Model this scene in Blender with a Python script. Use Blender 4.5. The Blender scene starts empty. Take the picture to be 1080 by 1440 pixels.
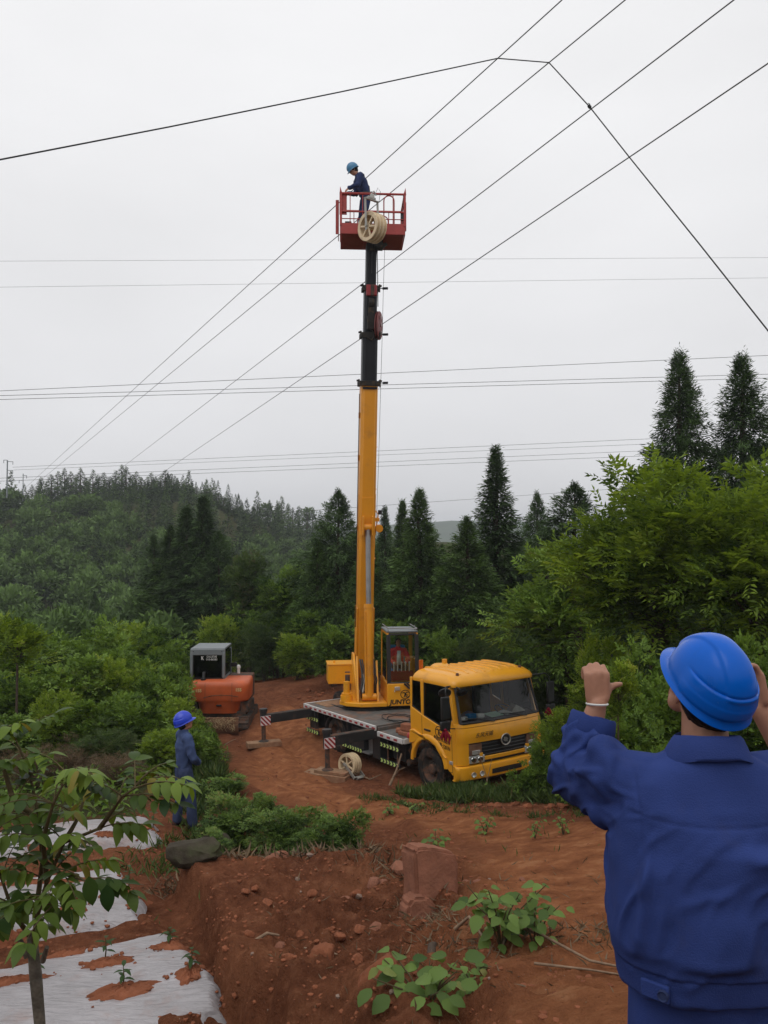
import bpy, bmesh, math, random
import numpy as np
from mathutils import Matrix, Vector, Quaternion

scene = bpy.context.scene
rng = np.random.default_rng(7)
random.seed(7)
R = math.radians
CAM_H = 5.69

# ------------------------------------------------------------------ camera
cam_data = bpy.data.cameras.new('camera')
cam = bpy.data.objects.new('camera', cam_data)
scene.collection.objects.link(cam)
scene.camera = cam
FPX = 1120.0
PITCH = math.atan(42 / FPX)
cam.location = (0, 0, CAM_H)
cam.rotation_euler = (math.pi / 2 + PITCH, 0, 0)
cam_data.sensor_fit = 'VERTICAL'
cam_data.sensor_height = 24.0
cam_data.lens = 24.0 * FPX / 1440.0
cam_data.clip_start = 0.05
cam_data.clip_end = 6000
scene.render.resolution_x, scene.render.resolution_y = 768, 1024

# ------------------------------------------------------------------ world, sun, exposure
SUN_EL, SUN_ROT = R(58), R(200)
world = bpy.data.worlds.new('World')
scene.world = world
world.use_nodes = True
wn, wl = world.node_tree.nodes, world.node_tree.links
wn.clear()
w_out = wn.new('ShaderNodeOutputWorld')
w_bg = wn.new('ShaderNodeBackground')
w_bg.inputs['Strength'].default_value = 0.1
w_sky = wn.new('ShaderNodeTexSky')
w_sky.sky_type = 'NISHITA'
w_sky.sun_disc = False
w_sky.sun_elevation = SUN_EL
w_sky.sun_rotation = SUN_ROT
w_sky.dust_density = 4.0
w_hs = wn.new('ShaderNodeHueSaturation')
w_hs.inputs['Saturation'].default_value = 0.25
w_hs.inputs['Value'].default_value = 1.0
wl.new(w_sky.outputs[0], w_hs.inputs['Color'])
# overcast cloud sheet: brighter overhead, softly mottled
w_tc = wn.new('ShaderNodeTexCoord')
w_sep = wn.new('ShaderNodeSeparateXYZ')
wl.new(w_tc.outputs['Generated'], w_sep.inputs[0])
w_ramp = wn.new('ShaderNodeValToRGB')
cr = w_ramp.color_ramp
cr.elements[0].position = 0.0
cr.elements[0].color = (0.690, 0.690, 0.712, 1)
cr.elements[1].position = 1.0
cr.elements[1].color = (0.98, 0.98, 0.985, 1)
e = cr.elements.new(0.30); e.color = (0.78, 0.78, 0.795, 1)
e = cr.elements.new(0.6); e.color = (0.87, 0.87, 0.88, 1)
wl.new(w_sep.outputs['Z'], w_ramp.inputs[0])
w_map = wn.new('ShaderNodeMapping')
w_map.inputs['Scale'].default_value = (1.0, 1.0, 2.6)
wl.new(w_tc.outputs['Generated'], w_map.inputs[0])
w_noise = wn.new('ShaderNodeTexNoise')
w_noise.inputs['Scale'].default_value = 2.2
w_noise.inputs['Detail'].default_value = 4
w_noise.inputs['Roughness'].default_value = 0.45
wl.new(w_map.outputs[0], w_noise.inputs['Vector'])
w_mr = wn.new('ShaderNodeMapRange')
w_mr.inputs['From Min'].default_value = 0.3
w_mr.inputs['From Max'].default_value = 0.7
w_mr.inputs['To Min'].default_value = 9.45
w_mr.inputs['To Max'].default_value = 10.6
wl.new(w_noise.outputs['Fac'], w_mr.inputs['Value'])
w_mul = wn.new('ShaderNodeVectorMath'); w_mul.operation = 'SCALE'
wl.new(w_ramp.outputs[0], w_mul.inputs[0])
wl.new(w_mr.outputs[0], w_mul.inputs['Scale'])
w_mix = wn.new('ShaderNodeMix'); w_mix.data_type = 'RGBA'
w_mix.inputs['Factor'].default_value = 0.93
wl.new(w_hs.outputs[0], w_mix.inputs['A'])
wl.new(w_mul.outputs[0], w_mix.inputs['B'])
wl.new(w_mix.outputs['Result'], w_bg.inputs['Color'])
wl.new(w_bg.outputs[0], w_out.inputs[0])

sun_d = bpy.data.lights.new('sun', 'SUN')
sun_d.energy = 0.55
sun_d.angle = R(40)
sun_d.color = (1.0, 0.97, 0.92)
sun = bpy.data.objects.new('sun', sun_d)
scene.collection.objects.link(sun)
# sun_rotation is measured clockwise from +Y
sd = Vector((math.sin(SUN_ROT) * math.cos(SUN_EL), math.cos(SUN_ROT) * math.cos(SUN_EL), math.sin(SUN_EL)))
sun.rotation_euler = sd.to_track_quat('Z', 'Y').to_euler()
sun.location = sd * 60

vs = scene.view_settings
vs.view_transform = 'Standard'
vs.look = 'None'
vs.gamma = 1.0
vs.use_curve_mapping = False
vs.exposure = 0.17
scene.render.engine = 'CYCLES'
scene.cycles.use_denoising = True
scene.cycles.max_bounces = 8
scene.cycles.transparent_max_bounces = 12
scene.cycles.volume_bounces = 0

# ------------------------------------------------------------------ pixel -> place (the photograph is 1080x1440)
def ray(px, py):
    a, b = (px - 540) / FPX, (720 - py) / FPX
    c, s = math.cos(PITCH), math.sin(PITCH)
    return a, c - b * s, s + b * c

def at(px, py, Y):
    dx, dy, dz = ray(px, py)
    k = Y / dy
    return Vector((dx * k, Y, CAM_H + dz * k))

# ------------------------------------------------------------------ numpy noise
def _hash(ix, iy, iz):
    n = (ix.astype(np.int64) * 374761393 + iy.astype(np.int64) * 668265263 + iz.astype(np.int64) * 2147483647 // 7) & 0xffffffff
    n = ((n ^ (n >> 13)) * 1274126177) & 0xffffffff
    n = ((n ^ (n >> 16)) * 2246822519) & 0xffffffff
    return ((n ^ (n >> 15)) & 0xffffff) / float(0xffffff)

def vnoise(P):
    P = np.asarray(P, float)
    i = np.floor(P); f = P - i; f = f * f * (3 - 2 * f)
    ix, iy, iz = i[..., 0], i[..., 1], i[..., 2]
    fx, fy, fz = f[..., 0], f[..., 1], f[..., 2]
    out = 0
    for a in (0, 1):
        for b in (0, 1):
            for c in (0, 1):
                w = (fx if a else 1 - fx) * (fy if b else 1 - fy) * (fz if c else 1 - fz)
                out = out + w * _hash(ix + a, iy + b, iz + c)
    return out * 2 - 1

def fbm(P, octaves=4, rough=0.5):
    P = np.asarray(P, float); s = 0; a = 1.0; t = 0
    for o in range(octaves):
        s = s + a * vnoise(P * (2.03 ** o) + 17.3 * o); t += a; a *= rough
    return s / t

def sstep(a, b, x):
    t = np.clip((np.asarray(x, float) - a) / (b - a), 0, 1)
    return t * t * (3 - 2 * t)

# ------------------------------------------------------------------ terrain height
_C = [  # pixel x, pixel y, distance: measured ground points
    (880, 1430, 3.4), (560, 1430, 4.4), (450, 1430, 5.4), (350, 1430, 5.9), (300, 1400, 6.3), (150, 1430, 6.2), (10, 1430, 6.2),
    (100, 1330, 7.6), (150, 1260, 8.8), (60, 1230, 9.6), (190, 1180, 11.3), (258, 1165, 12.3), (60, 1150, 12.2), (235, 1230, 9.8),
    (280, 1300, 7.9), (330, 1235, 9.2), (420, 1240, 8.8), (500, 1232, 8.6), (560, 1205, 9.5), (350, 1210, 10.0), (430, 1200, 10.2),
    (300, 1120, 14), (350, 1090, 17), (480, 1140, 14), (560, 1130, 14.5), (620, 1150, 13), (700, 1140, 14.5), (640, 1200, 10),
    (650, 1245, 8), (600, 1290, 7.2), (560, 1300, 7.1), (480, 1300, 7.5), (400, 1330, 7.3), (600, 1400, 4.75), (620, 1340, 5.8), (720, 1360, 5),
    (740, 1260, 7), (640, 1420, 4.4), (780, 1420, 3.9), (740, 1200, 9.2), (830, 1160, 10.5), (830, 1280, 6), (860, 1400, 4)]
_W = [(3.0, 17.2, .45), (1.2, 17.3, .25), (1.5, 20, 0), (-1, 19, 0), (-1.5, 22, 0), (-4, 24.5, 0), (-3, 21.4, 0), (-5.5, 25, 0),
      (4.5, 18.5, .5), (4, 21, .2), (-3.8, 28.5, .25), (-1.5, 30, .6), (2, 30, .3), (-9, 20, .3), (-12, 14, 1.0), (-10, 8, 1.8),
      (-6, 6, 1.95), (-12, 30, -.8), (6, 12, 1.5), (8, 16, 1.0), (10, 22, .8), (6, 24, .3), (12, 10, 2.2), (5, 6, 3.0), (4, 3, 3.6),
      (.85, 2.1, 3.66), (0, 0, 3.95), (0, -6, 4.2), (-4, 1, 2.6), (-2, 3, 2.35), (-4, -5, 3.2), (5, -5, 4.2), (-3, 33, .2), (10, 34, .3),
      (-10, 40, -1.5), (2, 42, -.8), (16, 30, .8), (18, 18, 1.2), (-18, 22, .2), (-16, 8, 1.8), (12, 42, -.5), (-20, 40, -2)]
_P = [tuple(at(*c)) for c in _C] + _W
_P = np.array(_P, float)

def _tps_k(r2):
    return 0.5 * r2 * np.log(r2 + 1e-9)

def _tps_fit(P, lam=0.08):
    n = len(P)
    d2 = ((P[:, None, :2] - P[None, :, :2]) ** 2).sum(-1)
    A = np.zeros((n + 3, n + 3))
    A[:n, :n] = _tps_k(d2) + lam * np.eye(n)
    A[:n, n] = 1; A[:n, n + 1:] = P[:, :2]
    A[n, :n] = 1; A[n + 1:, :n] = P[:, :2].T
    return np.linalg.solve(A, np.concatenate([P[:, 2], np.zeros(3)]))
_TW = _tps_fit(_P)

def near_h(x, y):
    x = np.clip(x, -22, 20); y = np.clip(y, -7, 44)
    n = len(_P); z = _TW[n] + _TW[n + 1] * x + _TW[n + 2] * y
    for k in range(n):
        z = z + _TW[k] * _tps_k((x - _P[k, 0]) ** 2 + (y - _P[k, 1]) ** 2)
    return np.clip(z, -4, 5.5)

def far_h(x, y):
    z = -4.0 * sstep(40, 75, y) * sstep(18, -20, x) - 1.0
    z = z + 17.5 * np.exp(-(((x + 54) / 31) ** 4)) * np.exp(-(((y - 165) / 55) ** 2))
    z = z + 8.0 * np.exp(-(((x + 5) / 48) ** 2)) * np.exp(-(((y - 205) / 60) ** 2))
    z = z + 3 * np.exp(-(((x + 115) / 30) ** 2)) * np.exp(-(((y - 150) / 60) ** 2))
    z = z + 7 * sstep(30, 120, x) * sstep(50, 140, y)
    return z

def height(x, y):
    x = np.asarray(x, float); y = np.asarray(y, float)
    b = sstep(34, 58, y) 
    bx = sstep(16, 30, np.abs(x))
    b = np.maximum(b, bx * sstep(5, 40, y))
    return near_h(x, y) * (1 - b) + far_h(x, y) * b

def soil_mask(x, y):
    """1 on the freshly dug bank, 0 on the trodden track"""
    a = np.exp(-(((x + 0.35 - (7.0 - y) * -0.02) / 1.35) ** 4)) * sstep(3.0, 4.4, y) * sstep(10.2, 8.6, y)
    return a

def rough_h(x, y):
    x = np.asarray(x, float); y = np.asarray(y, float)
    P = np.stack([x, y, np.zeros_like(x)], -1)
    m = soil_mask(x, y)
    fade = sstep(45, 25, y)
    z = fbm(P * 1.1, 4) * 0.08 * fade
    z = z + (fbm(P * 5.5 + 9, 5, .65)) * (0.030 + 0.095 * m) * fade
    z = z + m * (0.45 - np.abs(fbm(P * 2.7 + 3, 3))) * 0.30 + m * .16 * fbm(P * 1.5 + 21, 2)
    # broken edge of the bank above the garden path
    ax, ay, bx, by = -2.32, 9.3, -.72, 5.2
    ex, ey = bx - ax, by - ay; L = math.hypot(ex, ey)
    t = ((x - ax) * ex + (y - ay) * ey) / (L * L)
    sdist = -((x - ax) * ey - (y - ay) * ex) / L + .16 * fbm(P * 1.6 + 31, 3)
    z = z + .40 * sstep(-.09, .04, sdist) * np.exp(-np.maximum(sdist, 0) / .8) * sstep(-.12, .05, t) * sstep(1.25, .95, t)
    z = z - .12 * np.exp(-((sdist + .26) / .22) ** 2) * sstep(-.1, .1, t) * sstep(1.3, 1.0, t)
    # ruts of wheels and tracks along the way in
    c = np.sin((x * 0.93 + y * 0.36) * 5.2 + 1.5 * vnoise(P * .6))
    tr = sstep(9.5, 12, y) * sstep(31, 26, y) * np.exp(-(((x + 2.2 + (y - 20) * .22) / 3.2) ** 4))
    z = z + np.minimum(c, 0) * 0.10 * tr + .05 * tr * fbm(P * 3.1 + 5, 3)
    return z

def gz(x, y):
    return float(height(x, y) + rough_h(x, y))

def hit(px, py, lift=0.0):
    """the point of the ground seen through a pixel of the photograph"""
    dx, dy, dz = ray(px, py)
    t = np.linspace(2.0, 80, 6000)
    z = CAM_H + dz * t / dy
    h = height(dx * t / dy, t)
    i = int(np.argmax(z <= h))
    p = Vector((dx * t[i] / dy, t[i], 0))
    p.z = gz(p.x, p.y) + lift
    return p

# ------------------------------------------------------------------ object helpers
COL = scene.collection

def link(o, parent=None):
    COL.objects.link(o)
    if parent is not None:
        o.parent = parent
    return o

def tag(o, label=None, cat=None, group=None, kind=None):
    if label: o['label'] = label
    if cat: o['category'] = cat
    if group: o['group'] = group
    if kind: o['kind'] = kind
    return o

def thing(name, label, cat, loc=(0, 0, 0), rot=(0, 0, 0), group=None):
    o = bpy.data.objects.new(name, None)
    o.empty_display_size = 0.2
    o.location = loc
    o.rotation_euler = rot if not isinstance(rot, (int, float)) else (0, 0, rot)
    link(o)
    return tag(o, label, cat, group)

def copy_tree(o, parent=None):
    c = o.copy()
    link(c, parent)
    for ch in list(o.children):
        copy_tree(ch, c)
    return c

def perp(d):
    d = Vector(d).normalized()
    a = Vector((0, 0, 1)) if abs(d.z) < 0.9 else Vector((1, 0, 0))
    u = d.cross(a).normalized()
    return u, d.cross(u).normalized()

class MB:
    def __init__(self, M=None):
        self.v = []; self.f = []; self.m = []; self.M = M
    def add(self, vs, fs, m=0):
        b = len(self.v)
        if self.M is not None:
            vs = [self.M @ Vector(p) for p in vs]
        self.v.extend([tuple(p) for p in vs])
        for f in fs:
            self.f.append(tuple(i + b for i in f)); self.m.append(m)
        return self
    def box(self, c, s, rot=None, m=0):
        hx, hy, hz = s[0] / 2, s[1] / 2, s[2] / 2
        P = [Vector((x, y, z)) for x in (-hx, hx) for y in (-hy, hy) for z in (-hz, hz)]
        if rot is not None:
            q = rot if isinstance(rot, Matrix) else Matrix.Rotation(rot, 3, 'Z')
            P = [q @ p for p in P]
        c = Vector(c)
        return self.add([p + c for p in P], [(0, 1, 3, 2), (4, 6, 7, 5), (0, 4, 5, 1), (2, 3, 7, 6), (0, 2, 6, 4), (1, 5, 7, 3)], m)
    def bar(self, p0, p1, w, h, up=(0, 0, 1), m=0):
        p0, p1 = Vector(p0), Vector(p1)
        d = (p1 - p0).normalized(); up = Vector(up)
        s = d.cross(up)
        if s.length < 1e-4: s = d.cross(Vector((1, 0, 0)))
        s.normalize(); t = s.cross(d)
        V = []
        for p in (p0, p1):
            for a, b in ((-1, -1), (1, -1), (1, 1), (-1, 1)):
                V.append(p + s * a * w / 2 + t * b * h / 2)
        return self.add(V, [(3, 2, 1, 0), (4, 5, 6, 7), (0, 1, 5, 4), (1, 2, 6, 5), (2, 3, 7, 6), (3, 0, 4, 7)], m)
    def cyl(self, p0, p1, r0, r1=None, n=14, m=0, cap=True):
        r1 = r0 if r1 is None else r1
        p0, p1 = Vector(p0), Vector(p1)
        u, w = perp(p1 - p0)
        V = []
        for p, r in ((p0, r0), (p1, r1)):
            for i in range(n):
                a = 2 * math.pi * i / n
                V.append(p + (u * math.cos(a) + w * math.sin(a)) * r)
        F = [(i, (i + 1) % n, n + (i + 1) % n, n + i) for i in range(n)]
        if cap:
            F += [tuple(range(n - 1, -1, -1)), tuple(range(n, 2 * n))]
        return self.add(V, F, m)
    def tube(self, pts, r, n=8, m=0):
        pts = [Vector(p) for p in pts]; k = len(pts)
        rs = r if isinstance(r, (list, tuple)) else [r] * k
        V = []; u = None
        for i, p in enumerate(pts):
            d = (pts[min(i + 1, k - 1)] - pts[max(i - 1, 0)])
            d = d.normalized() if d.length > 1e-9 else Vector((0, 0, 1))
            if u is None: u = perp(d)[0]
            else:
                u = u - d * u.dot(d)
                u = u.normalized() if u.length > 1e-6 else perp(d)[0]
            w = d.cross(u)
            for j in range(n):
                a = 2 * math.pi * j / n
                V.append(p + (u * math.cos(a) + w * math.sin(a)) * rs[i])
        F = [(i * n + j, i * n + (j + 1) % n, (i + 1) * n + (j + 1) % n, (i + 1) * n + j) for i in range(k - 1) for j in range(n)]
        F += [tuple(range(n - 1, -1, -1)), tuple((k - 1) * n + j for j in range(n))]
        return self.add(V, F, m)
    def prism(self, poly, off, m=0):
        """poly: 3-D polygon; off: extrusion vector"""
        off = Vector(off); P = [Vector(p) for p in poly]; n = len(P)
        V = P + [p + off for p in P]
        F = [tuple(range(n - 1, -1, -1)), tuple(range(n, 2 * n))] + [(i, (i + 1) % n, n + (i + 1) % n, n + i) for i in range(n)]
        return self.add(V, F, m)
    def lathe(self, prof, o, d, n=24, m=0, closed=False):
        """prof: (radius, along) pairs about the axis d through o"""
        o = Vector(o); d = Vector(d).normalized(); u, w = perp(d); V = []
        for r, t in prof:
            for i in range(n):
                a = 2 * math.pi * i / n
                V.append(o + d * t + (u * math.cos(a) + w * math.sin(a)) * r)
        k = len(prof); F = []
        for i in range(k - 1 + (1 if closed else 0)):
            i2 = (i + 1) % k
            for j in range(n):
                F.append((i * n + j, i * n + (j + 1) % n, i2 * n + (j + 1) % n, i2 * n + j))
        return self.add(V, F, m)
    def loft(self, rings, m=0, cap=True):
        n = len(rings[0]); V = [p for r in rings for p in r]; k = len(rings)
        F = [(i * n + j, i * n + (j + 1) % n, (i + 1) * n + (j + 1) % n, (i + 1) * n + j) for i in range(k - 1) for j in range(n)]
        if cap:
            F += [tuple(range(n - 1, -1, -1)), tuple((k - 1) * n + j for j in range(n))]
        return self.add(V, F, m)
    def build(self, name, mats, parent=None, bevel=0, smooth=35, solid=0, seg=2):
        me = bpy.data.meshes.new(name)
        me.from_pydata(self.v, [], self.f)
        if not isinstance(mats, (list, tuple)): mats = [mats]
        for mt in mats: me.materials.append(mt)
        me.polygons.foreach_set('material_index', self.m)
        bm = bmesh.new(); bm.from_mesh(me)
        bmesh.ops.recalc_face_normals(bm, faces=bm.faces)
        bm.to_mesh(me); bm.free()
        if smooth:
            me.polygons.foreach_set('use_smooth', [True] * len(me.polygons))
            me.set_sharp_from_angle(angle=R(smooth))
        me.update()
        o = bpy.data.objects.new(name, me)
        link(o, parent)
        if solid:
            md = o.modifiers.new('solid', 'SOLIDIFY'); md.thickness = solid; md.offset = 0
        if bevel:
            md = o.modifiers.new('bevel', 'BEVEL'); md.width = bevel; md.segments = seg; md.limit_method = 'ANGLE'; md.angle_limit = R(40)
            md.harden_normals = False
        return o

def np_mesh(name, V, F, mats, smooth=False, attr=None, attr_domain='FACE'):
    V = np.asarray(V, np.float32); F = np.asarray(F, np.int32); k = F.shape[1]
    me = bpy.data.meshes.new(name)
    me.vertices.add(len(V)); me.vertices.foreach_set('co', V.ravel())
    me.loops.add(F.size); me.loops.foreach_set('vertex_index', F.ravel())
    me.polygons.add(len(F)); me.polygons.foreach_set('loop_start', np.arange(len(F), dtype=np.int32) * k)
    me.polygons.foreach_set('use_smooth', np.full(len(F), smooth))
    if not isinstance(mats, (list, tuple)): mats = [mats]
    for mt in mats: me.materials.append(mt)
    if attr is not None:
        for nm, arr in attr.items():
            at_ = me.attributes.new(nm, 'FLOAT', attr_domain)
            at_.data.foreach_set('value', np.asarray(arr, np.float32).ravel())
    me.update(calc_edges=True)
    me.validate()
    return me

def mesh_obj(name, me, parent=None, loc=None, rot=None, scale=None):
    o = bpy.data.objects.new(name, me)
    link(o, parent)
    if loc is not None: o.location = loc
    if rot is not None: o.rotation_euler = rot
    if scale is not None: o.scale = scale if not isinstance(scale, (int, float)) else (scale,) * 3
    return o

# ------------------------------------------------------------------ materials
def mat(name, base, rough=0.6, metal=0.0, var=0.0, vscale=6.0, dirt=None, dirt_amt=0.0, dscale=3.0, bump=0.0, bscale=40.0, spec=0.5, detail=6, coat=0.0, emit=None):
    m = bpy.data.materials.new(name); m.use_nodes = True
    nt = m.node_tree; N, L = nt.nodes, nt.links
    b = N['Principled BSDF']
    b.inputs['Roughness'].default_value = rough
    b.inputs['Metallic'].default_value = metal
    b.inputs['Specular IOR Level'].default_value = spec
    if coat: b.inputs['Coat Weight'].default_value = coat; b.inputs['Coat Roughness'].default_value = 0.15
    tc = N.new('ShaderNodeTexCoord'); co = tc.outputs['Object']
    src = None
    rgb = N.new('ShaderNodeRGB'); rgb.outputs[0].default_value = (*base, 1); src = rgb.outputs[0]
    if var:
        n = N.new('ShaderNodeTexNoise'); n.inputs['Scale'].default_value = vscale; n.inputs['Detail'].default_value = detail
        L.new(co, n.inputs['Vector'])
        mr = N.new('ShaderNodeMapRange'); mr.inputs['From Min'].default_value = 0.25; mr.inputs['From Max'].default_value = 0.75
        mr.inputs['To Min'].default_value = 1 - var; mr.inputs['To Max'].default_value = 1 + var
        L.new(n.outputs['Fac'], mr.inputs['Value'])
        vm = N.new('ShaderNodeVectorMath'); vm.operation = 'SCALE'
        L.new(src, vm.inputs[0]); L.new(mr.outputs[0], vm.inputs['Scale']); src = vm.outputs[0]
    if dirt is not None:
        n = N.new('ShaderNodeTexNoise'); n.inputs['Scale'].default_value = dscale; n.inputs['Detail'].default_value = 8; n.inputs['Roughness'].default_value = 0.65
        L.new(co, n.inputs['Vector'])
        mr = N.new('ShaderNodeMapRange'); mr.inputs['From Min'].default_value = 0.62 - 0.3 * dirt_amt; mr.inputs['From Max'].default_value = 0.85 - 0.3 * dirt_amt
        mr.inputs['To Max'].default_value = min(1, 0.35 + dirt_amt)
        L.new(n.outputs['Fac'], mr.inputs['Value'])
        mx = N.new('ShaderNodeMix'); mx.data_type = 'RGBA'
        L.new(mr.outputs[0], mx.inputs['Factor']); L.new(src, mx.inputs['A']); mx.inputs['B'].default_value = (*dirt, 1); src = mx.outputs['Result']
        ma = N.new('ShaderNodeMath'); ma.operation = 'MULTIPLY_ADD'; ma.inputs[1].default_value = 0.4; ma.inputs[2].default_value = rough
        L.new(mr.outputs[0], ma.inputs[0]); L.new(ma.outputs[0], b.inputs['Roughness'])
    L.new(src, b.inputs['Base Color'])
    if bump:
        n = N.new('ShaderNodeTexNoise'); n.inputs['Scale'].default_value = bscale; n.inputs['Detail'].default_value = 6
        L.new(co, n.inputs['Vector'])
        bp = N.new('ShaderNodeBump'); bp.inputs['Strength'].default_value = bump; bp.inputs['Distance'].default_value = 0.02
        L.new(n.outputs['Fac'], bp.inputs['Height']); L.new(bp.outputs[0], b.inputs['Normal'])
    if emit: b.inputs['Emission Color'].default_value = (*emit, 1); b.inputs['Emission Strength'].default_value = 1
    return m

def leaf_mat(name, dark, light, yellow=None, trans=0.3, rough=0.5):
    """leaf colour runs dark..light by the tone value stored on each leaf"""
    m = bpy.data.materials.new(name); m.use_nodes = True
    nt = m.node_tree; N, L = nt.nodes, nt.links
    N.clear()
    out = N.new('ShaderNodeOutputMaterial')
    a = N.new('ShaderNodeAttribute'); a.attribute_name = 'tone'
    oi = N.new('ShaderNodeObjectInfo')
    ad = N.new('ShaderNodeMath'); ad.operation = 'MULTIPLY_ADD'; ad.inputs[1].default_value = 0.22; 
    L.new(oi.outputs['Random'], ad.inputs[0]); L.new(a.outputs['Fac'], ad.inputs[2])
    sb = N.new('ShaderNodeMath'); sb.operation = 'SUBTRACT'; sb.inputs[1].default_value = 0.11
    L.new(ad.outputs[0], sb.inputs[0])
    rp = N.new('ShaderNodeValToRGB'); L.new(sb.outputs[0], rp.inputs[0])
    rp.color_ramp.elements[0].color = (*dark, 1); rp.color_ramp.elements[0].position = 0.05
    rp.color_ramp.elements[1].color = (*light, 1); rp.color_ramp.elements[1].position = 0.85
    if yellow:
        ee = rp.color_ramp.elements.new(0.97); ee.color = (*yellow, 1)
    d = N.new('ShaderNodeBsdfPrincipled'); d.inputs['Roughness'].default_value = rough; d.inputs['Specular IOR Level'].default_value = 0.18
    t = N.new('ShaderNodeBsdfTranslucent')
    hs = N.new('ShaderNodeHueSaturation'); hs.inputs['Hue'].default_value = 0.485; hs.inputs['Value'].default_value = 1.25; hs.inputs['Saturation'].default_value = 1.1
    L.new(rp.outputs[0], hs.inputs['Color'])
    L.new(rp.outputs[0], d.inputs['Base Color']); L.new(hs.outputs[0], t.inputs['Color'])
    mx = N.new('ShaderNodeMixShader'); mx.inputs[0].default_value = trans
    L.new(d.outputs[0], mx.inputs[1]); L.new(t.outputs[0], mx.inputs[2]); L.new(mx.outputs[0], out.inputs[0])
    return m

def glass_mat(name, tint=(0.75, 0.8, 0.8), refl=0.12, rough=0.02):
    m = bpy.data.materials.new(name); m.use_nodes = True
    nt = m.node_tree; N, L = nt.nodes, nt.links
    N.clear(); out = N.new('ShaderNodeOutputMaterial')
    t = N.new('ShaderNodeBsdfTransparent'); t.inputs[0].default_value = (*tint, 1)
    g = N.new('ShaderNodeBsdfGlossy'); g.inputs['Roughness'].default_value = rough
    lw = N.new('ShaderNodeFresnel'); lw.inputs['IOR'].default_value = 1.5
    ma = N.new('ShaderNodeMath'); ma.operation = 'MULTIPLY_ADD'; ma.inputs[1].default_value = 1.0; ma.inputs[2].default_value = refl - 0.04
    L.new(lw.outputs[0], ma.inputs[0])
    mx = N.new('ShaderNodeMixShader'); L.new(ma.outputs[0], mx.inputs[0]); L.new(t.outputs[0], mx.inputs[1]); L.new(g.outputs[0], mx.inputs[2])
    L.new(mx.outputs[0], out.inputs[0])
    return m

SOIL = (0.22, 0.085, 0.048)
M = {}
M['yellow'] = mat('crane_yellow_paint', (0.76, 0.335, 0.013), 0.36, var=0.07, vscale=1.5, dirt=(0.30, 0.13, 0.05), dirt_amt=0.22, dscale=2.2, coat=0.15, bump=0.03, bscale=3)
M['boom_yellow'] = mat('boom_yellow_paint', (0.68, 0.27, 0.010), 0.42, var=0.10, vscale=1.2, dirt=(0.22, 0.09, 0.03), dirt_amt=0.2, dscale=1.6)
M['black'] = mat('black_steel', (0.016, 0.017, 0.019), 0.55, var=0.3, vscale=4, dirt=(0.16, 0.08, 0.05), dirt_amt=0.2, dscale=4)
M['boomblack'] = mat('boom_black_paint', (0.006, 0.007, 0.010), 0.5, var=0.25, vscale=3, spec=.3)
M['plastic'] = mat('black_plastic', (0.012, 0.012, 0.013), 0.45)
M['rubber'] = mat('tyre_rubber', (0.022, 0.021, 0.02), 0.85, dirt=(0.17, 0.09, 0.055), dirt_amt=0.45, dscale=5, spec=0.12)
M['mud'] = mat('muddy_steel', (0.055, 0.05, 0.045), 0.8, var=0.3, dirt=(0.19, 0.085, 0.05), dirt_amt=0.6, dscale=5, bump=.3, bscale=20, spec=0.12)
M['greysteel'] = mat('grey_steel', (0.28, 0.28, 0.28), 0.45, metal=0.6, var=0.2, dirt=(0.2, 0.11, 0.07), dirt_amt=0.3)
M['deck'] = mat('deck_plate', (0.11, 0.11, 0.105), 0.6, var=0.35, vscale=5, dirt=(0.24, 0.12, 0.075), dirt_amt=0.55, dscale=1.4, bump=0.15, bscale=60, spec=0.12)
M['rim'] = mat('deck_rim', (0.55, 0.55, 0.54), 0.5, var=0.12, dirt=(0.2, 0.1, 0.06), dirt_amt=0.25)
M['redtape'] = mat('red_reflector', (0.30, 0.02, 0.025), 0.4, var=.15)
M['whitetape'] = mat('white_reflector', (0.72, 0.66, 0.66), 0.45, var=.1)
M['limetape'] = mat('lime_reflector', (0.55, 0.72, 0.22), 0.45, var=.08, dirt=(0.2, 0.12, 0.06), dirt_amt=0.2, dscale=9)
M['red'] = mat('basket_red_paint', (0.33, 0.030, 0.024), 0.5, var=0.18, dirt=(0.10, 0.03, 0.02), dirt_amt=0.3)
M['cream'] = mat('cream_nylon', (0.60, 0.47, 0.30), 0.5, var=0.14, vscale=4, dirt=(0.22, 0.14, 0.08), dirt_amt=0.3, dscale=6)
M['galv'] = mat('galvanised_steel', (0.34, 0.33, 0.30), 0.5, metal=0.5, var=0.25, dirt=(0.16, 0.09, 0.05), dirt_amt=0.35)
M['wood'] = mat('old_timber', (0.27, 0.165, 0.10), 0.85, var=0.3, vscale=8, dirt=SOIL, dirt_amt=0.4, bump=0.4, bscale=30, spec=0.12)
M['brick'] = mat('red_brick', (0.26, 0.105, 0.062), 0.9, var=0.25, vscale=12, bump=0.3, bscale=50, spec=0.12)
M['cloth'] = mat('blue_workwear', (0.027, 0.047, 0.172), 0.82, var=0.24, vscale=4, spec=0.08, bump=0.22, bscale=260, dirt=(0.06, 0.065, 0.13), dirt_amt=0.12, dscale=5)
M['cloth2'] = mat('faded_blue_workwear', (0.050, 0.075, 0.165), 0.85, var=0.25, vscale=8, spec=0.1)
M['cloth3'] = mat('navy_workwear', (0.028, 0.040, 0.100), 0.85, var=0.25, vscale=8, spec=0.1)
M['helmet'] = mat('blue_hard_hat', (0.001, 0.098, 0.50), 0.22, spec=0.2, var=0.06, vscale=9, dirt=(0.008, 0.05, 0.24), dirt_amt=0.14, dscale=11)
M['helmet2'] = mat('royal_blue_hard_hat', (0.012, 0.045, 0.50), 0.3)
M['helmet3'] = mat('teal_blue_hard_hat', (0.03, 0.16, 0.30), 0.35)
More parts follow.
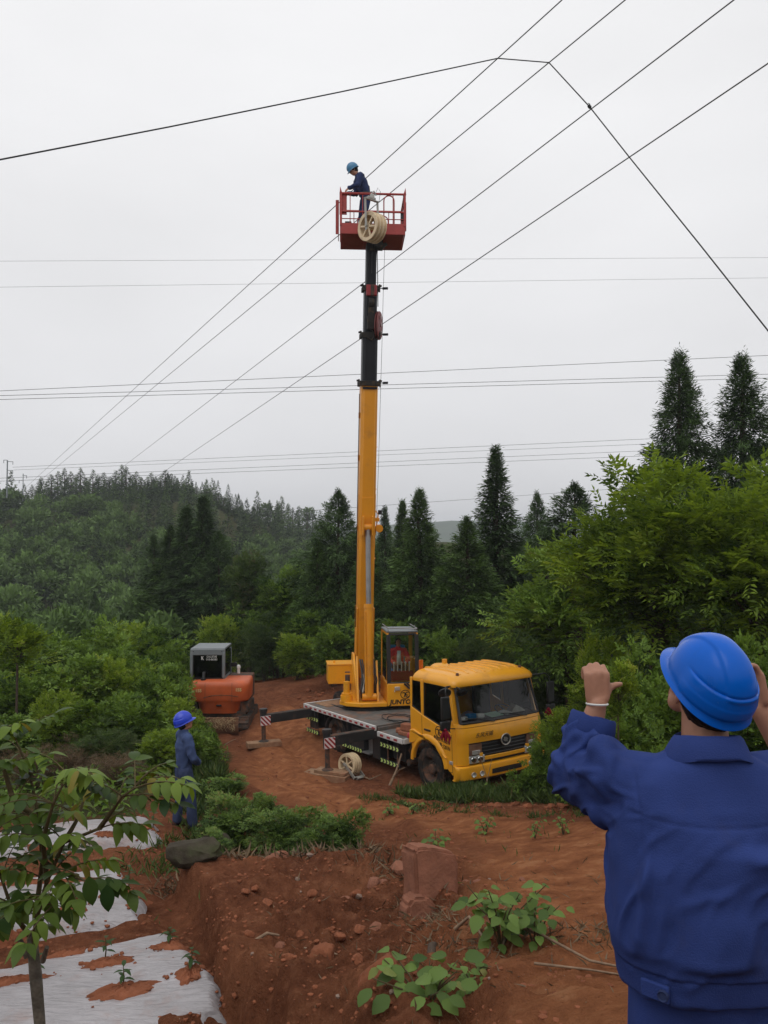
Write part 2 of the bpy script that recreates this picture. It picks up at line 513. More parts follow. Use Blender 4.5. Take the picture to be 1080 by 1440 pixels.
M['cloth4'] = mat('grey_blue_workwear', (0.040, 0.054, 0.110), 0.85, var=0.25, vscale=8, spec=0.1)
M['reelred'] = mat('dull_red_reel', (0.17, 0.035, 0.032), 0.6, var=.3, vscale=6)
M['skin'] = mat('skin', (0.34, 0.165, 0.105), 0.5, var=0.12, vscale=25, spec=0.35, bump=0.05, bscale=120)
M['hair'] = mat('black_hair', (0.009, 0.008, 0.008), 0.5, spec=0.12)
M['boot'] = mat('boot_leather', (0.02, 0.018, 0.017), 0.7, dirt=SOIL, dirt_amt=0.5, spec=0.12)
M['redcloth'] = mat('red_jacket_cloth', (0.58, 0.038, 0.045), 0.8, var=.12, spec=0.12)
M['whitecloth'] = mat('white_cloth', (0.62, 0.62, 0.62), 0.85, var=.08, spec=0.12)
M['ribbon'] = mat('crimson_ribbon', (0.20, 0.008, 0.022), 0.8, var=.2, spec=0.12)
M['orange'] = mat('excavator_orange_paint', (0.50, 0.098, 0.026), 0.48, var=0.16, vscale=3, dirt=(0.28, 0.10, 0.05), dirt_amt=0.25, dscale=2.5)
M['cabgrey'] = mat('excavator_grey_paint', (0.17, 0.19, 0.20), 0.45, var=0.15, dirt=(0.14, 0.10, 0.07), dirt_amt=0.2)
M['rust'] = mat('rusty_steel', (0.16, 0.085, 0.055), 0.85, var=0.3, dirt=(0.22, 0.11, 0.06), dirt_amt=0.5, bump=.2, spec=0.12)
M['straw'] = mat('dry_straw', (0.40, 0.30, 0.17), 0.9, var=0.25, spec=0.12)
M['rope'] = mat('dark_rope', (0.012, 0.012, 0.013), 0.8)
M['wire'] = mat('aluminium_conductor', (0.035, 0.035, 0.037), 0.6, metal=0.0)
M['glass'] = glass_mat('cab_glass', (0.88, 0.91, 0.90), 0.03)
M['glass2'] = glass_mat('tinted_glass', (0.16, 0.17, 0.17), 0.06)
M['glassop'] = glass_mat('clear_glass', (0.85, 0.92, 0.9), 0.05)
M['lamp'] = mat('lamp_lens', (0.55, 0.55, 0.52), 0.12, metal=0.5)
M['chrome'] = mat('chrome', (0.5, 0.5, 0.5), 0.2, metal=1.0)
M['mirror'] = mat('mirror_glass', (0.45, 0.45, 0.47), 0.08, metal=1.0)
M['white'] = mat('white_paint', (0.62, 0.62, 0.60), 0.6, var=.1)
M['cream_print'] = mat('cream_print', (0.62, 0.47, 0.22), 0.6)
M['ink'] = mat('black_print', (0.012, 0.010, 0.010), 0.6)
M['blueitem'] = mat('blue_plastic', (0.02, 0.17, 0.42), 0.4)
M['mint'] = mat('mint_paper', (0.45, 0.66, 0.55), 0.7)
M['greyfab'] = mat('grey_fabric', (0.13, 0.10, 0.115), 0.9, var=.2, spec=0.12)
M['darkint'] = mat('dark_interior', (0.03, 0.032, 0.034), 0.8)
M['amber'] = mat('amber_lens', (0.45, 0.10, 0.01), 0.25)
M['bark'] = mat('bark', (0.075, 0.055, 0.042), 0.9, var=0.35, vscale=14, bump=0.5, bscale=40, spec=0.12)
M['greybark'] = mat('grey_bark', (0.12, 0.105, 0.085), 0.9, var=0.4, vscale=18, dirt=(0.05, 0.05, 0.03), dirt_amt=.4, dscale=14, bump=0.5, bscale=50, spec=0.12)
M['twig'] = mat('dry_twig', (0.22, 0.15, 0.10), 0.9, var=0.3, vscale=20, spec=0.12)
M['stem'] = mat('plant_stem', (0.09, 0.07, 0.035), 0.8, var=0.3, vscale=20, spec=0.12)
M['rock'] = mat('red_sandstone', (0.245, 0.105, 0.066), 0.9, var=0.28, vscale=6, dirt=(0.13, 0.055, 0.036), dirt_amt=0.35, dscale=4, bump=0.5, bscale=35, spec=0.12)
M['darkrock'] = mat('mossy_dark_rock', (0.055, 0.046, 0.034), 0.95, var=0.4, vscale=7, dirt=(0.05, 0.06, 0.025), dirt_amt=0.45, dscale=5, bump=0.5, bscale=30, spec=0.12)
M['clod'] = mat('soil_clod', (0.205, 0.074, 0.038), 0.95, var=0.35, vscale=3.0, bump=0.3, bscale=60, spec=0.12)
M['pebble'] = mat('pale_stone', (0.23, 0.165, 0.13), 0.9, var=0.3, vscale=9, dirt=SOIL, dirt_amt=.3, spec=0.12)
M['conifer'] = leaf_mat('conifer_needles', (0.011, 0.024, 0.009), (0.074, 0.130, 0.038), None, 0.12, 0.6)
M['conifer2'] = leaf_mat('light_conifer_needles', (0.013, 0.030, 0.009), (0.095, 0.165, 0.038), None, 0.15, 0.6)
M['leaf'] = leaf_mat('broad_leaf', (0.026, 0.060, 0.011), (0.185, 0.295, 0.046), (0.15, 0.20, 0.045), 0.25)
M['bright'] = leaf_mat('bright_leaf', (0.040, 0.080, 0.012), (0.240, 0.345, 0.042), (0.32, 0.37, 0.08), 0.40)
M['dull'] = leaf_mat('dull_leaf', (0.022, 0.045, 0.014), (0.090, 0.140, 0.036), (0.11, 0.11, 0.05), 0.2)
M['sapling'] = leaf_mat('sapling_leaf', (0.022, 0.052, 0.014), (0.165, 0.245, 0.038), (0.24, 0.21, 0.04), 0.34, 0.42)
M['weed'] = leaf_mat('weed_leaf', (0.030, 0.064, 0.016), (0.155, 0.240, 0.052), (0.20, 0.20, 0.06), 0.25, 0.5)
M['grass'] = leaf_mat('grass_blade', (0.030, 0.060, 0.016), (0.105, 0.150, 0.036), (0.22, 0.17, 0.08), 0.25)
M['dry'] = leaf_mat('dry_brush', (0.075, 0.050, 0.030), (0.22, 0.15, 0.085), (0.2, 0.15, 0.09), 0.15)
M['far'] = leaf_mat('far_tree_leaf', (0.014, 0.030, 0.011), (0.105, 0.175, 0.042), None, 0.1, 0.7)
# ================================================================== GROUND
def ground_material():
    m = bpy.data.materials.new('red_earth'); m.use_nodes = True
    nt = m.node_tree; N, L = nt.nodes, nt.links
    b = N['Principled BSDF']; b.inputs['Roughness'].default_value = 0.95; b.inputs['Specular IOR Level'].default_value = 0.0
    tc = N.new('ShaderNodeTexCoord'); co = tc.outputs['Object']
    def noise(s, d=8, r=.6):
        n = N.new('ShaderNodeTexNoise'); n.inputs['Scale'].default_value = s; n.inputs['Detail'].default_value = d; n.inputs['Roughness'].default_value = r
        L.new(co, n.inputs['Vector']); return n.outputs['Fac']
    def ramp(src, stops):
        r = N.new('ShaderNodeValToRGB'); L.new(src, r.inputs[0]); c = r.color_ramp
        c.elements[0].position, c.elements[0].color = stops[0][0], (*stops[0][1], 1)
        c.elements[1].position, c.elements[1].color = stops[-1][0], (*stops[-1][1], 1)
        for p, k in stops[1:-1]:
            x = c.elements.new(p); x.color = (*k, 1)
        return r.outputs[0]
    def mix(f, a, c):
        x = N.new('ShaderNodeMix'); x.data_type = 'RGBA'
        if hasattr(f, 'is_linked') or not isinstance(f, float): L.new(f, x.inputs['Factor'])
        else: x.inputs['Factor'].default_value = f
        L.new(a, x.inputs['A']); L.new(c, x.inputs['B']); return x.outputs['Result']
    big = ramp(noise(0.9, 6), [(.32, (.068, .027, .017)), (.5, (.150, .057, .031)), (.70, (.245, .102, .052))])
    fine = ramp(noise(9, 10, .7), [(.3, (.060, .024, .014)), (.52, (.172, .066, .035)), (.75, (.33, .155, .085))])
    soil = mix(0.5, big, fine)
    at_p = N.new('ShaderNodeAttribute'); at_p.attribute_name = 'trodden'
    path = ramp(noise(3.2, 10, .65), [(.3, (.150, .056, .027)), (.55, (.305, .122, .056)), (.74, (.43, .21, .105))])
    soil = mix(at_p.outputs['Fac'], soil, path)
    at_v = N.new('ShaderNodeAttribute'); at_v.attribute_name = 'veg'
    veg = ramp(noise(1.7, 8, .7), [(.35, (.030, .040, .016)), (.55, (.060, .058, .026)), (.75, (.10, .07, .035))])
    nz = noise(5, 6)
    ma = N.new('ShaderNodeMath'); ma.operation = 'MULTIPLY_ADD'; ma.inputs[1].default_value = 0.9; ma.inputs[2].default_value = -0.45
    L.new(nz, ma.inputs[0])
    sm = N.new('ShaderNodeMath'); sm.operation = 'ADD'; sm.use_clamp = True
    L.new(at_v.outputs['Fac'], sm.inputs[0]); 
    ms = N.new('ShaderNodeMath'); ms.operation = 'MULTIPLY'; L.new(ma.outputs[0], ms.inputs[0]); ms.inputs[1].default_value = 1.0
    L.new(ms.outputs[0], sm.inputs[1])
    mr = N.new('ShaderNodeMapRange'); mr.inputs['From Min'].default_value = .35; mr.inputs['From Max'].default_value = .65
    L.new(sm.outputs[0], mr.inputs['Value'])
    soil = mix(mr.outputs[0], soil, veg)
    L.new(soil, b.inputs['Base Color'])
    b1 = N.new('ShaderNodeBump'); b1.inputs['Strength'].default_value = 1.0; b1.inputs['Distance'].default_value = .05
    L.new(noise(22, 10, .7), b1.inputs['Height'])
    b2 = N.new('ShaderNodeBump'); b2.inputs['Strength'].default_value = .5; b2.inputs['Distance'].default_value = .008
    v = N.new('ShaderNodeTexVoronoi'); v.inputs['Scale'].default_value = 55; L.new(co, v.inputs['Vector'])
    L.new(v.outputs['Distance'], b2.inputs['Height']); L.new(b1.outputs[0], b2.inputs['Normal']); L.new(b2.outputs[0], b.inputs['Normal'])
    return m
M['earth'] = ground_material()

def veg_amount(x, y):
    v = np.maximum(sstep(33, 40, y), sstep(-4.2, -5.2, x + .16 * (y - 18)) * sstep(10.5, 14, y))
    v = np.maximum(v, sstep(4.6, 5.4, x - .04 * (y - 12)) * sstep(9.5, 11, y))
    v = np.maximum(v, sstep(3.2, 4.6, x) * sstep(19.5, 22, y) * sstep(60, 24, y))
    v = np.maximum(v, sstep(24, 27, y) * sstep(.6, 1.6, x))
    v = np.maximum(v, sstep(-3.4, -4.4, x) * sstep(14, 17, y) * sstep(23, 20.5, y))
    v = np.maximum(v, .55 * np.exp(-((x + 1.9) / 1.0) ** 4 - ((y - 10.7) / 1.0) ** 2))
    v = np.maximum(v, .6 * np.exp(-((x - 3.2) / 2.0) ** 4 - ((y - 16.4) / .9) ** 2))
    return v

def build_ground():
    ys = [-70, -30, -14, -8, -6, -4.5, -3, -2, -1.2, -.6, 0, .5, 1.0, 1.4, 1.7]
    y = 2.0
    while y < 50: ys.append(y); y *= 1.0065
    while y < 1400: ys.append(y); y *= 1.05
    ys = np.array(ys); s = np.linspace(-1, 1, 381)
    prof = 0.26 * s + 0.95 * s ** 5
    X = np.maximum(ys + 13, 13)[:, None] * prof[None, :]
    Y = np.repeat(ys[:, None], len(s), 1)
    Z = height(X, Y) + rough_h(X, Y)
    far = sstep(45, 70, Y)
    Z = Z + far * fbm(np.stack([X * .05, Y * .05, X * 0], -1), 3) * 2.2
    V = np.stack([X, Y, Z], -1).reshape(-1, 3)
    nx = len(s); i, j = np.meshgrid(np.arange(len(ys) - 1), np.arange(nx - 1), indexing='ij')
    a = (i * nx + j).ravel()
    F = np.stack([a, a + 1, a + nx + 1, a + nx], 1)
    veg = veg_amount(X, Y)
    # the trodden way: from the excavator past the truck's front and up to the right
    px = np.array([(-3.0, 26), (-2.6, 20), (-1.5, 16), (1.2, 13.5), (2.2, 10), (1.75, 6.5), (1.35, 4), (1.2, 2)])
    d = np.full(X.shape, 99.0)
    for p, q in zip(px[:-1], px[1:]):
        e = q - p; t = np.clip(((X - p[0]) * e[0] + (Y - p[1]) * e[1]) / (e @ e), 0, 1)
        d = np.minimum(d, np.hypot(X - p[0] - t * e[0], Y - p[1] - t * e[1]))
    tro = sstep(1.35, .5, d + .5 * fbm(np.stack([X * .8, Y * .8, X * 0], -1), 3)) * .85
    me = np_mesh('ground', V, F, M['earth'], True, {'veg': veg.ravel(), 'trodden': tro.ravel()}, 'POINT')
    return tag(mesh_obj('ground', me), kind='structure')
build_ground()

# a far ridge beyond the valley, seen between the trees
def distant_ridge():
    n = 260; xs = np.linspace(-900, 1500, n)
    top = 22 + 15 * fbm(np.stack([xs * .0035, xs * 0, xs * 0 + 4], -1), 3) + 2.5 * np.abs(fbm(np.stack([xs * .16, xs * 0, xs * 0], -1), 2)) + 9 * np.exp(-((xs - 70) / 110) ** 2)
    V = []; rows = [(820, 0), (900, .55), (960, 1.0), (1080, .6), (1250, 0)]
    for y, k in rows:
        for x, t in zip(xs, top): V.append((x, y + 12 * math.sin(x * .02), -6 + (t + 6) * k))
    F = [(r * n + j, r * n + j + 1, (r + 1) * n + j + 1, (r + 1) * n + j) for r in range(len(rows) - 1) for j in range(n - 1)]
    m = mat('distant_forest', (.035, .06, .03), .9, var=.4, vscale=.05)
    tag(mesh_obj('hill', np_mesh('hill', V, F, m, True)), kind='structure')
distant_ridge()

# ------------------------------------------------------------------ plastic mulch sheets on the raised beds
def film_material():
    m = mat('mulch_film', (.31, .292, .302), .36, var=.25, vscale=2.5, dirt=(.25, .125, .085), dirt_amt=.32, dscale=2.6, bump=.0, spec=.5)
    nt = m.node_tree; N, L = nt.nodes, nt.links
    tc = N.new('ShaderNodeTexCoord')
    mp = N.new('ShaderNodeMapping'); mp.inputs['Scale'].default_value = (2.0, 9.0, 4.0); mp.inputs['Rotation'].default_value = (0, 0, R(-18))
    L.new(tc.outputs['Object'], mp.inputs[0])
    n = N.new('ShaderNodeTexNoise'); n.inputs['Scale'].default_value = 3.0; n.inputs['Detail'].default_value = 7; n.inputs['Distortion'].default_value = .6
    L.new(mp.outputs[0], n.inputs['Vector'])
    bp = N.new('ShaderNodeBump'); bp.inputs['Strength'].default_value = .9; bp.inputs['Distance'].default_value = .04
    L.new(n.outputs['Fac'], bp.inputs['Height']); L.new(bp.outputs[0], N['Principled BSDF'].inputs['Normal'])
    return m
M['film'] = film_material()

FILM_SPOTS, FILM_CRUMBS, FILM_N = [], [], [0]
def film(corners, label, patches):
    """corners: far-left, far-right, near-right, near-left, as ground points"""
    A, B, C_, D = [np.array(hit(*c))[:2] for c in corners]
    nu, nv = 110, 56
    u = np.linspace(0, 1, nu)[:, None, None]; v = np.linspace(0, 1, nv)[None, :, None]
    P = (A * (1 - u) + B * u) * (1 - v) + (D * (1 - u) + C_ * u) * v
    wob = fbm(np.stack([P[..., 0] * 2.2, P[..., 1] * 2.2, P[..., 0] * 0 + 5], -1), 3)
    P = P + np.stack([wob * .16, fbm(np.stack([P[..., 0] * 2.5, P[..., 1] * 2.5, P[..., 0] * 0 + 9], -1), 3) * .10], -1)
    X, Y = P[..., 0], P[..., 1]
    uu = np.repeat(u[..., 0], nv, 1); vv = np.repeat(v[..., 0], nu, 0)
    e = np.minimum(np.minimum(vv, 1 - vv) * 9, (1 - uu) * 14)
    crown = .13 * np.clip(4 * vv * (1 - vv), 0, 1) ** .6
    wr = .026 * (np.abs(fbm(np.stack([X * 1.8 + Y * .5, Y * 7 - X * 2, X * 0], -1), 4)) - .2) + .006 * fbm(np.stack([X * 16, Y * 16, X * 0], -1), 3)
    Z = height(X, Y) + crown + wr + .035 - .16 * np.clip(1 - e, 0, 1) ** 2
    V = np.stack([X, Y, Z], -1).reshape(-1, 3)
    i, j = np.meshgrid(np.arange(nu - 1), np.arange(nv - 1), indexing='ij'); a = (i * nv + j).ravel()
    o = mesh_obj('mulch_film', np_mesh('mulch_film', V, np.stack([a, a + 1, a + nv + 1, a + nv], 1), M['film'], True))
    tag(o, label, 'plastic film', 'plastic mulch sheets over the garden beds')
    for (px, py, rx, ry, rot) in patches:
        p = hit(px, py)
        k = int(np.argmin((X - p.x) ** 2 + (Y - p.y) ** 2)); z0 = Z.ravel()[k]
        n1, n2 = 44, 8; PV = [(0, 0, .030)]; 
        c, s = math.cos(rot), math.sin(rot)
        for r_ in range(1, n2):
            for q in range(n1):
                an = 2 * math.pi * q / n1; t = r_ / (n2 - 1)
                w = 1 + .38 * float(vnoise(np.array([math.cos(an) * 1.7 + px, math.sin(an) * 1.7, py * .1]))) + .22 * float(vnoise(np.array([math.cos(an) * 6 + px, math.sin(an) * 6, py * .1])))
                lx, ly = math.cos(an) * rx * t * w, math.sin(an) * ry * t * w
                PV.append((lx * c - ly * s, lx * s + ly * c, .030 * (1 - t ** 2) - .012 * (t > .95) + .012 * random.uniform(-1, 1)))
        PF = [(0, 1 + q, 1 + (q + 1) % n1) for q in range(n1)]
        mb = MB(); mb.add(PV, PF); 
        mb.add([], [])
        for r_ in range(n2 - 2):
            for q in range(n1):
                b0 = 1 + r_ * n1; mb.f.append((b0 + q, b0 + (q + 1) % n1, b0 + n1 + (q + 1) % n1, b0 + n1 + q)); mb.m.append(0)
        sp = mb.build('soil_patch', M['clod'], o)
        # follow the sheet under the patch
        for vtx in sp.data.vertices:
            wx, wy = p.x + vtx.co.x, p.y + vtx.co.y
            kk = int(np.argmin((X - wx) ** 2 + (Y - wy) ** 2)); vtx.co.z += float(Z.ravel()[kk]) - z0
        sp.location = (p.x, p.y, z0 + .006)
        for q in range(34):
            an, t = random.uniform(0, 6.28), abs(random.gauss(.75, .45)); lx, ly = math.cos(an) * rx * t, math.sin(an) * ry * t * 1.3
            FILM_SPOTS.append((p.x + lx * c - ly * s, p.y + lx * s + ly * c))
    bd = np.where((vv.ravel() < .07) | (vv.ravel() > .93) | (uu.ravel() > .95))[0]
    for k in rng.choice(bd, 170): FILM_SPOTS.append((X.ravel()[k] + rng.normal(0, .03), Y.ravel()[k] + rng.normal(0, .03)))
    for (wx, wy) in FILM_SPOTS[FILM_N[0]:]:
        k = int(np.argmin((X - wx) ** 2 + (Y - wy) ** 2)); FILM_CRUMBS.append((wx, wy, max(float(Z.ravel()[k]), gz(wx, wy) - .01)))
    FILM_N[0] = len(FILM_SPOTS)
    return X, Y, Z

F1 = film([(-170, 1402), (240, 1312), (340, 1432), (-260, 1640)], 'widest pale plastic mulch sheet, nearest, at the foot of the young tree',
          [(95, 1358, .17, .09, .3), (150, 1382, .22, .10, .35), (172, 1424, .24, .12, .3), (240, 1356, .17, .12, .1), (267, 1398, .10, .18, .2), (12, 1410, .30, .07, .3)])
F2 = film([(-150, 1262), (172, 1228), (205, 1294), (-170, 1362)], 'middle plastic mulch sheet, with dark clods lying along its torn edge',
          [(104, 1298, .16, .12, .2), (182, 1272, .20, .07, .2), (40, 1262, .4, .06, .1), (18, 1328, .2, .1, .2), (100, 1262, .3, .05, .1)])
F3 = film([(-120, 1200), (212, 1150), (236, 1190), (-130, 1232)], 'farthest and narrowest plastic mulch sheet, just below the standing worker',
          [(214, 1178, .2, .1, .2), (150, 1188, .16, .08, .1), (60, 1205, .2, .1, .0)])

# ================================================================== VEGETATION
def norm(a): return a / (np.linalg.norm(a, axis=-1, keepdims=True) + 1e-9)

def leaves_mesh(name, P, D, U, L_, W_, tone, mats, droop=.12, fold=.12):
    """two folded triangles per leaf"""
    n = len(P); D = norm(D); S = norm(np.cross(D, U)); U = np.cross(S, D)
    L_ = np.broadcast_to(L_, (n,))[:, None]; W_ = np.broadcast_to(W_, (n,))[:, None]
    V = np.empty((n, 4, 3))
    V[:, 0] = P
    V[:, 1] = P + D * L_ * .45 + S * W_ * .5 + U * W_ * fold
    V[:, 2] = P + D * L_ - U * L_ * droop
    V[:, 3] = P + D * L_ * .45 - S * W_ * .5 + U * W_ * fold
    b = np.arange(n)[:, None] * 4
    F = np.concatenate([b + [0, 2, 1], b + [0, 3, 2]], 1).reshape(-1, 3)
    return np_mesh(name, V.reshape(-1, 3), F, mats, False, {'tone': np.repeat(tone, 2)})

def conifer_leaves(r_, h=8.0, rad=1.5, nb=150, per=70, leaf=.26, wid=.075, top_thin=1.0, droop=.1, belly=.25, gap=.0, ragged=.3):
    """needle sprays along whorled branches; returns leaf arrays"""
    f = (np.arange(nb) + r_.random(nb)) / nb
    z = h * (.04 + .95 * f ** .92)
    t = z / h
    prof = np.where(t < belly, .75 + .25 * t / belly, np.maximum(1 - ((t - belly) / (1 - belly)) ** top_thin, .02))
    az = np.arange(nb) * 2.39996 + r_.normal(0, .5, nb)
    ln = rad * prof * (1 - ragged * r_.random(nb) ** 1.4 + .12 * r_.random(nb))
    lump = vnoise(np.stack([np.cos(az) * 1.6, np.sin(az) * 1.6, z * .95], 1) + r_.random() * 50)
    ln = ln * (1 + .32 * lump)
    keep = r_.random(nb) > gap
    z, az, ln, t = z[keep], az[keep], ln[keep], t[keep]
    cnt = np.maximum((per * (.35 + .65 * ln / rad)).astype(int), 6)
    idx = np.repeat(np.arange(len(z)), cnt); n = len(idx)
    s = r_.random(n) ** .55
    up = (.18 + .5 * t[idx])
    out = np.stack([np.cos(az[idx]), np.sin(az[idx]), np.zeros(n)], 1)
    side = np.stack([-out[:, 1], out[:, 0], np.zeros(n)], 1)
    P = out * (s * ln[idx])[:, None]
    P[:, 2] = z[idx] + s * ln[idx] * (up - droop * 2.2 * s)
    P += side * (r_.normal(0, .16, n) * ln[idx] * (1.15 - .6 * s))[:, None]
    P += r_.normal(0, .05, (n, 3)) * np.array([1, 1, 1.6])
    fin = .38 + .62 * np.maximum(prof[keep][idx], .0) ** .6
    up_t = .9 * np.clip(t[idx] - .75, 0, 1) * 4
    D = out * (.7 + .5 * r_.random((n, 1))) + np.array([0, 0, 1.]) * up_t[:, None] + side * r_.normal(0, .55, (n, 1)) + np.array([0, 0, 1.0]) * (r_.normal(.15 - droop * 2, .5, n))[:, None]
    U = np.array([0, 0, 1.]) + r_.normal(0, .5, (n, 3))
    br = r_.normal(0, .17, len(z)) + .25 * lump[keep]
    tone = np.clip(.16 + .46 * s + br[idx] + r_.normal(0, .14, n), 0, 1)  # needles run paler towards the branch tips, plus random variation
    return P, D, U, fin * leaf * (.65 + .7 * r_.random(n)), fin * wid * (.7 + .6 * r_.random(n)), tone

def trunk_mesh(name, h, r0, seed, lean=.02, material='bark'):
    r_ = random.Random(seed); mb = MB(); pts = []; rs = []
    for k in range(9):
        t = k / 8
        pts.append((r_.uniform(-lean, lean) * h * .3, r_.uniform(-lean, lean) * h * .3, -.3 + t * (h + .2))); rs.append(r0 * (1.25 - t) if k else r0 * 1.5)
    rs[-1] = r0 * .08
    mb.tube(pts, rs, 8)
    o = mb.build(name, M[material]); me = o.data; bpy.data.objects.remove(o); return me

CONS = {}
def conifer_variant(key, mat_='conifer', seed=1, **kw):
    r_ = np.random.default_rng(seed)
    CONS[key] = (leaves_mesh('crown', *conifer_leaves(r_, **kw), M[mat_], .05, .05), trunk_mesh('trunk', 7.8, .13, seed), kw.get('rad', 1.5))
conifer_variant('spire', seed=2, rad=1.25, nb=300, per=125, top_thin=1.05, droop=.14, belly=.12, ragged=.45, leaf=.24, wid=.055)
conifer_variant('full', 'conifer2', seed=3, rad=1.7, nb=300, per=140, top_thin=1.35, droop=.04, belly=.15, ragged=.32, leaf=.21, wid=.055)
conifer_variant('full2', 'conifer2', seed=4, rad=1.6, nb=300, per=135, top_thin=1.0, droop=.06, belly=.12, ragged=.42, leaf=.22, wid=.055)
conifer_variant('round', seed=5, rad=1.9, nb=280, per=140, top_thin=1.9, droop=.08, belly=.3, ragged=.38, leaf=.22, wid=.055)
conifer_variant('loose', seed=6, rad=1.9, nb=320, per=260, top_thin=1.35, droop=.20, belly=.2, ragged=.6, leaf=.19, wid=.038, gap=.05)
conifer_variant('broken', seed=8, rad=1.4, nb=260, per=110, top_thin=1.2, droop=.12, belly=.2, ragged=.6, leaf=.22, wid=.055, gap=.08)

def conifer(px, top, dist, hw, kind, label, group='tall conifers behind the truck'):
    p = at(px, top, dist); z0 = gz(p.x, p.y) if dist < 45 else float(height(p.x, p.y))
    H = p.z - z0 + .1
    cm, tm, rad = CONS[kind]
    t = thing('conifer_tree', label, 'tree', (p.x, p.y, z0 - .1), random.uniform(0, 6.28), group)
    sxy = 1.28 * hw * dist / FPX / rad
    t.scale = (sxy, sxy, H / 8.0)
    mesh_obj('trunk', tm, t); mesh_obj('crown', cm, t)
    return t

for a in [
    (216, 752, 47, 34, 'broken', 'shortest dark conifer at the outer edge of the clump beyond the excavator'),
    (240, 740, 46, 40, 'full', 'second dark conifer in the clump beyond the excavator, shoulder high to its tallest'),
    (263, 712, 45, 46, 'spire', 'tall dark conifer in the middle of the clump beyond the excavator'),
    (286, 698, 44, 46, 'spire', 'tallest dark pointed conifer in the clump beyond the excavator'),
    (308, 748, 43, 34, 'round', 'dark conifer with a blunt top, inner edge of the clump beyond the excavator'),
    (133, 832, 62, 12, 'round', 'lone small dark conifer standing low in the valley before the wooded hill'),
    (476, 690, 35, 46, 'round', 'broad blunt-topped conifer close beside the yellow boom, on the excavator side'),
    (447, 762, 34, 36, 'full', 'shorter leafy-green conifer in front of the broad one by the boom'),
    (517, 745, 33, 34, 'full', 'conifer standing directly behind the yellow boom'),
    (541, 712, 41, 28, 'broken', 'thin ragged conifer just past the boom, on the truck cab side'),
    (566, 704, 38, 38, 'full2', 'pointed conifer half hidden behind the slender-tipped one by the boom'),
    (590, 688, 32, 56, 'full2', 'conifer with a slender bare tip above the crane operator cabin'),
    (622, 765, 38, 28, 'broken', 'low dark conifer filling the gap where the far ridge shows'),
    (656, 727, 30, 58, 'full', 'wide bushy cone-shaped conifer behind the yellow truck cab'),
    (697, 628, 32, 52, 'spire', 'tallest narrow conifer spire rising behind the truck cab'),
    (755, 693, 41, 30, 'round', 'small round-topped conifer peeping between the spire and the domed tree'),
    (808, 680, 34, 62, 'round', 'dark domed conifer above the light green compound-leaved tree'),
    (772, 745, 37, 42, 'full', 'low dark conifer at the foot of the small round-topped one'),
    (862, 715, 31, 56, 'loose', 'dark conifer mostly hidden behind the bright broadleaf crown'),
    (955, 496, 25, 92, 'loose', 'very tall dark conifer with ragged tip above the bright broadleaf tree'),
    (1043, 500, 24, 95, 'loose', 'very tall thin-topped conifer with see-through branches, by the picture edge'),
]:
    conifer(*a)

# ------------------------------------------------------------------ broadleaf trees and shrubs
def compound(r_, B, D, n_pairs, rach, leaf, wid, droop=.25):
    """pinnate leaves: B bases, D directions"""
    n = len(B); D = norm(D); up = np.array([0, 0, 1.])
    S = norm(np.cross(D, up + r_.normal(0, .25, (n, 3)))); U = np.cross(S, D)
    k = n_pairs * 2 + 1
    tt = np.concatenate([np.repeat((np.arange(n_pairs) + 1.0) / (n_pairs + .4), 2), [1.0]])
    sg = np.concatenate([np.tile([1., -1.], n_pairs), [0.]])
    R_ = rach * (.7 + .6 * r_.random(n))
    P = B[:, None] + D[:, None] * (tt[None, :, None] * R_[:, None, None]) - up * (droop * R_[:, None] * tt[None] ** 2)[..., None]
    LD = D[:, None] * (.55 + .45 * (sg == 0))[None, :, None] + S[:, None] * sg[None, :, None] * .85 - up * .18 + r_.normal(0, .12, (n, k, 3))
    LU = np.repeat(U[:, None], k, 1) + r_.normal(0, .18, (n, k, 3))
    L_ = leaf * (.75 + .5 * r_.random((n, k))) * (1 - .3 * np.abs(tt - .55))[None]
    a0 = r_.normal(0, .10, n)
    return P.reshape(-1, 3), LD.reshape(-1, 3), LU.reshape(-1, 3), L_.ravel(), (L_ * wid).ravel(), np.repeat(a0, k)

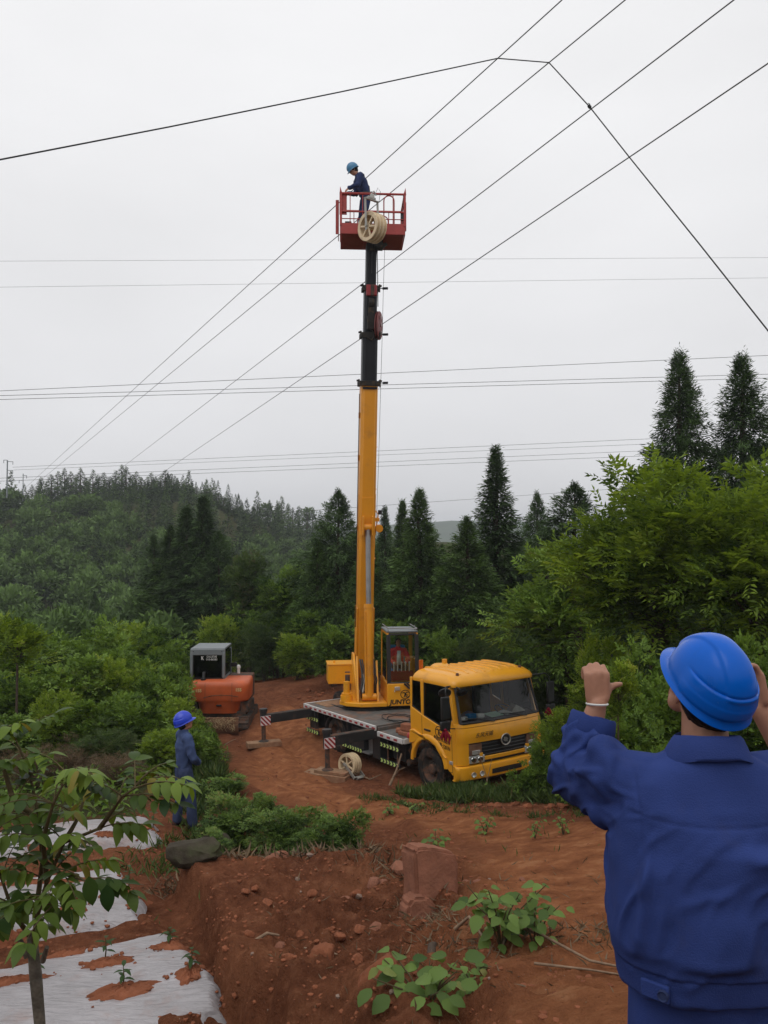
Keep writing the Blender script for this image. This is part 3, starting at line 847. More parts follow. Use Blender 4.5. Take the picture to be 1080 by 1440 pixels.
def broad(seed, rx, rz, zc, ntip, per, leaf, wid=.42, pairs=4, rach=.32, spread=.34, trunk_r=.05, base_n=1, flat=.0, open_=.55, stuffkey='leaf', lobes=9):
    """crown ellipsoid centred at height zc; uneven outline from a few lobes"""
    r_ = np.random.default_rng(seed)
    lob = norm(r_.normal(0, 1, (lobes, 3)) + np.array([0, 0, .35])); lr = .55 + .55 * r_.random(lobes)
    d = norm(r_.normal(0, 1, (ntip, 3)))
    g = np.max(np.exp(-((1 - d @ lob.T) / .22)) * lr[None], 1)
    rad = (.42 + .62 * g) * (r_.random(ntip) ** (open_))
    T = d * rad[:, None] * np.array([rx, rx, rz]) + np.array([0, 0, zc])
    T[:, 2] = np.maximum(T[:, 2], .12 + .1 * r_.random(ntip))
    mb = MB()
    stems = [(r_.normal(0, .12 * rx), r_.normal(0, .12 * rx)) if base_n > 1 else (0, 0) for _ in range(base_n)]
    fork = [max(zc - rz * r_.uniform(.25, .75), .15) for _ in stems]
    for (sx, sy), fz in zip(stems, fork):
        mb.tube([(sx * .3, sy * .3, -.25), (sx * .6, sy * .6, fz * .5), (sx, sy, fz), (sx * 1.3, sy * 1.3, zc + rz * .35)], [trunk_r * 1.25, trunk_r, trunk_r * .8, trunk_r * .2], 7)
    for k in range(ntip):
        q = k % base_n; (sx, sy), fz = stems[q], fork[q]
        p0 = Vector((sx, sy, min(fz + r_.random() * max(T[k, 2] - fz, 0) * .6, zc)))
        p2 = Vector(T[k]); pm = (p0 + p2) / 2 + Vector((0, 0, -.06 * rx + .10 * rz)); rr = trunk_r * (.16 + .16 * r_.random())
        mb.tube([p0, pm, p2], [rr * 1.5, rr, rr * .4], 4)
    idx = np.repeat(np.arange(ntip), per)
    n = len(idx)
    out = norm(T - np.array([0, 0, zc * .8]))
    off = r_.normal(0, 1, (n, 3)); off = norm(off) * (r_.random((n, 1)) ** .5) * spread * np.array([1, 1, .62])
    B = T[idx] + off
    D = out[idx] * .6 + off / spread * .75 + r_.normal(0, .3, (n, 3)) + np.array([0, 0, .22 - flat])
    P, LD, LU, L_, W_, a = compound(r_, B, D, pairs, rach, leaf, wid)
    k = pairs * 2 + 1
    clump = r_.normal(0, .16, ntip)
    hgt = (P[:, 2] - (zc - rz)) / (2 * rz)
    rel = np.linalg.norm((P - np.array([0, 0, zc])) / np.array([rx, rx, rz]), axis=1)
    tone = np.clip(.22 + .28 * np.clip(rel, 0, 1.2) + a + np.repeat(clump[idx], k) + r_.normal(0, .10, len(P)) + .10 * np.clip(hgt, 0, 1), 0, 1)  # leaves run paler outwards and upwards in the crown, plus random variation
    # bare the compound stalks: thin midribs read at close range only, so the limbs stand for them
    cm = leaves_mesh('crown', P, LD, LU, L_, W_, tone, M[stuffkey], .10, .10)
    to = mb.build('trunk', M['bark']); tm = to.data; bpy.data.objects.remove(to)
    return cm, tm

BR = {}
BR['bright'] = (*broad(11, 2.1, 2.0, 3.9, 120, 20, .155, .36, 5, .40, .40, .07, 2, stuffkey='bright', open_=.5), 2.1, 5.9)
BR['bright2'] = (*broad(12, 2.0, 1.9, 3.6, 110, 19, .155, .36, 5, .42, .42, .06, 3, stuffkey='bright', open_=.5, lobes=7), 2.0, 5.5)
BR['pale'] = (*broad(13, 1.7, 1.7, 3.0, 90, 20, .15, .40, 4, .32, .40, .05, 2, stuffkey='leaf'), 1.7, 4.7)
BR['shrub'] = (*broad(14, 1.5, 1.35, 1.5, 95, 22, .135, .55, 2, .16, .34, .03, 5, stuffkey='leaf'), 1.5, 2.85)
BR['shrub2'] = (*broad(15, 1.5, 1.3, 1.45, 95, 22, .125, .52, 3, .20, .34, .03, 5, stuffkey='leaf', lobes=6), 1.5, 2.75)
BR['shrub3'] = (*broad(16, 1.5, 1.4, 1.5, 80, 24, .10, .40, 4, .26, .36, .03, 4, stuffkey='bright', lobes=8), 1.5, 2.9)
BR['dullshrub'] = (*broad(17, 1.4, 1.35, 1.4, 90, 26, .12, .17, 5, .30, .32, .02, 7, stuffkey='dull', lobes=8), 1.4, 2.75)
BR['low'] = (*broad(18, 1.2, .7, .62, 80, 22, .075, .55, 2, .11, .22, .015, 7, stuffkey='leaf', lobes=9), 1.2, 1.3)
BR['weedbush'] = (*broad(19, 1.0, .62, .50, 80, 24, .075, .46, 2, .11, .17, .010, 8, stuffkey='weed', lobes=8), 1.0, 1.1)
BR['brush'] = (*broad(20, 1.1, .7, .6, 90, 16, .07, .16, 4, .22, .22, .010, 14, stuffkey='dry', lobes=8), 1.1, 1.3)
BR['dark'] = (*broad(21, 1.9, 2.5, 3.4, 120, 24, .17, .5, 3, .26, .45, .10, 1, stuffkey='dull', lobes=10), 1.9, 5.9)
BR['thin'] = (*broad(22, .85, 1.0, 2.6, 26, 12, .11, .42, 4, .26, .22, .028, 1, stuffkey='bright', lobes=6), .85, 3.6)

def leafy(name, px, top, dist, hw, kind, label, cat, group=None, sink=.05):
    p = at(px, top, dist); z0 = gz(p.x, p.y)
    cm, tm, rad, hh = BR[kind]
    H = max(p.z - z0, .3)
    t = thing(name, label, cat, (p.x, p.y, z0 - sink), random.uniform(0, 6.28), group)
    s = hw * dist / FPX / rad; t.scale = (s, s, H / hh)
    mesh_obj('trunk' if cat == 'tree' else 'stem', tm, t); mesh_obj('crown' if cat == 'tree' else 'foliage', cm, t)
    return t

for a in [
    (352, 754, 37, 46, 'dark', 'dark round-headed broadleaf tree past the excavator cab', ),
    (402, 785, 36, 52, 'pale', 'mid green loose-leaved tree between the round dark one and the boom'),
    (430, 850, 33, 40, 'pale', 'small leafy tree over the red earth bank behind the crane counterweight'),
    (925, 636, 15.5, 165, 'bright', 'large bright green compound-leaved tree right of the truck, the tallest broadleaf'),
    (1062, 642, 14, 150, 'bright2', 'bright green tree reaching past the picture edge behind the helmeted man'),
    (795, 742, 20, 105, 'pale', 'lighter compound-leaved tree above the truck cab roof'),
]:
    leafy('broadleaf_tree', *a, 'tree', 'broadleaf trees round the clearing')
leafy('young_tree', 26, 843, 17.5, 58, 'thin', 'thin young tree with a bare slender stem at the edge of the thicket', 'tree')
leafy('young_tree', 868, 905, 9.8, 40, 'thin', 'slender leafy sapling just above the raised fist of the near man', 'tree')

TH = 'leafy green shrub crowded into the thicket between garden and excavator'
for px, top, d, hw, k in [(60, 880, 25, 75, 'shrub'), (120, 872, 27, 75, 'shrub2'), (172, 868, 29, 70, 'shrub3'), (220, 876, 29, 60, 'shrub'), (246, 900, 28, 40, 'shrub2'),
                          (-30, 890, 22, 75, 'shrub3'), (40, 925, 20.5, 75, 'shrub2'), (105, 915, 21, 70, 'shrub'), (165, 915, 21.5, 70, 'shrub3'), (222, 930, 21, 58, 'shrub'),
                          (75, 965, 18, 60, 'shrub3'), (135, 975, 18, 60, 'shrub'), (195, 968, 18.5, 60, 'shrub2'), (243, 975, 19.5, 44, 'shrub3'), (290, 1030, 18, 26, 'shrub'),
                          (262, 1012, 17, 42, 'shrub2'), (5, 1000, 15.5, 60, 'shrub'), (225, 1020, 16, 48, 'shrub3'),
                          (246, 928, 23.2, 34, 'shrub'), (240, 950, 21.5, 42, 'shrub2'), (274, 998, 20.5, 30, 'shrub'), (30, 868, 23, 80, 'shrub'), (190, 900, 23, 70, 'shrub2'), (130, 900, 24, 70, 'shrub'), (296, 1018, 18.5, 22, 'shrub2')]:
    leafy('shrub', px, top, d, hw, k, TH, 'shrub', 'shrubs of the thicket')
for px, top, d, hw, k, lb in [(100, 1040, 15, 70, 'brush', 'brown dry brush clump behind the young walnut-like sapling'), (165, 1052, 14.6, 60, 'brush', 'brown dry brush beside the standing worker, nearer to his legs'),
                              (40, 1040, 14.4, 60, 'brush', 'brown dry brush clump at the picture edge under the thicket'), (140, 1012, 15.8, 55, 'dullshrub', 'grey-green tall weeds standing behind the dry brush')]:
    leafy('brush_clump', px, top, d, hw, k, lb, 'brush', 'dry brush at the garden edge')
for px, top, d, hw, k, lb in [
    (735, 868, 25, 62, 'dullshrub', 'feathery dark shrub behind the truck cab roof'),
    (680, 868, 27, 48, 'dullshrub', 'feathery shrub between the operator cabin and the truck cab'),
    (632, 880, 28, 40, 'shrub2', 'dark shrub just past the operator cabin'),
    (560, 866, 29, 40, 'shrub', 'dark shrub directly behind the operator cabin'),
    (470, 868, 29, 46, 'shrub2', 'dark green shrub above the yellow counterweight box'),
    (418, 886, 31, 40, 'shrub3', 'green shrub at the head of the red earth bank'),
    (340, 850, 35, 44, 'shrub2', 'dark shrub in the shade past the excavator cab'),
    (372, 862, 33.5, 40, 'dullshrub', 'dull feathery shrub between excavator and red bank'),
    (392, 838, 36, 44, 'shrub', 'tall shrub at the back of the track'),
    (312, 858, 34, 44, 'shrub3', 'leafy shrub directly behind the excavator roof'),
    (790, 868, 21, 80, 'dullshrub', 'feathery shrub beside the truck windscreen'),
    (845, 880, 16, 75, 'shrub3', 'leafy shrub with yellow-green sprays beside the raised fist'),
    (905, 905, 12.5, 95, 'shrub2', 'small-leaved dense shrub between the raised fist and the blue helmet'),
    (1000, 860, 13.5, 110, 'dullshrub', 'dark shrub directly behind the blue helmet'),
    (1075, 880, 11, 90, 'shrub', 'dark leafy shrub behind the near man\'s far hand'),
    (865, 975, 11.2, 70, 'shrub2', 'dense low shrub just above the near man\'s raised sleeve'),
    (800, 985, 16.5, 52, 'shrub3', 'yellow-green shrub touching the truck\'s far mirror'),
    (770, 1022, 16.3, 40, 'low', 'low green shrub against the truck bumper'),
    (820, 1040, 14.5, 52, 'low', 'low green shrub between truck and raised sleeve'),
    (740, 1066, 16.2, 36, 'low', 'low weedy shrub under the truck grille'),
    (930, 1010, 10, 75, 'low', 'low shrub below the blue helmet, behind the collar'),
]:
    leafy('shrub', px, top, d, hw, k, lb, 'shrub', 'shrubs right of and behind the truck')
for px, top, d, hw, k, lb in [
    (335, 1118, 11.4, 68, 'weedbush', 'leafy weed bush on the bank edge nearest the standing worker'),
    (400, 1128, 10.8, 70, 'weedbush', 'broad leafy weed bush at the middle of the bank edge'),
    (482, 1136, 10.6, 44, 'weedbush', 'dense fine-leaved weed bush at the road end of the bank edge'),
    (445, 1150, 10.2, 50, 'weedbush', 'low weed bush in front, above the dug soil'),
    (300, 1170, 10.6, 40, 'weedbush', 'small weed bush above the dark mossy rock'),
    (320, 1085, 14.5, 44, 'low', 'low green bush behind the standing worker, by the track'),
    (370, 1110, 13, 40, 'weedbush', 'low sprawling weeds on the track side of the bank'),
]:
    leafy('weed_bush', px, top, d, hw, k, lb, 'bush', 'weed bushes along the bank edge')

# ------------------------------------------------------------------ the wooded hill
def small_conifer(seed, n_b=80, per=11, leaf=.62):
    return conifer_leaves(np.random.default_rng(seed), h=8, rad=1.5, nb=n_b, per=per, leaf=leaf, wid=.24, top_thin=1.1, droop=.1, belly=.2, ragged=.35)
def small_broad(seed, n=540):
    r_ = np.random.default_rng(seed)
    lob = norm(r_.normal(0, 1, (7, 3)) + [0, 0, .4]); d = norm(r_.normal(0, 1, (n, 3)) + [0, 0, .25])
    g = np.max(np.exp(-(1 - d @ lob.T) / .25), 1)
    P = d * ((.45 + .6 * g) * r_.random(n) ** .3)[:, None] * np.array([2.6, 2.6, 2.3]) + np.array([0, 0, 3.2])
    return P, d + r_.normal(0, .6, (n, 3)), np.array([0, 0, 1.]) + r_.normal(0, .5, (n, 3)), .55 * (.6 + .8 * r_.random(n)), .36 * (.6 + .8 * r_.random(n)), np.clip(.42 + .55 * d[:, 2] * .6 + r_.normal(0, .13, n), 0, 1)  # last array: leaf tone, paler towards the top of the crown
SC = [small_conifer(s) for s in (31, 32, 33, 34)]
SB = [small_broad(s) for s in (41, 42, 43)]
def tri_leaves(name, P, D, U, L_, W_, tone, mt):
    n = len(P); D = norm(D); S = norm(np.cross(D, U)); V = np.empty((n, 3, 3))
    V[:, 0] = P - S * W_[:, None] * .5; V[:, 1] = P + D * L_[:, None]; V[:, 2] = P + S * W_[:, None] * .5
    return np_mesh(name, V.reshape(-1, 3), np.arange(3 * n).reshape(-1, 3), mt, False, {'tone': tone})
def woodland(name, places):
    acc = [[] for _ in range(6)]
    for (x, y, z, s, kind, v, sh) in places:
        src = (SC if kind == 'c' else SB)[v % (4 if kind == 'c' else 3)]
        a = random.uniform(0, 6.28); c, sn = math.cos(a), math.sin(a); Rm = np.array([[c, -sn, 0], [sn, c, 0], [0, 0, 1]])
        acc[0].append(src[0] @ Rm.T * s + [x, y, z]); acc[1].append(src[1] @ Rm.T); acc[2].append(src[2]); acc[3].append(src[3] * s); acc[4].append(src[4] * s)
        acc[5].append(np.clip(src[5] + sh, 0, 1))
    me = tri_leaves(name, *[np.concatenate(k) for k in acc], M['far'])
    return tag(mesh_obj(name, me), kind='stuff')
pl = []
r2 = random.Random(5)
for k in range(900):
    y = r2.uniform(78, 182); x = r2.uniform(-.55 * y, .06 * y) if r2.random() < .87 else r2.uniform(-.6 * y, .6 * y)
    z = float(height(x, y)); kind = 'c' if (z > 2.5 or r2.random() < .25) else 'b'
    if kind == 'c' and float(vnoise(np.array([x * .06, y * .05, 2.]))) > .15: kind = 'b'
    if z > 9.5: kind = 'c'
    pl.append((x, y, z - .4, r2.uniform(.55, 1.1) * (.62 if z > 10.5 else 1), kind, r2.randrange(12), (-.20 if kind == 'c' else .03) + r2.gauss(0, .12)))
tag(woodland('far_woodland', pl), 'dense mixed wood covering the hill across the valley', 'woodland')
pl = []
for k in range(260):
    y = r2.uniform(40, 66); x = r2.uniform(-.50 * y, .62 * y); z = float(height(x, y))
    kind = 'c' if r2.random() < .5 and x > -8 else 'b'
    pl.append((x, y, z - .3, r2.uniform(.55, .85) * (.8 if kind == 'c' else .9), kind, r2.randrange(12), -.1 + r2.gauss(0, .1)))
tag(woodland('near_woodland', pl), 'dark undergrowth and small trees massed behind the conifers', 'woodland')

pl = []  # unseen trees added behind the camera to cut front fill and darken reflections
for k in range(120):
    a = r2.uniform(math.pi * .95, math.pi * 2.05); d = r2.uniform(16, 34); x, y = d * math.cos(a), d * math.sin(a) - 2
    if y > 2 or abs(x) < 2 and y > -8: continue
    pl.append((x, y, 3.4 if x > -4 else 2.6, r2.uniform(.8, 1.35), 'b' if r2.random() < .6 else 'c', r2.randrange(12), r2.gauss(-.05, .1)))
tag(woodland('unseen_woodland', pl), 'unseen mixed wood added behind the camera to cut front fill light', 'woodland')

RID = [leaves_mesh('crown', *conifer_leaves(np.random.default_rng(50 + k), h=8, rad=1.5, nb=120, per=18, leaf=.5, wid=.16, top_thin=1.1, droop=.1, belly=.2, ragged=.4), M['far'], .05, .05) for k in range(4)]
RTR = trunk_mesh('trunk', 7.5, .14, 77)
def ridge_tree(px, top, dist, hw, label, v=None):
    p = at(px, top, dist); z0 = float(height(p.x, p.y)) - 1.5
    t = thing('conifer_tree', label, 'tree', (p.x, p.y, z0), r2.uniform(0, 6.28), 'conifers along the crest of the far hill')
    s = hw * dist / FPX / 1.5; t.scale = (s, s, max((p.z - z0), 4) / 8)
    mesh_obj('trunk', RTR, t); mesh_obj('crown', RID[r2.randrange(4) if v is None else v], t)
crest = [(58, 672), (72, 668), (82, 664), (91, 660), (100, 664), (108, 668), (114, 657), (122, 670), (131, 661), (138, 668), (146, 666), (155, 669), (163, 663), (172, 655), (178, 657), (186, 668),
         (192, 664), (199, 672), (207, 669), (213, 666), (219, 669), (226, 670), (233, 662), (241, 668), (250, 676), (258, 682), (266, 680), (276, 694), (290, 700), (300, 697), (308, 703), (315, 700), (322, 709)]
for px, top in crest:
    ridge_tree(px, top + r2.uniform(-2, 2), r2.uniform(158, 166), r2.uniform(14, 21), 'small dark conifer on the crest of the far wooded hill')
for px, top in [(338, 712), (347, 716), (356, 712), (390, 704), (396, 698), (405, 708), (412, 714), (420, 712), (440, 716), (450, 718), (330, 716), (365, 716), (380, 714), (432, 716), (462, 722), (30, 690), (45, 682), (5, 688), (16, 692)]:
    ridge_tree(px, top, r2.uniform(195, 205) if px > 100 else 160, r2.uniform(12, 18), 'small dark conifer on the lower shoulder of the far hill')
FB = leaves_mesh('crown', *SB[1], M['far'])
for px, top, lb in [(374, 706, 'flat-crowned broadleaf tree alone on the skyline between excavator clump and boom'), (433, 712, 'second flat-crowned broadleaf tree on the skyline, closer to the boom'), (12, 684, 'rounded broadleaf tree at the feet of the two far poles')]:
    p = at(px, top, 200 if px > 100 else 160); z0 = float(height(p.x, p.y))
    t = thing('broadleaf_tree', lb, 'tree', (p.x, p.y, p.z - 5.2), 0.5, 'broadleaf trees on the far skyline'); t.scale = (.95, .95, .95)
    mesh_obj('trunk', RTR, t, scale=(1, 1, .45)); mesh_obj('crown', FB, t)

# ------------------------------------------------------------------ ground cover (uncountable)
def blades(name, pts, hgt, wid, key, spread=.5, label=None):
    r_ = np.random.default_rng(len(pts)); P = np.array(pts, float); n = len(P)
    D = np.array([0, 0, 1.]) + r_.normal(0, spread, (n, 3)) * [1, 1, .2]
    L_ = hgt * (.45 + .9 * r_.random(n)); U = r_.normal(0, 1, (n, 3)) + [0, 0, .2]
    me = leaves_mesh(name, P, D, U, L_, wid * (.6 + .8 * r_.random(n)), np.clip(r_.normal(.45, .2, n), 0, 1), M[key], .25, .02)
    o = tag(mesh_obj(name, me), label, None, None, 'stuff'); return o

def scatter(n, x0, x1, y0, y1, test, seed):
    r_ = np.random.default_rng(seed); x = r_.uniform(x0, x1, n); y = r_.uniform(y0, y1, n)
    k = r_.random(n) < test(x, y); x, y = x[k], y[k]
    return np.stack([x, y, height(x, y) + rough_h(x, y) - .01], 1)

def patchy(x, y, s=1.6, o=0.): return sstep(-.05, .35, fbm(np.stack([x * s, y * s, x * 0 + o], -1), 3))

# low leafy undergrowth wherever the ground is overgrown
P = scatter(90000, -13, 11, 10.5, 34, lambda x, y: sstep(.45, .8, veg_amount(x, y)), 3)
r_ = np.random.default_rng(4); n = len(P)
me = leaves_mesh('undergrowth', P + np.stack([0 * P[:, 0], 0 * P[:, 0], .32 * r_.random(n) ** 1.5], 1), r_.normal(0, 1, (n, 3)) + [0, 0, .35], r_.normal(0, .5, (n, 3)) + [0, 0, 1], .11 * (.5 + r_.random(n)), .055 * (.5 + r_.random(n)), np.clip(r_.normal(.42, .17, n), 0, 1), M['leaf'])
tag(mesh_obj('undergrowth', me), kind='stuff')
# grass in front of the truck and along the track
def near_line(x, y, pts, w):
    d = np.full(np.shape(x), 99.)
    for p, q in zip(pts[:-1], pts[1:]):
        p, q = np.array(p), np.array(q); e = q - p
        t = np.clip(((x - p[0]) * e[0] + (y - p[1]) * e[1]) / (e @ e), 0, 1)
        d = np.minimum(d, np.hypot(x - p[0] - t * e[0], y - p[1] - t * e[1]))
    return sstep(w, w * .35, d)
tl = [(1.05, 17.15), (1.9, 16.6), (2.9, 16.5), (3.9, 15.6), (4.7, 13.6)]
blades('grass', scatter(110000, .3, 5.6, 12.5, 18.5, lambda x, y: near_line(x, y, tl, 1.0) * (.25 + .75 * patchy(x, y)), 5), .24, .011, 'grass', .65)
blades('grass', scatter(50000, -4.5, 4.5, 7, 17.5, lambda x, y: .05 * patchy(x, y, 1.1, 4.) * sstep(.6, .1, soil_mask(x, y)) * .3 + .5 * sstep(.55, .75, fbm(np.stack([x * .9, y * .9, x * 0 + 8], -1), 2) + .35 * near_line(x, y, [(.3, 14.6), (1.4, 12.8), (2.6, 12.2), (3.6, 11.8)], .6)), 6), .09, .008, 'grass', .8)
blades('grass', scatter(26000, -4.6, -1.0, 8.6, 16, lambda x, y: near_line(x, y, [(-2.9, 10.2), (-2.3, 11.8), (-3.3, 14.5)], .75) * (.2 + .8 * patchy(x, y, 1.9, 2.)) * .7, 8), .15, .012, 'grass', .7)
blades('grass', scatter(40000, -5.5, -1.0, 10.5, 20, lambda x, y: near_line(x, y, [(-2.2, 11.4), (-3.2, 14.2), (-3.7, 16.5), (-4.3, 19)], .6) * (.2 + .8 * patchy(x, y, 1.9, 6.)), 18), .22, .012, 'grass', .7)
blades('grass', scatter(40000, -1.5, 4.5, 10, 16, lambda x, y: near_line(x, y, [(-.2, 15.2), (.9, 14.2), (2.2, 13.6), (3.6, 12.2)], .5) * .55 * patchy(x, y, 2.2, 3.), 19), .13, .010, 'grass', .8)
blades('dry_grass', scatter(16000, -3.2, 1.4, 6.5, 11, lambda x, y: near_line(x, y, [(-2.5, 9.3), (-2.0, 9.1), (-1.2, 9.2), (-.2, 9.4), (.2, 8.2)], .35) * .5, 9), .16, .0035, 'dry', 1.6)
blades('dry_grass', scatter(40000, -1.0, 3.2, 3.6, 8.5, lambda x, y: .02 + .35 * near_line(x, y, [(.2, 7.4), (.5, 6.2), (.3, 4.8), (.9, 5.6), (2.0, 5.0)], .4), 10), .09, .0022, 'dry', 2.2)
# ================================================================== CRANE TRUCK
YAW = 0.57211
def text(name, s, size, o, xd, yd, mt, parent, ext=.003, align='CENTER', shear=0, bold=0, sx=1.0):
    cu = bpy.data.curves.new(name, 'FONT'); cu.body = s; cu.size = size; cu.extrude = ext; cu.align_x = align; cu.align_y = 'CENTER'; cu.shear = shear; cu.offset = bold
    cu.resolution_u = 3; cu.materials.append(mt)
    ob = bpy.data.objects.new(name, cu); link(ob, parent)
    x = Vector(xd).normalized(); y = Vector(yd).normalized(); z = x.cross(y).normalized(); y = z.cross(x)
    m = Matrix((x * sx, y, z)).transposed().to_4x4(); m.translation = Vector(o)
    me = bpy.data.meshes.new_from_object(ob); bpy.data.objects.remove(ob); bpy.data.curves.remove(cu)
    o2 = mesh_obj(name, me, parent); o2.matrix_local = m
    if not me.materials: me.materials.append(mt)
    return o2

truck = thing('crane_truck', 'yellow truck crane with raised boom and red work basket, parked on outriggers', 'crane truck', (2.714, 18.125, 0.0), (0.0136, -0.0244, YAW - math.pi / 2))
TRW = Matrix.Translation(truck.location) @ truck.rotation_euler.to_matrix().to_4x4()
FL = Matrix.Diagonal((1, -1, 1, 1))          # u forward, v to the truck's right, h up
def T(): return MB(FL)
def tv(u, v, h): return Vector((u, -v, h))
def tw(u, v, h): return TRW @ tv(u, v, h)     # world point

# --- chassis
mb = T()
for s in (-1, 1):
    mb.box((-4.0, .42 * s, .78), (7.6, .09, .26))
for u in (-7.5, -6.2, -4.9, -3.6, -2.4, -.9):
    mb.box((u, 0, .76), (.12, .80, .16))
mb.cyl((-5.6, -.9, .5), (-5.6, .9, .5), .09); mb.cyl((-1.3, -.9, .5), (-1.3, .9, .5), .08); mb.cyl((-5.6, -.16, .5), (-5.6, .16, .5), .24)
mb.cyl((-5.4, 0, .55), (-1.8, 0, .8), .06)
mb.box((-1.4, 0, .85), (1.3, .8, .5))
mb.build('chassis', M['black'], truck, bevel=.01)

# --- deck: long rear deck and a lower step behind the cab
deck = T()
deck.box((-5.4, 0, 1.105), (3.9, 2.44, .05))
deck.box((-2.80, 0, .985), (1.1, 2.40, .05))
deck.box((-3.42, 0, 1.04), (.06, 2.38, .10))
dk = deck.build('deck', M['deck'], truck, bevel=.004)
mb = T()
for s in (-1, 1):
    mb.box((-5.4, 1.245 * s, 1.075), (3.96, .05, .12)); mb.box((-2.80, 1.225 * s, .955), (1.12, .05, .12))
mb.box((-7.375, 0, 1.075), (.05, 2.44, .12)); mb.box((-2.225, 0, .955), (.05, 2.40, .12))
mb.build('deck_rim', M['rim'], dk, bevel=.006)
mb = T()
for k in range(14):
    mb.box((-7.2 + k * .285, 1.2725, 1.068), (.145, .006, .052))
for k in range(3):
    mb.box((-3.14 + k * .31, 1.2525, .948), (.15, .006, .052))
mb.build('reflector', M['redtape'], dk, smooth=0)['kind'] = 'stuff'
mb = T(); mb.box((-5.0, 1.275, 1.066), (.10, .012, .06)); mb.build('marker_lamp', M['amber'], dk, bevel=.004)
# steel plates, hatch and slots let into the deck
mb = T(); mb.box((-6.85, .55, 1.136), (.8, .9, .012)); mb.box((-6.75, -.5, 1.136), (.9, .8, .012)); mb.build('hatch_plate', M['wood'], dk, bevel=.003)
mb = T(); mb.box((-6.2, .72, 1.14), (.9, .07, .012)); mb.build('deck_slot', M['black'], dk)

# --- wheels
def wheel(u, v, w=.30, dual=False):
    mb = T(); s = 1 if v > 0 else -1; r = .50
    prof = [(.30, -w / 2), (.36, -w / 2 - .01), (.455, -w / 2 + .0), (.49, -w / 2 + .03), (r, -w / 2 + .05)]
    prof += [(r, -.045), (r - .022, -.04), (r - .022, -.022), (r, -.017), (r, .017), (r - .022, .022), (r - .022, .04), (r, .045)]
    prof += [(r, w / 2 - .05), (.49, w / 2 - .03), (.455, w / 2), (.36, w / 2 + .01), (.30, w / 2), (.28, 0)]
    mb.lathe(prof, (u, v, .5), (0, 1, 0), 40, closed=True)
    for k in range(34):
        a = 2 * math.pi * k / 34
        for ss in (-1, 1):
            c = Vector((u + math.cos(a) * .497, v + ss * (w / 2 - .06), .5 + math.sin(a) * .497))
            mb.box(c, (.03, .07, .05), Matrix.Rotation(-a, 3, 'Y'))
    wh = bpy.data.objects.new('wheel', None); link(wh, truck); wh.location = (0, 0, 0)
    mb.build('tyre', M['rubber'], wh, smooth=40)
    mb = T()
    mb.lathe([(.30, .13), (.285, .135), (.27, .10), (.22, .03), (.17, .015), (.13, .02), (.12, .09), (.085, .12), (.0, .125)], (u, v, .5), (0, s, 0), 28)
    mb.lathe([(.30, -.13), (.28, -.13), (.28, .1)], (u, v, .5), (0, s, 0), 28)
    mb.build('rim', M['mud'], wh, smooth=30)
    mb = T()
    for k in range(8):
        a = 2 * math.pi * k / 8
        mb.cyl((u + .155 * math.cos(a), v + s * .015, .5 + .155 * math.sin(a)), (u + .155 * math.cos(a), v + s * .055, .5 + .155 * math.sin(a)), .017, n=6)
    mb.build('wheel_nut', M['mud'], wh)['kind'] = 'stuff'
for s in (-1, 1):
    wheel(-1.23, 1.02 * s); wheel(-5.6, 1.02 * s); wheel(-5.6, .70 * s)

# --- rear mudguards and flaps
for s in (-1, 1):
    mb = T(); n = 14; rings = []
    for k in range(n + 1):
        a = math.pi * (-.04 + 1.08 * k / n); c, q = math.cos(a), math.sin(a)
        rings.append([(-5.6 + .62 * c, s * .55, .5 + .56 * q), (-5.6 + .62 * c, s * 1.20, .5 + .56 * q), (-5.6 + .585 * c, s * 1.20, .5 + .525 * q), (-5.6 + .585 * c, s * .55, .5 + .525 * q)])
    mb.loft(rings); mb.box((-6.26, .90 * s, .72), (.02, .55, .78))
    mb.box((-4.93, 1.0 * s, .70), (.04, .42, .70))
    mb.build('mudguard', M['black'], truck, smooth=30)

# --- tanks, boxes, steps and the side guards with lime chevrons
mb = T(); mb.box((-4.48, .98, .60), (.62, .36, .62)); mb.build('tool_box', M['black'], truck, bevel=.015)
mb = T(); mb.box((-4.0, 1.08, .76), (.34, .26, .03)); mb.box((-4.0, 1.08, .34), (.34, .26, .04)); mb.box((-4.0, 1.0, .55), (.30, .04, .4)); mb.build('step', M['greysteel'], truck, bevel=.004)
mb = T(); mb.box((-3.52, 0, .62), (.36, 2.36, .66)); mb.build('outrigger_box', M['black'], truck, bevel=.012)
mb = T(); mb.box((-6.98, 0, .72), (.34, 2.36, .50)); mb.build('outrigger_box', M['black'], truck, bevel=.012)
mb = T(); mb.cyl((-3.1, -1.0, .62), (-2.3, -1.0, .62), .27, n=20); mb.build('fuel_tank', M['black'], truck)
mb = T(); mb.box((-2.75, .78, .58), (.55, .42, .42)); mb.build('battery_box', M['black'], truck, bevel=.02)
mb = T(); mb.cyl((-2.2, .55, .75), (-2.2, .95, .75), .13, n=16); mb.cyl((-2.35, .62, .4), (-2.35, 1.0, .4), .08, n=12)
mb.tube([(-2.25, .7, .8), (-2.2, .9, .95), (-2.3, 1.0, .7), (-2.15, .95, .5)], .02); mb.build('air_tank', M['mud'], truck)

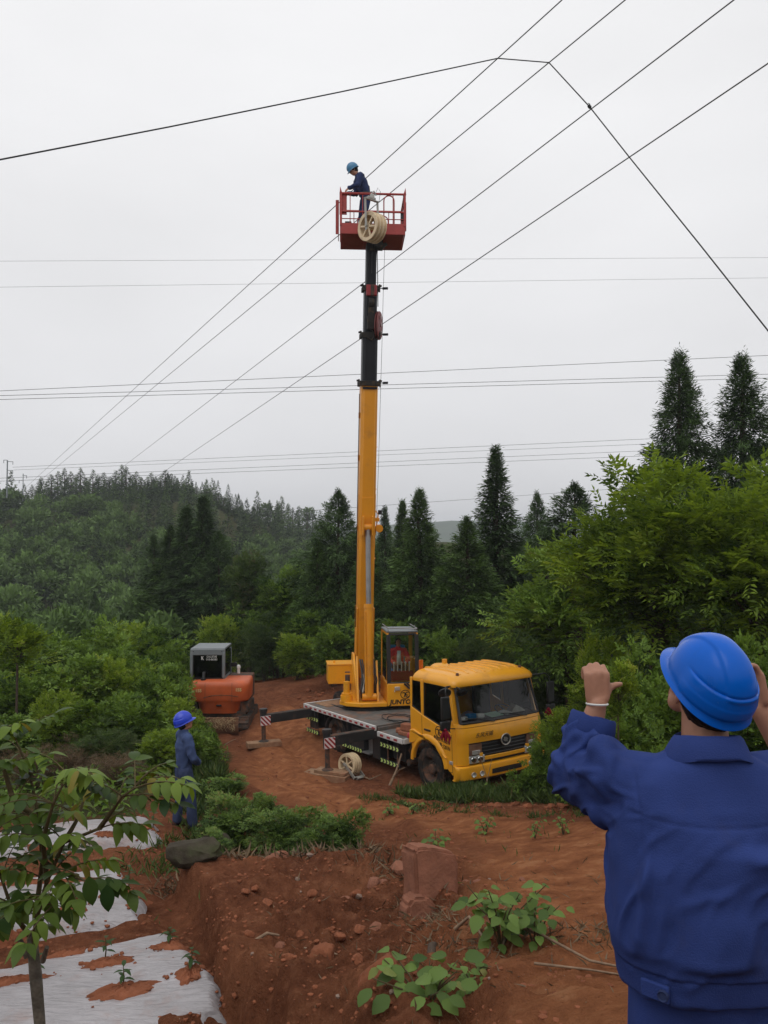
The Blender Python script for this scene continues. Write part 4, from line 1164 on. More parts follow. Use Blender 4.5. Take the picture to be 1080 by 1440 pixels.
def guard(u0, u1, h, s):
    g = T(); g.box(((u0 + u1) / 2, 1.17 * s, h), (u1 - u0, .035, .11)); go = g.build('side_guard', M['black'], truck, bevel=.004)
    c = T(); n = max(int((u1 - u0) / .13), 3); w = (u1 - u0) / n; y = s * 1.19
    for k in range(n):
        a = u0 + k * w
        for q, (b0, b1) in enumerate(((-.046, 0), (0, .046))):
            o0, o1 = (0, w * .30) if q == 0 else (w * .30, 0)
            c.prism([(a + o0 + .01, y, h + b0), (a + o0 + w * .55, y, h + b0), (a + o1 + w * .55, y, h + b1), (a + o1 + .01, y, h + b1)], (0, s * .003, 0))
    c.build('chevron_tape', M['limetape'], go, smooth=0)['kind'] = 'stuff'
for u0, u1, h in ((-7.36, -6.62, .74), (-7.36, -6.62, .38), (-5.26, -4.20, .34), (-3.32, -2.46, .70), (-3.32, -2.46, .31)):
    guard(u0, u1, h, 1)
guard(-5.2, -2.5, .5, -1)
for u, h, r_b in ((-3.05, .95, .022), (-2.62, .95, .022), (-5.1, 1.05, .016), (-4.75, 1.05, .016), (-7.2, 1.05, .016), (-6.75, 1.05, .016)):
    mb = T(); mb.tube([(u, 1.12, h), (u, 1.13, .29)], r_b); mb.build('guard_bracket', M['mud'], truck)

# --- outriggers
def outrigger(u, v1, s, ground, ext):
    g = T(); g.box((u, s * (.9 + v1) / 2, .93), (.20, v1 - .9, .24)); g.box((u, s * (.6), .93), (.26, 1.1, .30))
    r = g.build('outrigger', M['black'], truck, bevel=.012)
    g = T(); g.box((u, s * (1.1 + v1) / 2, 1.053), (.20, v1 - 1.15, .005)); g.build('beam_top', M['mud'], r)
    g = T(); g.cyl((u, s * v1, ground + .52), (u, s * v1, 1.14), .095, n=18); g.cyl((u, s * v1, 1.14), (u, s * v1, 1.22), .115, n=18); g.build('jack_tube', M['black'], r)
    g = T(); g.cyl((u, s * v1, ground + .02), (u, s * v1, ground + .55), .06, n=14); g.build('jack_rod', M['mud'], r)
    g = T(); g.lathe([(.0, .05), (.07, .05), (.14, .012), (.15, 0), (0, 0)], (u, s * v1, ground), (0, 0, 1), 18); g.build('foot', M['mud'], r)
    # warning plate on the beam end facing out and towards the front
    pl_ = T(); pl_.box((u + .106, s * (v1 - .02), .90), (.012, .30, .26)); p_ = pl_.build('warning_plate', M['whitetape'], r, bevel=.003)
    st = T(); x = u + .1135; c0 = s * (v1 - .02)
    for k in range(-2, 3):
        poly = []
        a = c0 + k * .12
        pts = [(a - .12, .775), (a - .06, .775), (a + .18, 1.025), (a + .12, 1.025)]
        lo, hi = c0 - .148, c0 + .148
        q = []
        for i in range(4):                      # clip the slanting band to the plate
            (y0, z0), (y1, z1) = pts[i], pts[(i + 1) % 4]
            q.append((y0, z0))
        def clip(Q, keep, cut):
            o = []
            for i in range(len(Q)):
                A_, B_ = Q[i], Q[(i + 1) % len(Q)]
                ka, kb = keep(A_), keep(B_)
                if ka: o.append(A_)
                if ka != kb:
                    t = (cut - A_[0]) / (B_[0] - A_[0]); o.append((cut, A_[1] + t * (B_[1] - A_[1])))
            return o
        q = clip(q, lambda p: p[0] >= lo, lo); q = clip(q, lambda p: p[0] <= hi, hi) if q else q
        if len(q) >= 3: st.prism([(x, y_, z_) for y_, z_ in q], (.003, 0, 0))
    st.build('warning_stripe', M['redtape'], r, smooth=0)
def foot_height(u, v, up):
    q = tw(u, v, 0); return (TRW.inverted() @ Vector((q.x, q.y, gz(q.x, q.y) + up))).z
G_RF, G_RR = foot_height(-3.55, 2.58, .22), foot_height(-7.0, 2.72, .13)
outrigger(-3.55, 2.58, 1, G_RF, .3)
outrigger(-7.0, 2.72, 1, G_RR, .3)
outrigger(-3.55, 2.4, -1, foot_height(-3.55, -2.4, .0), .3)
outrigger(-7.0, 2.4, -1, foot_height(-7.0, -2.4, .0), .3)

# --- driver's cab
cab = bpy.data.objects.new('cab', None); link(cab, truck); cab.scale = (.94, 1.09, 1); cab.location = (0, .07, 0)
def fu(v, k=1.0):
    a = abs(v)
    u = -.055 * (min(a, .95) / .95) ** 2
    if a > .95: u -= .20 * (1 - math.sqrt(max(1 - ((a - .95) / .205) ** 2, 0)))
    return u * k
VS = [-1.15, -1.145, -1.13, -1.10, -1.06, -1.0, -.93] + [x * .1 for x in range(-8, 9)] + [.93, 1.0, 1.06, 1.10, 1.13, 1.145, 1.15]
def front_panel(name, h0, h1, o0, o1, mt, parent, thick=.04, vmax=1.16, steps=1, bulge=0, inset=0):
    mb = T(); vs_ = [v for v in VS if abs(v) <= vmax]; n = len(vs_); rows = []
    for k in range(steps + 1):
        t = k / steps; h = h0 + (h1 - h0) * t; o = o0 + (o1 - o0) * t + bulge * math.sin(math.pi * t)
        rows.append([(fu(v) + o, v, h) for v in vs_])
    V = [p for r in rows for p in r]; b = len(V); V += [(p[0] - thick, p[1] * .985, p[2]) for p in V]
    F = []
    for k in range(steps):
        for j in range(n - 1):
            i = k * n + j; F.append((i, i + 1, i + n + 1, i + n)); F.append((b + i + n, b + i + n + 1, b + i + 1, b + i))
    for j in range(n - 1):
        F.append((j, b + j, b + j + 1, j + 1)); i = steps * n + j; F.append((i, i + 1, b + i + 1, b + i))
    for k in range(steps):
        i = k * n; F.append((i, i + n, b + i + n, b + i)); i = k * n + n - 1; F.append((i, b + i, b + i + n, i + n))
    return mb.add(V, F).build(name, mt, parent, smooth=38)
front_panel('front_panel', 1.27, 1.60, .0, -.02, M['yellow'], cab, steps=4, bulge=.02)
front_panel('front_panel', 1.612, 1.70, -.030, -.055, M['yellow'], cab, steps=2)
front_panel('grille', .80, 1.27, -.075, -.06, M['plastic'], cab, vmax=.93)
mb = T()
for k in range(5):
    h = .90 + k * .075
    mb.tube([(fu(v) - .045, v, h) for v in [x * .1 for x in range(-6, 7)]], .014, 6)
mb.build('grille_slat', M['plastic'], cab)
# U-shaped painted bar in the grille
mb = T(); pts = [v * .1 for v in range(-6, 7)]
mb.loft([[(fu(v) - .005, v, .86), (fu(v) - .005, v, .94), (fu(v) - .045, v, .94), (fu(v) - .045, v, .86)] for v in pts])
for s in (-1, 1): mb.box((fu(.62) - .02, .63 * s, .95), (.05, .08, .17))
mb.build('grille_bar', M['yellow'], cab, bevel=.008)
# corner panels carrying the headlights
for s in (-1, 1):
    mb = T(); vs_ = [.93, 1.0, 1.06, 1.10, 1.13, 1.145, 1.15]
    mb.loft([[(fu(v) - .005, v * s, 1.27), (fu(v) - .005, v * s, .80), (fu(v) - .05, v * s * .98, .80), (fu(v) - .05, v * s * .98, 1.27)] for v in vs_]); 
    mb.build('corner_panel', M['yellow'], cab, smooth=40)
    mb = T(); vs_ = [.55, .65, .75, .85, .93]
    mb.loft([[(fu(v) + .004, v * s, .985), (fu(v) + .004, v * s, .825), (fu(v) - .05, v * s, .825), (fu(v) - .05, v * s, .985)] for v in vs_]); hl = mb.build('headlight', M['lamp'], cab, bevel=.01)
    mb = T()
    for v in (.66, .82): mb.lathe([(.0, .012), (.045, .016), (.06, .010), (.066, .0)], (fu(v) + .004, v * s, .905), (1, 0, 0), 18)
    mb.build('reflector_bowl', M['chrome'], hl)
    mb = T(); mb.loft([[(fu(v) + .0, v * s, 1.24), (fu(v) + .0, v * s, 1.0), (fu(v) - .05, v * s, 1.0), (fu(v) - .05, v * s, 1.24)] for v in (.62, .72, .82, .92)]); mb.build('lamp_recess', M['rust'], cab)
    mb = T(); mb.box((fu(.78) + .004, .76 * s, 1.06), (.02, .20, .09)); mb.build('turn_signal', M['lamp'], cab, bevel=.006)
# bumper
mb = T(); rows = []
for h, o in ((.46, -.03), (.50, .03), (.70, .05), (.765, .035), (.785, -.01)):
    rows.append([(fu(v) + o, v * 1.045, h) for v in VS] + [(fu(v) + o - .12, v * 1.02, h) for v in reversed(VS)])
mb.loft(rows); bp_ = mb.build('bumper', M['yellow'], cab, smooth=40)
for s in (-1, 1):
    mb = T()
    for v in (.66, .86): mb.lathe([(.0, .0), (.045, .01), (.055, .02), (.06, .0)], (fu(v) + .045, v * s, .60), (1, 0, 0), 18)
    mb.build('fog_lamp', M['lamp'], bp_)
mb = T(); mb.loft([[(fu(v) + .046, v, .68), (fu(v) + .046, v, .55), (fu(v) + .02, v, .55), (fu(v) + .02, v, .68)] for v in [x * .1 for x in range(-4, 5)]]); mb.build('air_intake', M['plastic'], bp_)
# side shells with wheel arch; the near one carries the door
def side_shell(s):
    arc = [(-1.30 + .64 * math.cos(a), .56 + .60 * math.sin(a)) for a in [R(x) for x in range(172, 4, -12)]]
    P = [(-2.06, 1.02), (-2.06, 2.52), (-1.985, 2.52), (-1.985, 1.86), (-1.60, 1.735), (-1.60, 2.52), (-1.50, 2.52), (-1.50, 1.70), (-.42, 1.47), (-.255, 1.70), (-.23, 1.27), (-.215, .80), (-.62, .60)]
    lower = [(-2.06, 1.02), (-2.06, 1.86), (-1.60, 1.735), (-1.50, 1.705), (-.42, 1.47), (-.30, 1.70), (-.255, 1.70), (-.215, 1.27), (-.205, .80), (-.35, .55)] + [(u, h) for u, h in reversed(arc)]
    y0 = 1.105 * s
    mb = T(); mb.prism([(u, y0, h) for u, h in lower], (0, .05 * s, 0)); sh = mb.build('side_panel', M['yellow'], cab, bevel=.012, smooth=30)
    mb = T(); mb.box((-2.02, 1.12 * s, 2.19), (.08, .06, .70)); mb.build('pillar', M['yellow'], cab, bevel=.01)
    mb = T(); mb.box((-1.55, 1.12 * s, 2.11), (.10, .06, .82)); mb.build('pillar', M['yellow'], cab, bevel=.01)
    mb = T(); mb.bar((-.27, 1.095 * s, 1.66), (-.50, 1.065 * s, 2.52), .10, .09, (1, 0, 0)); mb.build('pillar', M['yellow'], cab, bevel=.01)
    mb = T(); mb.bar((-.42, 1.115 * s, 1.50), (-.36, 1.11 * s, 1.75), .05, .06, (1, 0, 0)); mb.build('pillar', M['yellow'], cab, bevel=.01)
    # fender lip swelling over the wheel
    mb = T(); lip = []
    for a in [R(x) for x in range(176, 2, -8)]:
        c, q = math.cos(a), math.sin(a)
        lip.append([(-1.30 + .64 * c, y0 + .05 * s, .56 + .60 * q), (-1.30 + .66 * c, y0 + .085 * s, .56 + .62 * q), (-1.30 + .74 * c, y0 + .085 * s, .56 + .70 * q), (-1.30 + .80 * c, y0 + .05 * s, .56 + .76 * q)])
    mb.loft(lip); mb.prism([(-2.10, y0 + .02 * s, .98), (-2.06, y0 + .02 * s, 1.30), (-1.9, y0 + .02 * s, 1.34), (-.9, y0 + .02 * s, 1.10), (-.55, y0 + .02 * s, .9), (-.72, y0 + .02 * s, .86), (-1.0, y0 + .02 * s, 1.10), (-1.5, y0 + .02 * s, 1.24), (-1.9, y0 + .02 * s, 1.02)], (0, .065 * s, 0))
    mb.build('fender', M['yellow'], cab, bevel=.02, smooth=35, seg=3)
    mb = T(); mb.box((-1.30, .93 * s, .85), (1.25, .34, .55)); 
    # glass
    mb = T(); mb.add([(-1.98, 1.125 * s, 1.86), (-1.60, 1.125 * s, 1.74), (-1.60, 1.125 * s, 2.47), (-1.98, 1.125 * s, 2.47)], [(0, 1, 2, 3)])
    mb.build('quarter_window', M['glass2'], cab, smooth=0, solid=.006)
    mb = T(); mb.add([(-1.50, 1.12 * s, 1.70), (-.42, 1.12 * s, 1.47), (-.38, 1.11 * s, 1.78), (-.54, 1.075 * s, 2.47), (-1.50, 1.095 * s, 2.47)], [(0, 1, 2, 3, 4)])
    mb.build('door_window', M['glass2'], cab, smooth=0, solid=.006)
    # window rubber
    mb = T(); mb.tube([(-1.50, 1.125 * s, 1.715), (-.43, 1.125 * s, 1.485), (-.39, 1.115 * s, 1.78), (-.54, 1.085 * s, 2.46), (-1.50, 1.105 * s, 2.46), (-1.50, 1.125 * s, 1.715)], .014, 5)
    mb.tube([(-1.98, 1.135 * s, 1.87), (-1.60, 1.135 * s, 1.755), (-1.60, 1.11 * s, 2.46), (-1.98, 1.11 * s, 2.46), (-1.98, 1.135 * s, 1.87)], .014, 5)
    mb.build('window_seal', M['plastic'], cab)
    # door seams, handle
    mb = T(); y = y0 + .051 * s
    for p, q in (((-1.56, 1.70), (-1.56, 1.28)), ((-1.56, 1.28), (-1.2, 1.22)), ((-.36, 1.45), (-.36, .62)), ((-.36, .62), (-.62, .60))):
        mb.bar((p[0], y, p[1]), (q[0], y, q[1]), .010, .004, (0, 1, 0))
    mb.build('door_seam', M['ink'], cab)
    mb = T(); mb.box((-1.33, y + .008 * s, 1.40), (.26, .02, .045)); mb.build('door_handle', M['plastic'], cab, bevel=.008)
    mb = T(); mb.box((-.40, y + .006 * s, .83), (.13, .02, .075)); mb.build('side_lamp', M['lamp'], cab, bevel=.006)
side_shell(1); side_shell(-1)
# rear wall, floor, dash, seats, wheel
mb = T(); mb.box((-2.04, 0, 1.75), (.05, 2.2, 1.5)); mb.build('rear_wall', M['yellow'], cab)
mb = T(); mb.box((-1.1, 0, 1.22), (1.85, 2.16, .05)); mb.box((-1.0, 0, 1.05), (1.6, .75, .5)); mb.build('cab_floor', M['darkint'], cab)
mb = T(); mb.loft([[(-.18, v, 1.665), (-.48, v, 1.72), (-.66, v, 1.66), (-.62, v, 1.25), (-.25, v, 1.25)] for v in (-1.03, -.4, .1, .6, 1.03)]); mb.build('dashboard', M['greyfab'], cab, bevel=.02)
for v in (-.58, .58):
    mb = T(); mb.box((-1.35, v, 1.45), (.5, .5, .16)); mb.box((-1.68, v, 1.85), (.14, .48, .72)); mb.box((-1.70, v, 2.28), (.1, .26, .16)); mb.build('seat', M['darkint'], cab, bevel=.05)
mb = T(); q = Matrix.Rotation(R(25), 3, 'Y'); c0 = Vector((-.78, -.55, 1.72))
ring = [c0 + q @ Vector((.2 * math.cos(a), .2 * math.sin(a), 0)) for a in [2 * math.pi * k / 24 for k in range(25)]]
mb.tube(ring, .014, 6); mb.cyl(c0, c0 + Vector((.25, 0, -.35)), .03); mb.bar(ring[0], ring[12], .03, .015); mb.build('steering_wheel', M['plastic'], cab)
# windscreen: curved, raked, with a black surround
def ws(v, t): return (fu(v) * (1 - .25 * t) - .06 - .27 * t, v * (1 - .045 * t), 1.70 + .80 * t)
vs_ = [v for v in VS if abs(v) <= 1.07]; n = len(vs_)
mb = T(); mb.add([ws(v, t) for t in (0, .25, .5, .75, 1) for v in vs_], [(k * n + j, k * n + j + 1, (k + 1) * n + j + 1, (k + 1) * n + j) for k in range(4) for j in range(n - 1)])
mb.build('windscreen', M['glass'], cab, smooth=60)
mb = T(); loop = [ws(v, 0) for v in vs_] + [ws(1.06, t) for t in (.25, .5, .75)] + [ws(v, 1) for v in reversed(vs_)] + [ws(-1.06, t) for t in (.75, .5, .25)]; loop.append(loop[0])
mb.tube(loop, .030, 6); mb.build('windscreen_seal', M['plastic'], cab)
# roof shell with ribs
mb = T(); rings = []
def rr_ring(u0, u1, w, h, r, n=6, bow=.05):
    pts = []
    for (cu, cv, a0) in ((u0 - r, w - r, 0), (u1 + r, w - r, 90), (u1 + r, -w + r, 180), (u0 - r, -w + r, 270)):
        for k in range(n + 1):
            a = R(a0 + 90 * k / n); uu, vv = cu + r * math.cos(a), cv + r * math.sin(a)
            pts.append((uu, vv, h))
    # subdivide the front edge so it can bow
    return pts
for h, u0, u1, w, r in ((2.47, -.30, -2.07, 1.125, .16), (2.53, -.285, -2.08, 1.13, .17), (2.61, -.33, -2.06, 1.11, .2), (2.69, -.45, -2.02, 1.04, .24), (2.735, -.60, -1.95, .93, .26), (2.755, -.8, -1.85, .80, .3)):
    rings.append(rr_ring(u0, u1, w, h, r))
mb.loft(rings); roof = mb.build('roof', M['yellow'], cab, smooth=50)
mb = T()
for k in range(8):
    v = -.80 + k * .228
    mb.loft([[(u, v - .045, z0 - .02), (u, v - .025, z0 + .022), (u, v + .025, z0 + .022), (u, v + .045, z0 - .02)] for u, z0 in ((-.52, 2.70), (-.66, 2.742), (-.9, 2.757), (-1.7, 2.757), (-1.9, 2.742))])
mb.build('roof_rib', M['yellow'], roof, smooth=30)
for v in (.86, -.86):
    mb = T(); mb.cyl((-.52, v, 2.66), (-.52, v, 2.755), .045, .03, n=10); mb.build('marker_light', M['mud'], roof, bevel=.01)
mb = T(); mb.cyl((-1.95, .9, 2.6), (-1.95, .9, 2.92), .05, n=12); mb.build('beacon', M['amber'], roof)
mb = T(); mb.lathe([(.0, .09), (.16, .08), (.24, .03), (.25, 0)], (-1.82, .45, 2.72), (0, 0, 1), 16); mb.cyl((-1.8, .35, 2.78), (-1.8, .35, 2.9), .06, n=10); mb.build('roof_vent', M['yellow'], roof)
# wipers, mirrors
mb = T()
for v0, v1 in ((.35, .95), (-.55, .05)):
    a = Vector(ws(v0 - .1, .02)) + Vector((.05, 0, -.04)); b = Vector(ws(v1, .14)) + Vector((.025, 0, 0)); c = Vector(ws((v0 + v1) / 2, .09)) + Vector((.035, 0, 0))
    mb.tube([a, c], .012, 5); mb.tube([Vector(ws(v0 - .05, .06)) + Vector((.02, 0, 0)), c, b], .010, 5)
mb.build('wiper', M['plastic'], cab)
def mirrors(s):
    g = T()
    g.tube([(-.46, 1.08 * s, 2.50), (-.22, 1.36 * s, 2.54), (-.15, 1.42 * s, 2.46), (-.13, 1.42 * s, 1.66), (-.25, 1.14 * s, 1.60)], .016, 6)
    mo = g.build('mirror_arm', M['plastic'], cab)
    g = T(); g.box((-.14, 1.44 * s, 2.10), (.07, .21, .50)); g.box((-.16, 1.44 * s, 1.72), (.08, .24, .20)); g.build('mirror_housing', M['plastic'], mo, bevel=.03, seg=3)
    g = T(); g.box((-.177, 1.44 * s, 2.10), (.006, .17, .44)); g.build('mirror_glass', M['mirror'], mo)
mirrors(1); mirrors(-1)
mb = T(); mb.lathe([(.0, .055), (.07, .05), (.12, .025), (.135, 0), (0, -.005)], (-.20, .98, 2.38), (.6, .2, -.75), 18); mb.tube([(-.36, 1.05, 2.50), (-.24, 1.0, 2.46), (-.20, .98, 2.40)], .012, 5); mb.build('kerb_mirror', M['plastic'], cab)
mb = T(); mb.lathe([(.0, .05), (.08, .045), (.135, .02), (.14, 0), (0, -.03)], (-.30, 1.34, 2.40), (.5, .25, -.4), 18); mb.tube([(-.48, 1.08, 2.50), (-.32, 1.30, 2.46)], .014, 5); mb.build('convex_mirror', M['plastic'], cab)
# lettering and emblems
for s in (1,):
    yy = 1.157
    X_, Y_ = (1, 0, 0), (0, 0, 1)
    text('phone_lettering', '电话:0719-302299', .105, tv(-.75, yy, 1.265), (1, 0, -.06), Y_, M['ink'], cab, sx=.82, bold=.001)
    text('weight_lettering', '总质量:1201N', .125, tv(-.75, yy, 1.135), (1, 0, -.06), Y_, M['ink'], cab, sx=.86, bold=.001)
    text('script_lettering', '东风商用车', .085, tv(-1.36, yy + .032, 1.10), (1, 0, -.17), Y_, M['ink'], cab, shear=.4)
    text('script_lettering', '天锦', .09, tv(-.80, yy + .004, .98), (1, 0, -.02), Y_, M['ink'], cab, shear=.4)
text('front_lettering', '东风天锦', .115, tv(.024, .58, 1.43), (0, 1, 0), (-.08, 0, 1), M['ink'], cab, shear=.35, bold=-.0005)
def crane_logo(o, xd, yd, r, parent, sub='crane_logo'):
    """ring with two sickle strokes inside"""
    x, y = Vector(xd).normalized(), Vector(yd).normalized(); z = x.cross(y); o = Vector(o); mb = MB()
    def P(a, b, c=0): return o + x * a * r * 1.12 + y * b * r + z * c
    N_ = 28
    V = []
    for k in range(N_):
        a = 2 * math.pi * k / N_
        V += [P(math.cos(a), math.sin(a), .003), P(.86 * math.cos(a), .86 * math.sin(a), .003), P(math.cos(a), math.sin(a), -.002), P(.86 * math.cos(a), .86 * math.sin(a), -.002)]
    F = []
    for k in range(N_):
        i, j = 4 * k, 4 * ((k + 1) % N_); F += [(i, j, j + 1, i + 1), (i + 2, i + 3, j + 3, j + 2), (i, i + 2, j + 2, j), (i + 1, j + 1, j + 3, i + 3)]
    mb.add(V, F)
    def stroke(pts, w):
        n = len(pts); V = []
        for i, (a, b) in enumerate(pts):
            a0, b0 = pts[max(i - 1, 0)]; a1, b1 = pts[min(i + 1, n - 1)]; l = math.hypot(a1 - a0, b1 - b0); nx, ny = -(b1 - b0) / l, (a1 - a0) / l
            V += [P(a + nx * w[i], b + ny * w[i], .003), P(a - nx * w[i], b - ny * w[i], .003)]
        mb.add(V, [(2 * i, 2 * i + 1, 2 * i + 3, 2 * i + 2) for i in range(n - 1)])
    stroke([(-.72, .30), (-.30, .42), (.02, .22), (-.08, -.2), (-.30, -.66)], [.05, .12, .16, .13, .05])
    stroke([(.72, .35), (.35, .52), (.10, .30), (.14, -.1), (.40, -.2), (.62, -.05)], [.04, .10, .12, .12, .10, .04])
    stroke([(.10, -.28), (.18, -.58), (.50, -.62), (.70, -.38)], [.10, .11, .10, .04])
    return mb.build(sub, M['ink'], parent, smooth=0)
crane_logo(tv(-.86, 1.157, 1.43), (1, 0, 0), (0, 0, 1), .135, cab)
# maker's round badge on the grille
mb = T(); mb.lathe([(.115, 0), (.135, .02), (.125, .035), (.105, .02)], (.002, 0, 1.24), (1, 0, 0), 28, closed=True); bd = mb.build('badge', M['galv'], cab, smooth=40)
mb = T(); mb.lathe([(0, .008), (.112, .008), (.112, 0)], (.002, 0, 1.24), (1, 0, 0), 28); mb.build('badge_back', M['plastic'], bd)
for s in (-1, 1):
    mb = MB(FL); pts = [(-.06, -.02), (-.02, .045), (.05, .055), (.01, .02), (.055, -.01), (0, -.05)]
    mb.prism([(.012, s * a + .01 * s, 1.24 + s * b) for a, b in pts], (.008, 0, 0)); mb.build('badge_wing', M['galv'], bd)
# ================================================================== crane upperworks (parts of the truck)
AZ = R(8)
cen = tw(-5.77, 0, 1.13)
SM = Matrix.Translation(cen) @ Matrix(((math.sin(AZ), math.cos(AZ), 0), (-math.cos(AZ), math.sin(AZ), 0), (0, 0, 1))).to_4x4()
TI = TRW.inverted()
SL = TI @ SM
def S(): return MB(SL)
def sw(x, y, z): return SM @ Vector((x, y, z))
mb = S(); mb.cyl((0, 0, -.02), (0, 0, .13), .70, n=40); mb.lathe([(.74, .0), (.74, .06), (.68, .06)], (0, 0, 0), (0, 0, 1), 40); mb.build('slewing_ring', M['black'], truck)
sup = bpy.data.objects.new('upper_frame', None); link(sup, truck)
mb = S()
mb.prism([(.78, -.30, .13), (.78, .42, .13), (-1.25, .42, .13), (-1.25, -.62, .13), (.30, -.86, .13), (.58, -.70, .13)], (0, 0, .11))
mb.build('base_plate', M['yellow'], sup, bevel=.015)
for y in (-.36, .20):
    mb = S(); yy = y - .04
    mb.prism([(.55, yy, .24), (-1.20, yy, .24), (-1.20, yy, 1.05), (-.95, yy, 1.42), (-.60, yy, 1.42), (-.15, yy, .95), (.30, yy, .55)], (0, .06, 0)); mb.build('side_plate', M['yellow'], sup, bevel=.01)
    mb = S(); mb.bar((.56, y - .01, .22), (.02 if y < 0 else .1, y + .01, 1.42 if y < 0 else 1.30), .13, .05, (0, 1, 0)); mb.build('brace', M['yellow'], sup, bevel=.008)
mb = S()
mb.cyl((.35, -.67, .24), (.35, -.67, .40), .17, n=20); mb.cyl((.35, -.67, .40), (.35, -.67, .46), .14, n=20); mb.cyl((.35, -.67, .46), (.35, -.67, .78), .09, n=16); mb.build('slewing_motor', M['yellow'], sup)
mb = S(); mb.cyl((.1, -.62, .5), (.1, -.62, .92), .07, n=12); mb.box((.1, -.62, 1.0), (.1, .14, .02)); mb.build('pump', M['mud'], sup)
mb = S(); mb.box((-1.35, -.62, .76), (.75, .95, .56)); mb.build('counterweight', M['yellow'], sup, bevel=.02)
mb = S(); mb.box((-1.35, -.62, 1.055), (.79, .99, .03)); mb.cyl((-1.2, -.9, 1.06), (-1.2, -.9, 1.15), .03); mb.build('counterweight_lid', M['yellow'], sup, bevel=.006)
mb = S()
for k, (a, b) in enumerate(((-.22, .02), (-.17, .08), (-.24, -.03), (.12, .0), (.16, .06))):
    mb.tube([(.30 + b, a, .30), (.42 + b * .5, a - .03, .55), (.34 + b, a + .02, .8), (.15, a + .01, 1.1), (-.2, a, 1.3)], .022, 7)
mb.build('hydraulic_hose', M['plastic'], sup)
mb = S(); mb.tube([(.4, -.2, .3), (.5, -.23, .5), (.38, -.16, .75), (.25, -.2, .95)], .028, 8); mb.box((.42, -.18, .36), (.12, .12, .14)); mb.build('valve_block', M['galv'], sup)

# --- operator cabin
oc = bpy.data.objects.new('operator_cabin', None); link(oc, truck)
mb = S(); mb.box((.05, .98, .45), (1.46, 1.10, .62)); mb.build('cabin_base', M['yellow'], oc, bevel=.015)
Y0, Y1 = .44, 1.32
mb = S()
for y in (Y0 + .03, Y1 - .03):
    mb.bar((.70, y, .76), (.56, y, 2.12), .07, .07, (0, 1, 0)); mb.bar((-.55, y, .76), (-.55, y, 2.12), .07, .07, (0, 1, 0))
    mb.bar((.56, y, 2.12), (-.55, y, 2.12), .07, .07); mb.bar((.0, y, .78), (-.55, y, .78), .07, .06)
mb.box((-.56, (Y0 + Y1) / 2, 1.0), (.04, Y1 - Y0 - .06, .5)); mb.build('cabin_frame', M['yellow'], oc, bevel=.008)
mb = S(); mb.box((-.02, (Y0 + Y1) / 2, 2.17), (1.2, Y1 - Y0 + .02, .05)); mb.build('cabin_roof', M['cabgrey'], oc, bevel=.015)
mb = S(); y = (Y0 + Y1) / 2
mb.tube([(.60, Y0 + .03, 2.16), (.64, Y0 + .03, 2.28), (.64, Y1 - .03, 2.26), (.60, Y1 - .03, 2.16)], .018, 6); mb.tube([(.62, Y0 + .03, 2.28), (-.5, Y0 + .03, 2.28)], .016, 6); mb.tube([(.62, Y1 - .03, 2.27), (-.5, Y1 - .03, 2.27)], .016, 6)
mb.tube([(.55, Y1 - .08, 2.2), (.55, Y1 - .08, 2.36)], .01, 5)
mb.build('roof_guard', M['greysteel'], oc)
def fr(y, t): return (.745 - .15 * t, y, .74 + 1.36 * t)
mb = S(); mb.add([fr(Y0 + .05, .02), fr(Y1 - .05, .02), fr(Y1 - .05, .98), fr(Y0 + .05, .98)], [(0, 1, 2, 3)]); mb.build('front_window', M['glassop'], oc, smooth=0, solid=.006)
mb = S()
lp = [fr(Y0 + .04, .0), fr(Y1 - .04, .0), fr(Y1 - .04, 1), fr(Y0 + .04, 1)]
for k in range(4): mb.bar(lp[k], lp[(k + 1) % 4], .11 if k != 2 else .05, .05, (1, 0, 0))
mb.build('window_frame', M['plastic'], oc, bevel=.015)
mb = S()
for y in (Y0 + .01, Y1 - .01): mb.add([(.68, y, .80), (-.5, y, .80), (-.5, y, 2.08), (.56, y, 2.08)], [(0, 1, 2, 3)])
mb.add([(-.54, Y0 + .06, 1.25), (-.54, Y1 - .06, 1.25), (-.54, Y1 - .06, 2.08), (-.54, Y0 + .06, 2.08)], [(0, 1, 2, 3)])
mb.build('cabin_window', M['glassop'], oc, smooth=0)
mb = S(); mb.box((-.15, .88, .98), (.5, .5, .14)); mb.box((-.42, .88, 1.35), (.12, .48, .66)); mb.build('seat', M['blueitem'], oc, bevel=.04)
mb = S()
for k in range(5): mb.cyl((.46, .66 + k * .11, .80), (.44, .66 + k * .11, 1.27), .015, n=8); mb.lathe([(0, -.03), (.025, -.02), (.03, 0), (.025, .02), (0, .03)], (.44, .66 + k * .11, 1.29), (0, 0, 1), 8)
mb.build('control_lever', M['whitetape'], oc)
mb = S(); mb.box((.42, .88, .92), (.18, .66, .26)); mb.build('control_console', M['ribbon'], oc, bevel=.02)
text('maker_lettering', 'JUNTONG', .175, SL @ Vector((.784, .93, .25)), SL.to_3x3() @ Vector((0, 1, 0)), SL.to_3x3() @ Vector((0, 0, 1)), M['ink'], oc, bold=.006, shear=.15, sx=1.05)
crane_logo(SL @ Vector((.784, .93, .46)), SL.to_3x3() @ Vector((0, 1, 0)), SL.to_3x3() @ Vector((0, 0, 1)), .125, oc)
mb = S(); mb.box((.80, .70, .63), (.06, .15, .10)); mb.tube([(.78, .62, .58), (.84, .63, .54)], .01, 5); mb.build('work_lamp', M['lamp'], oc, bevel=.01)
mb = S(); mb.bar((.80, .90, .76), (.83, 1.05, .62), .03, .05); mb.bar((.80, .96, .78), (.83, 1.10, .66), .03, .04); mb.build('wiper', M['plastic'], oc)

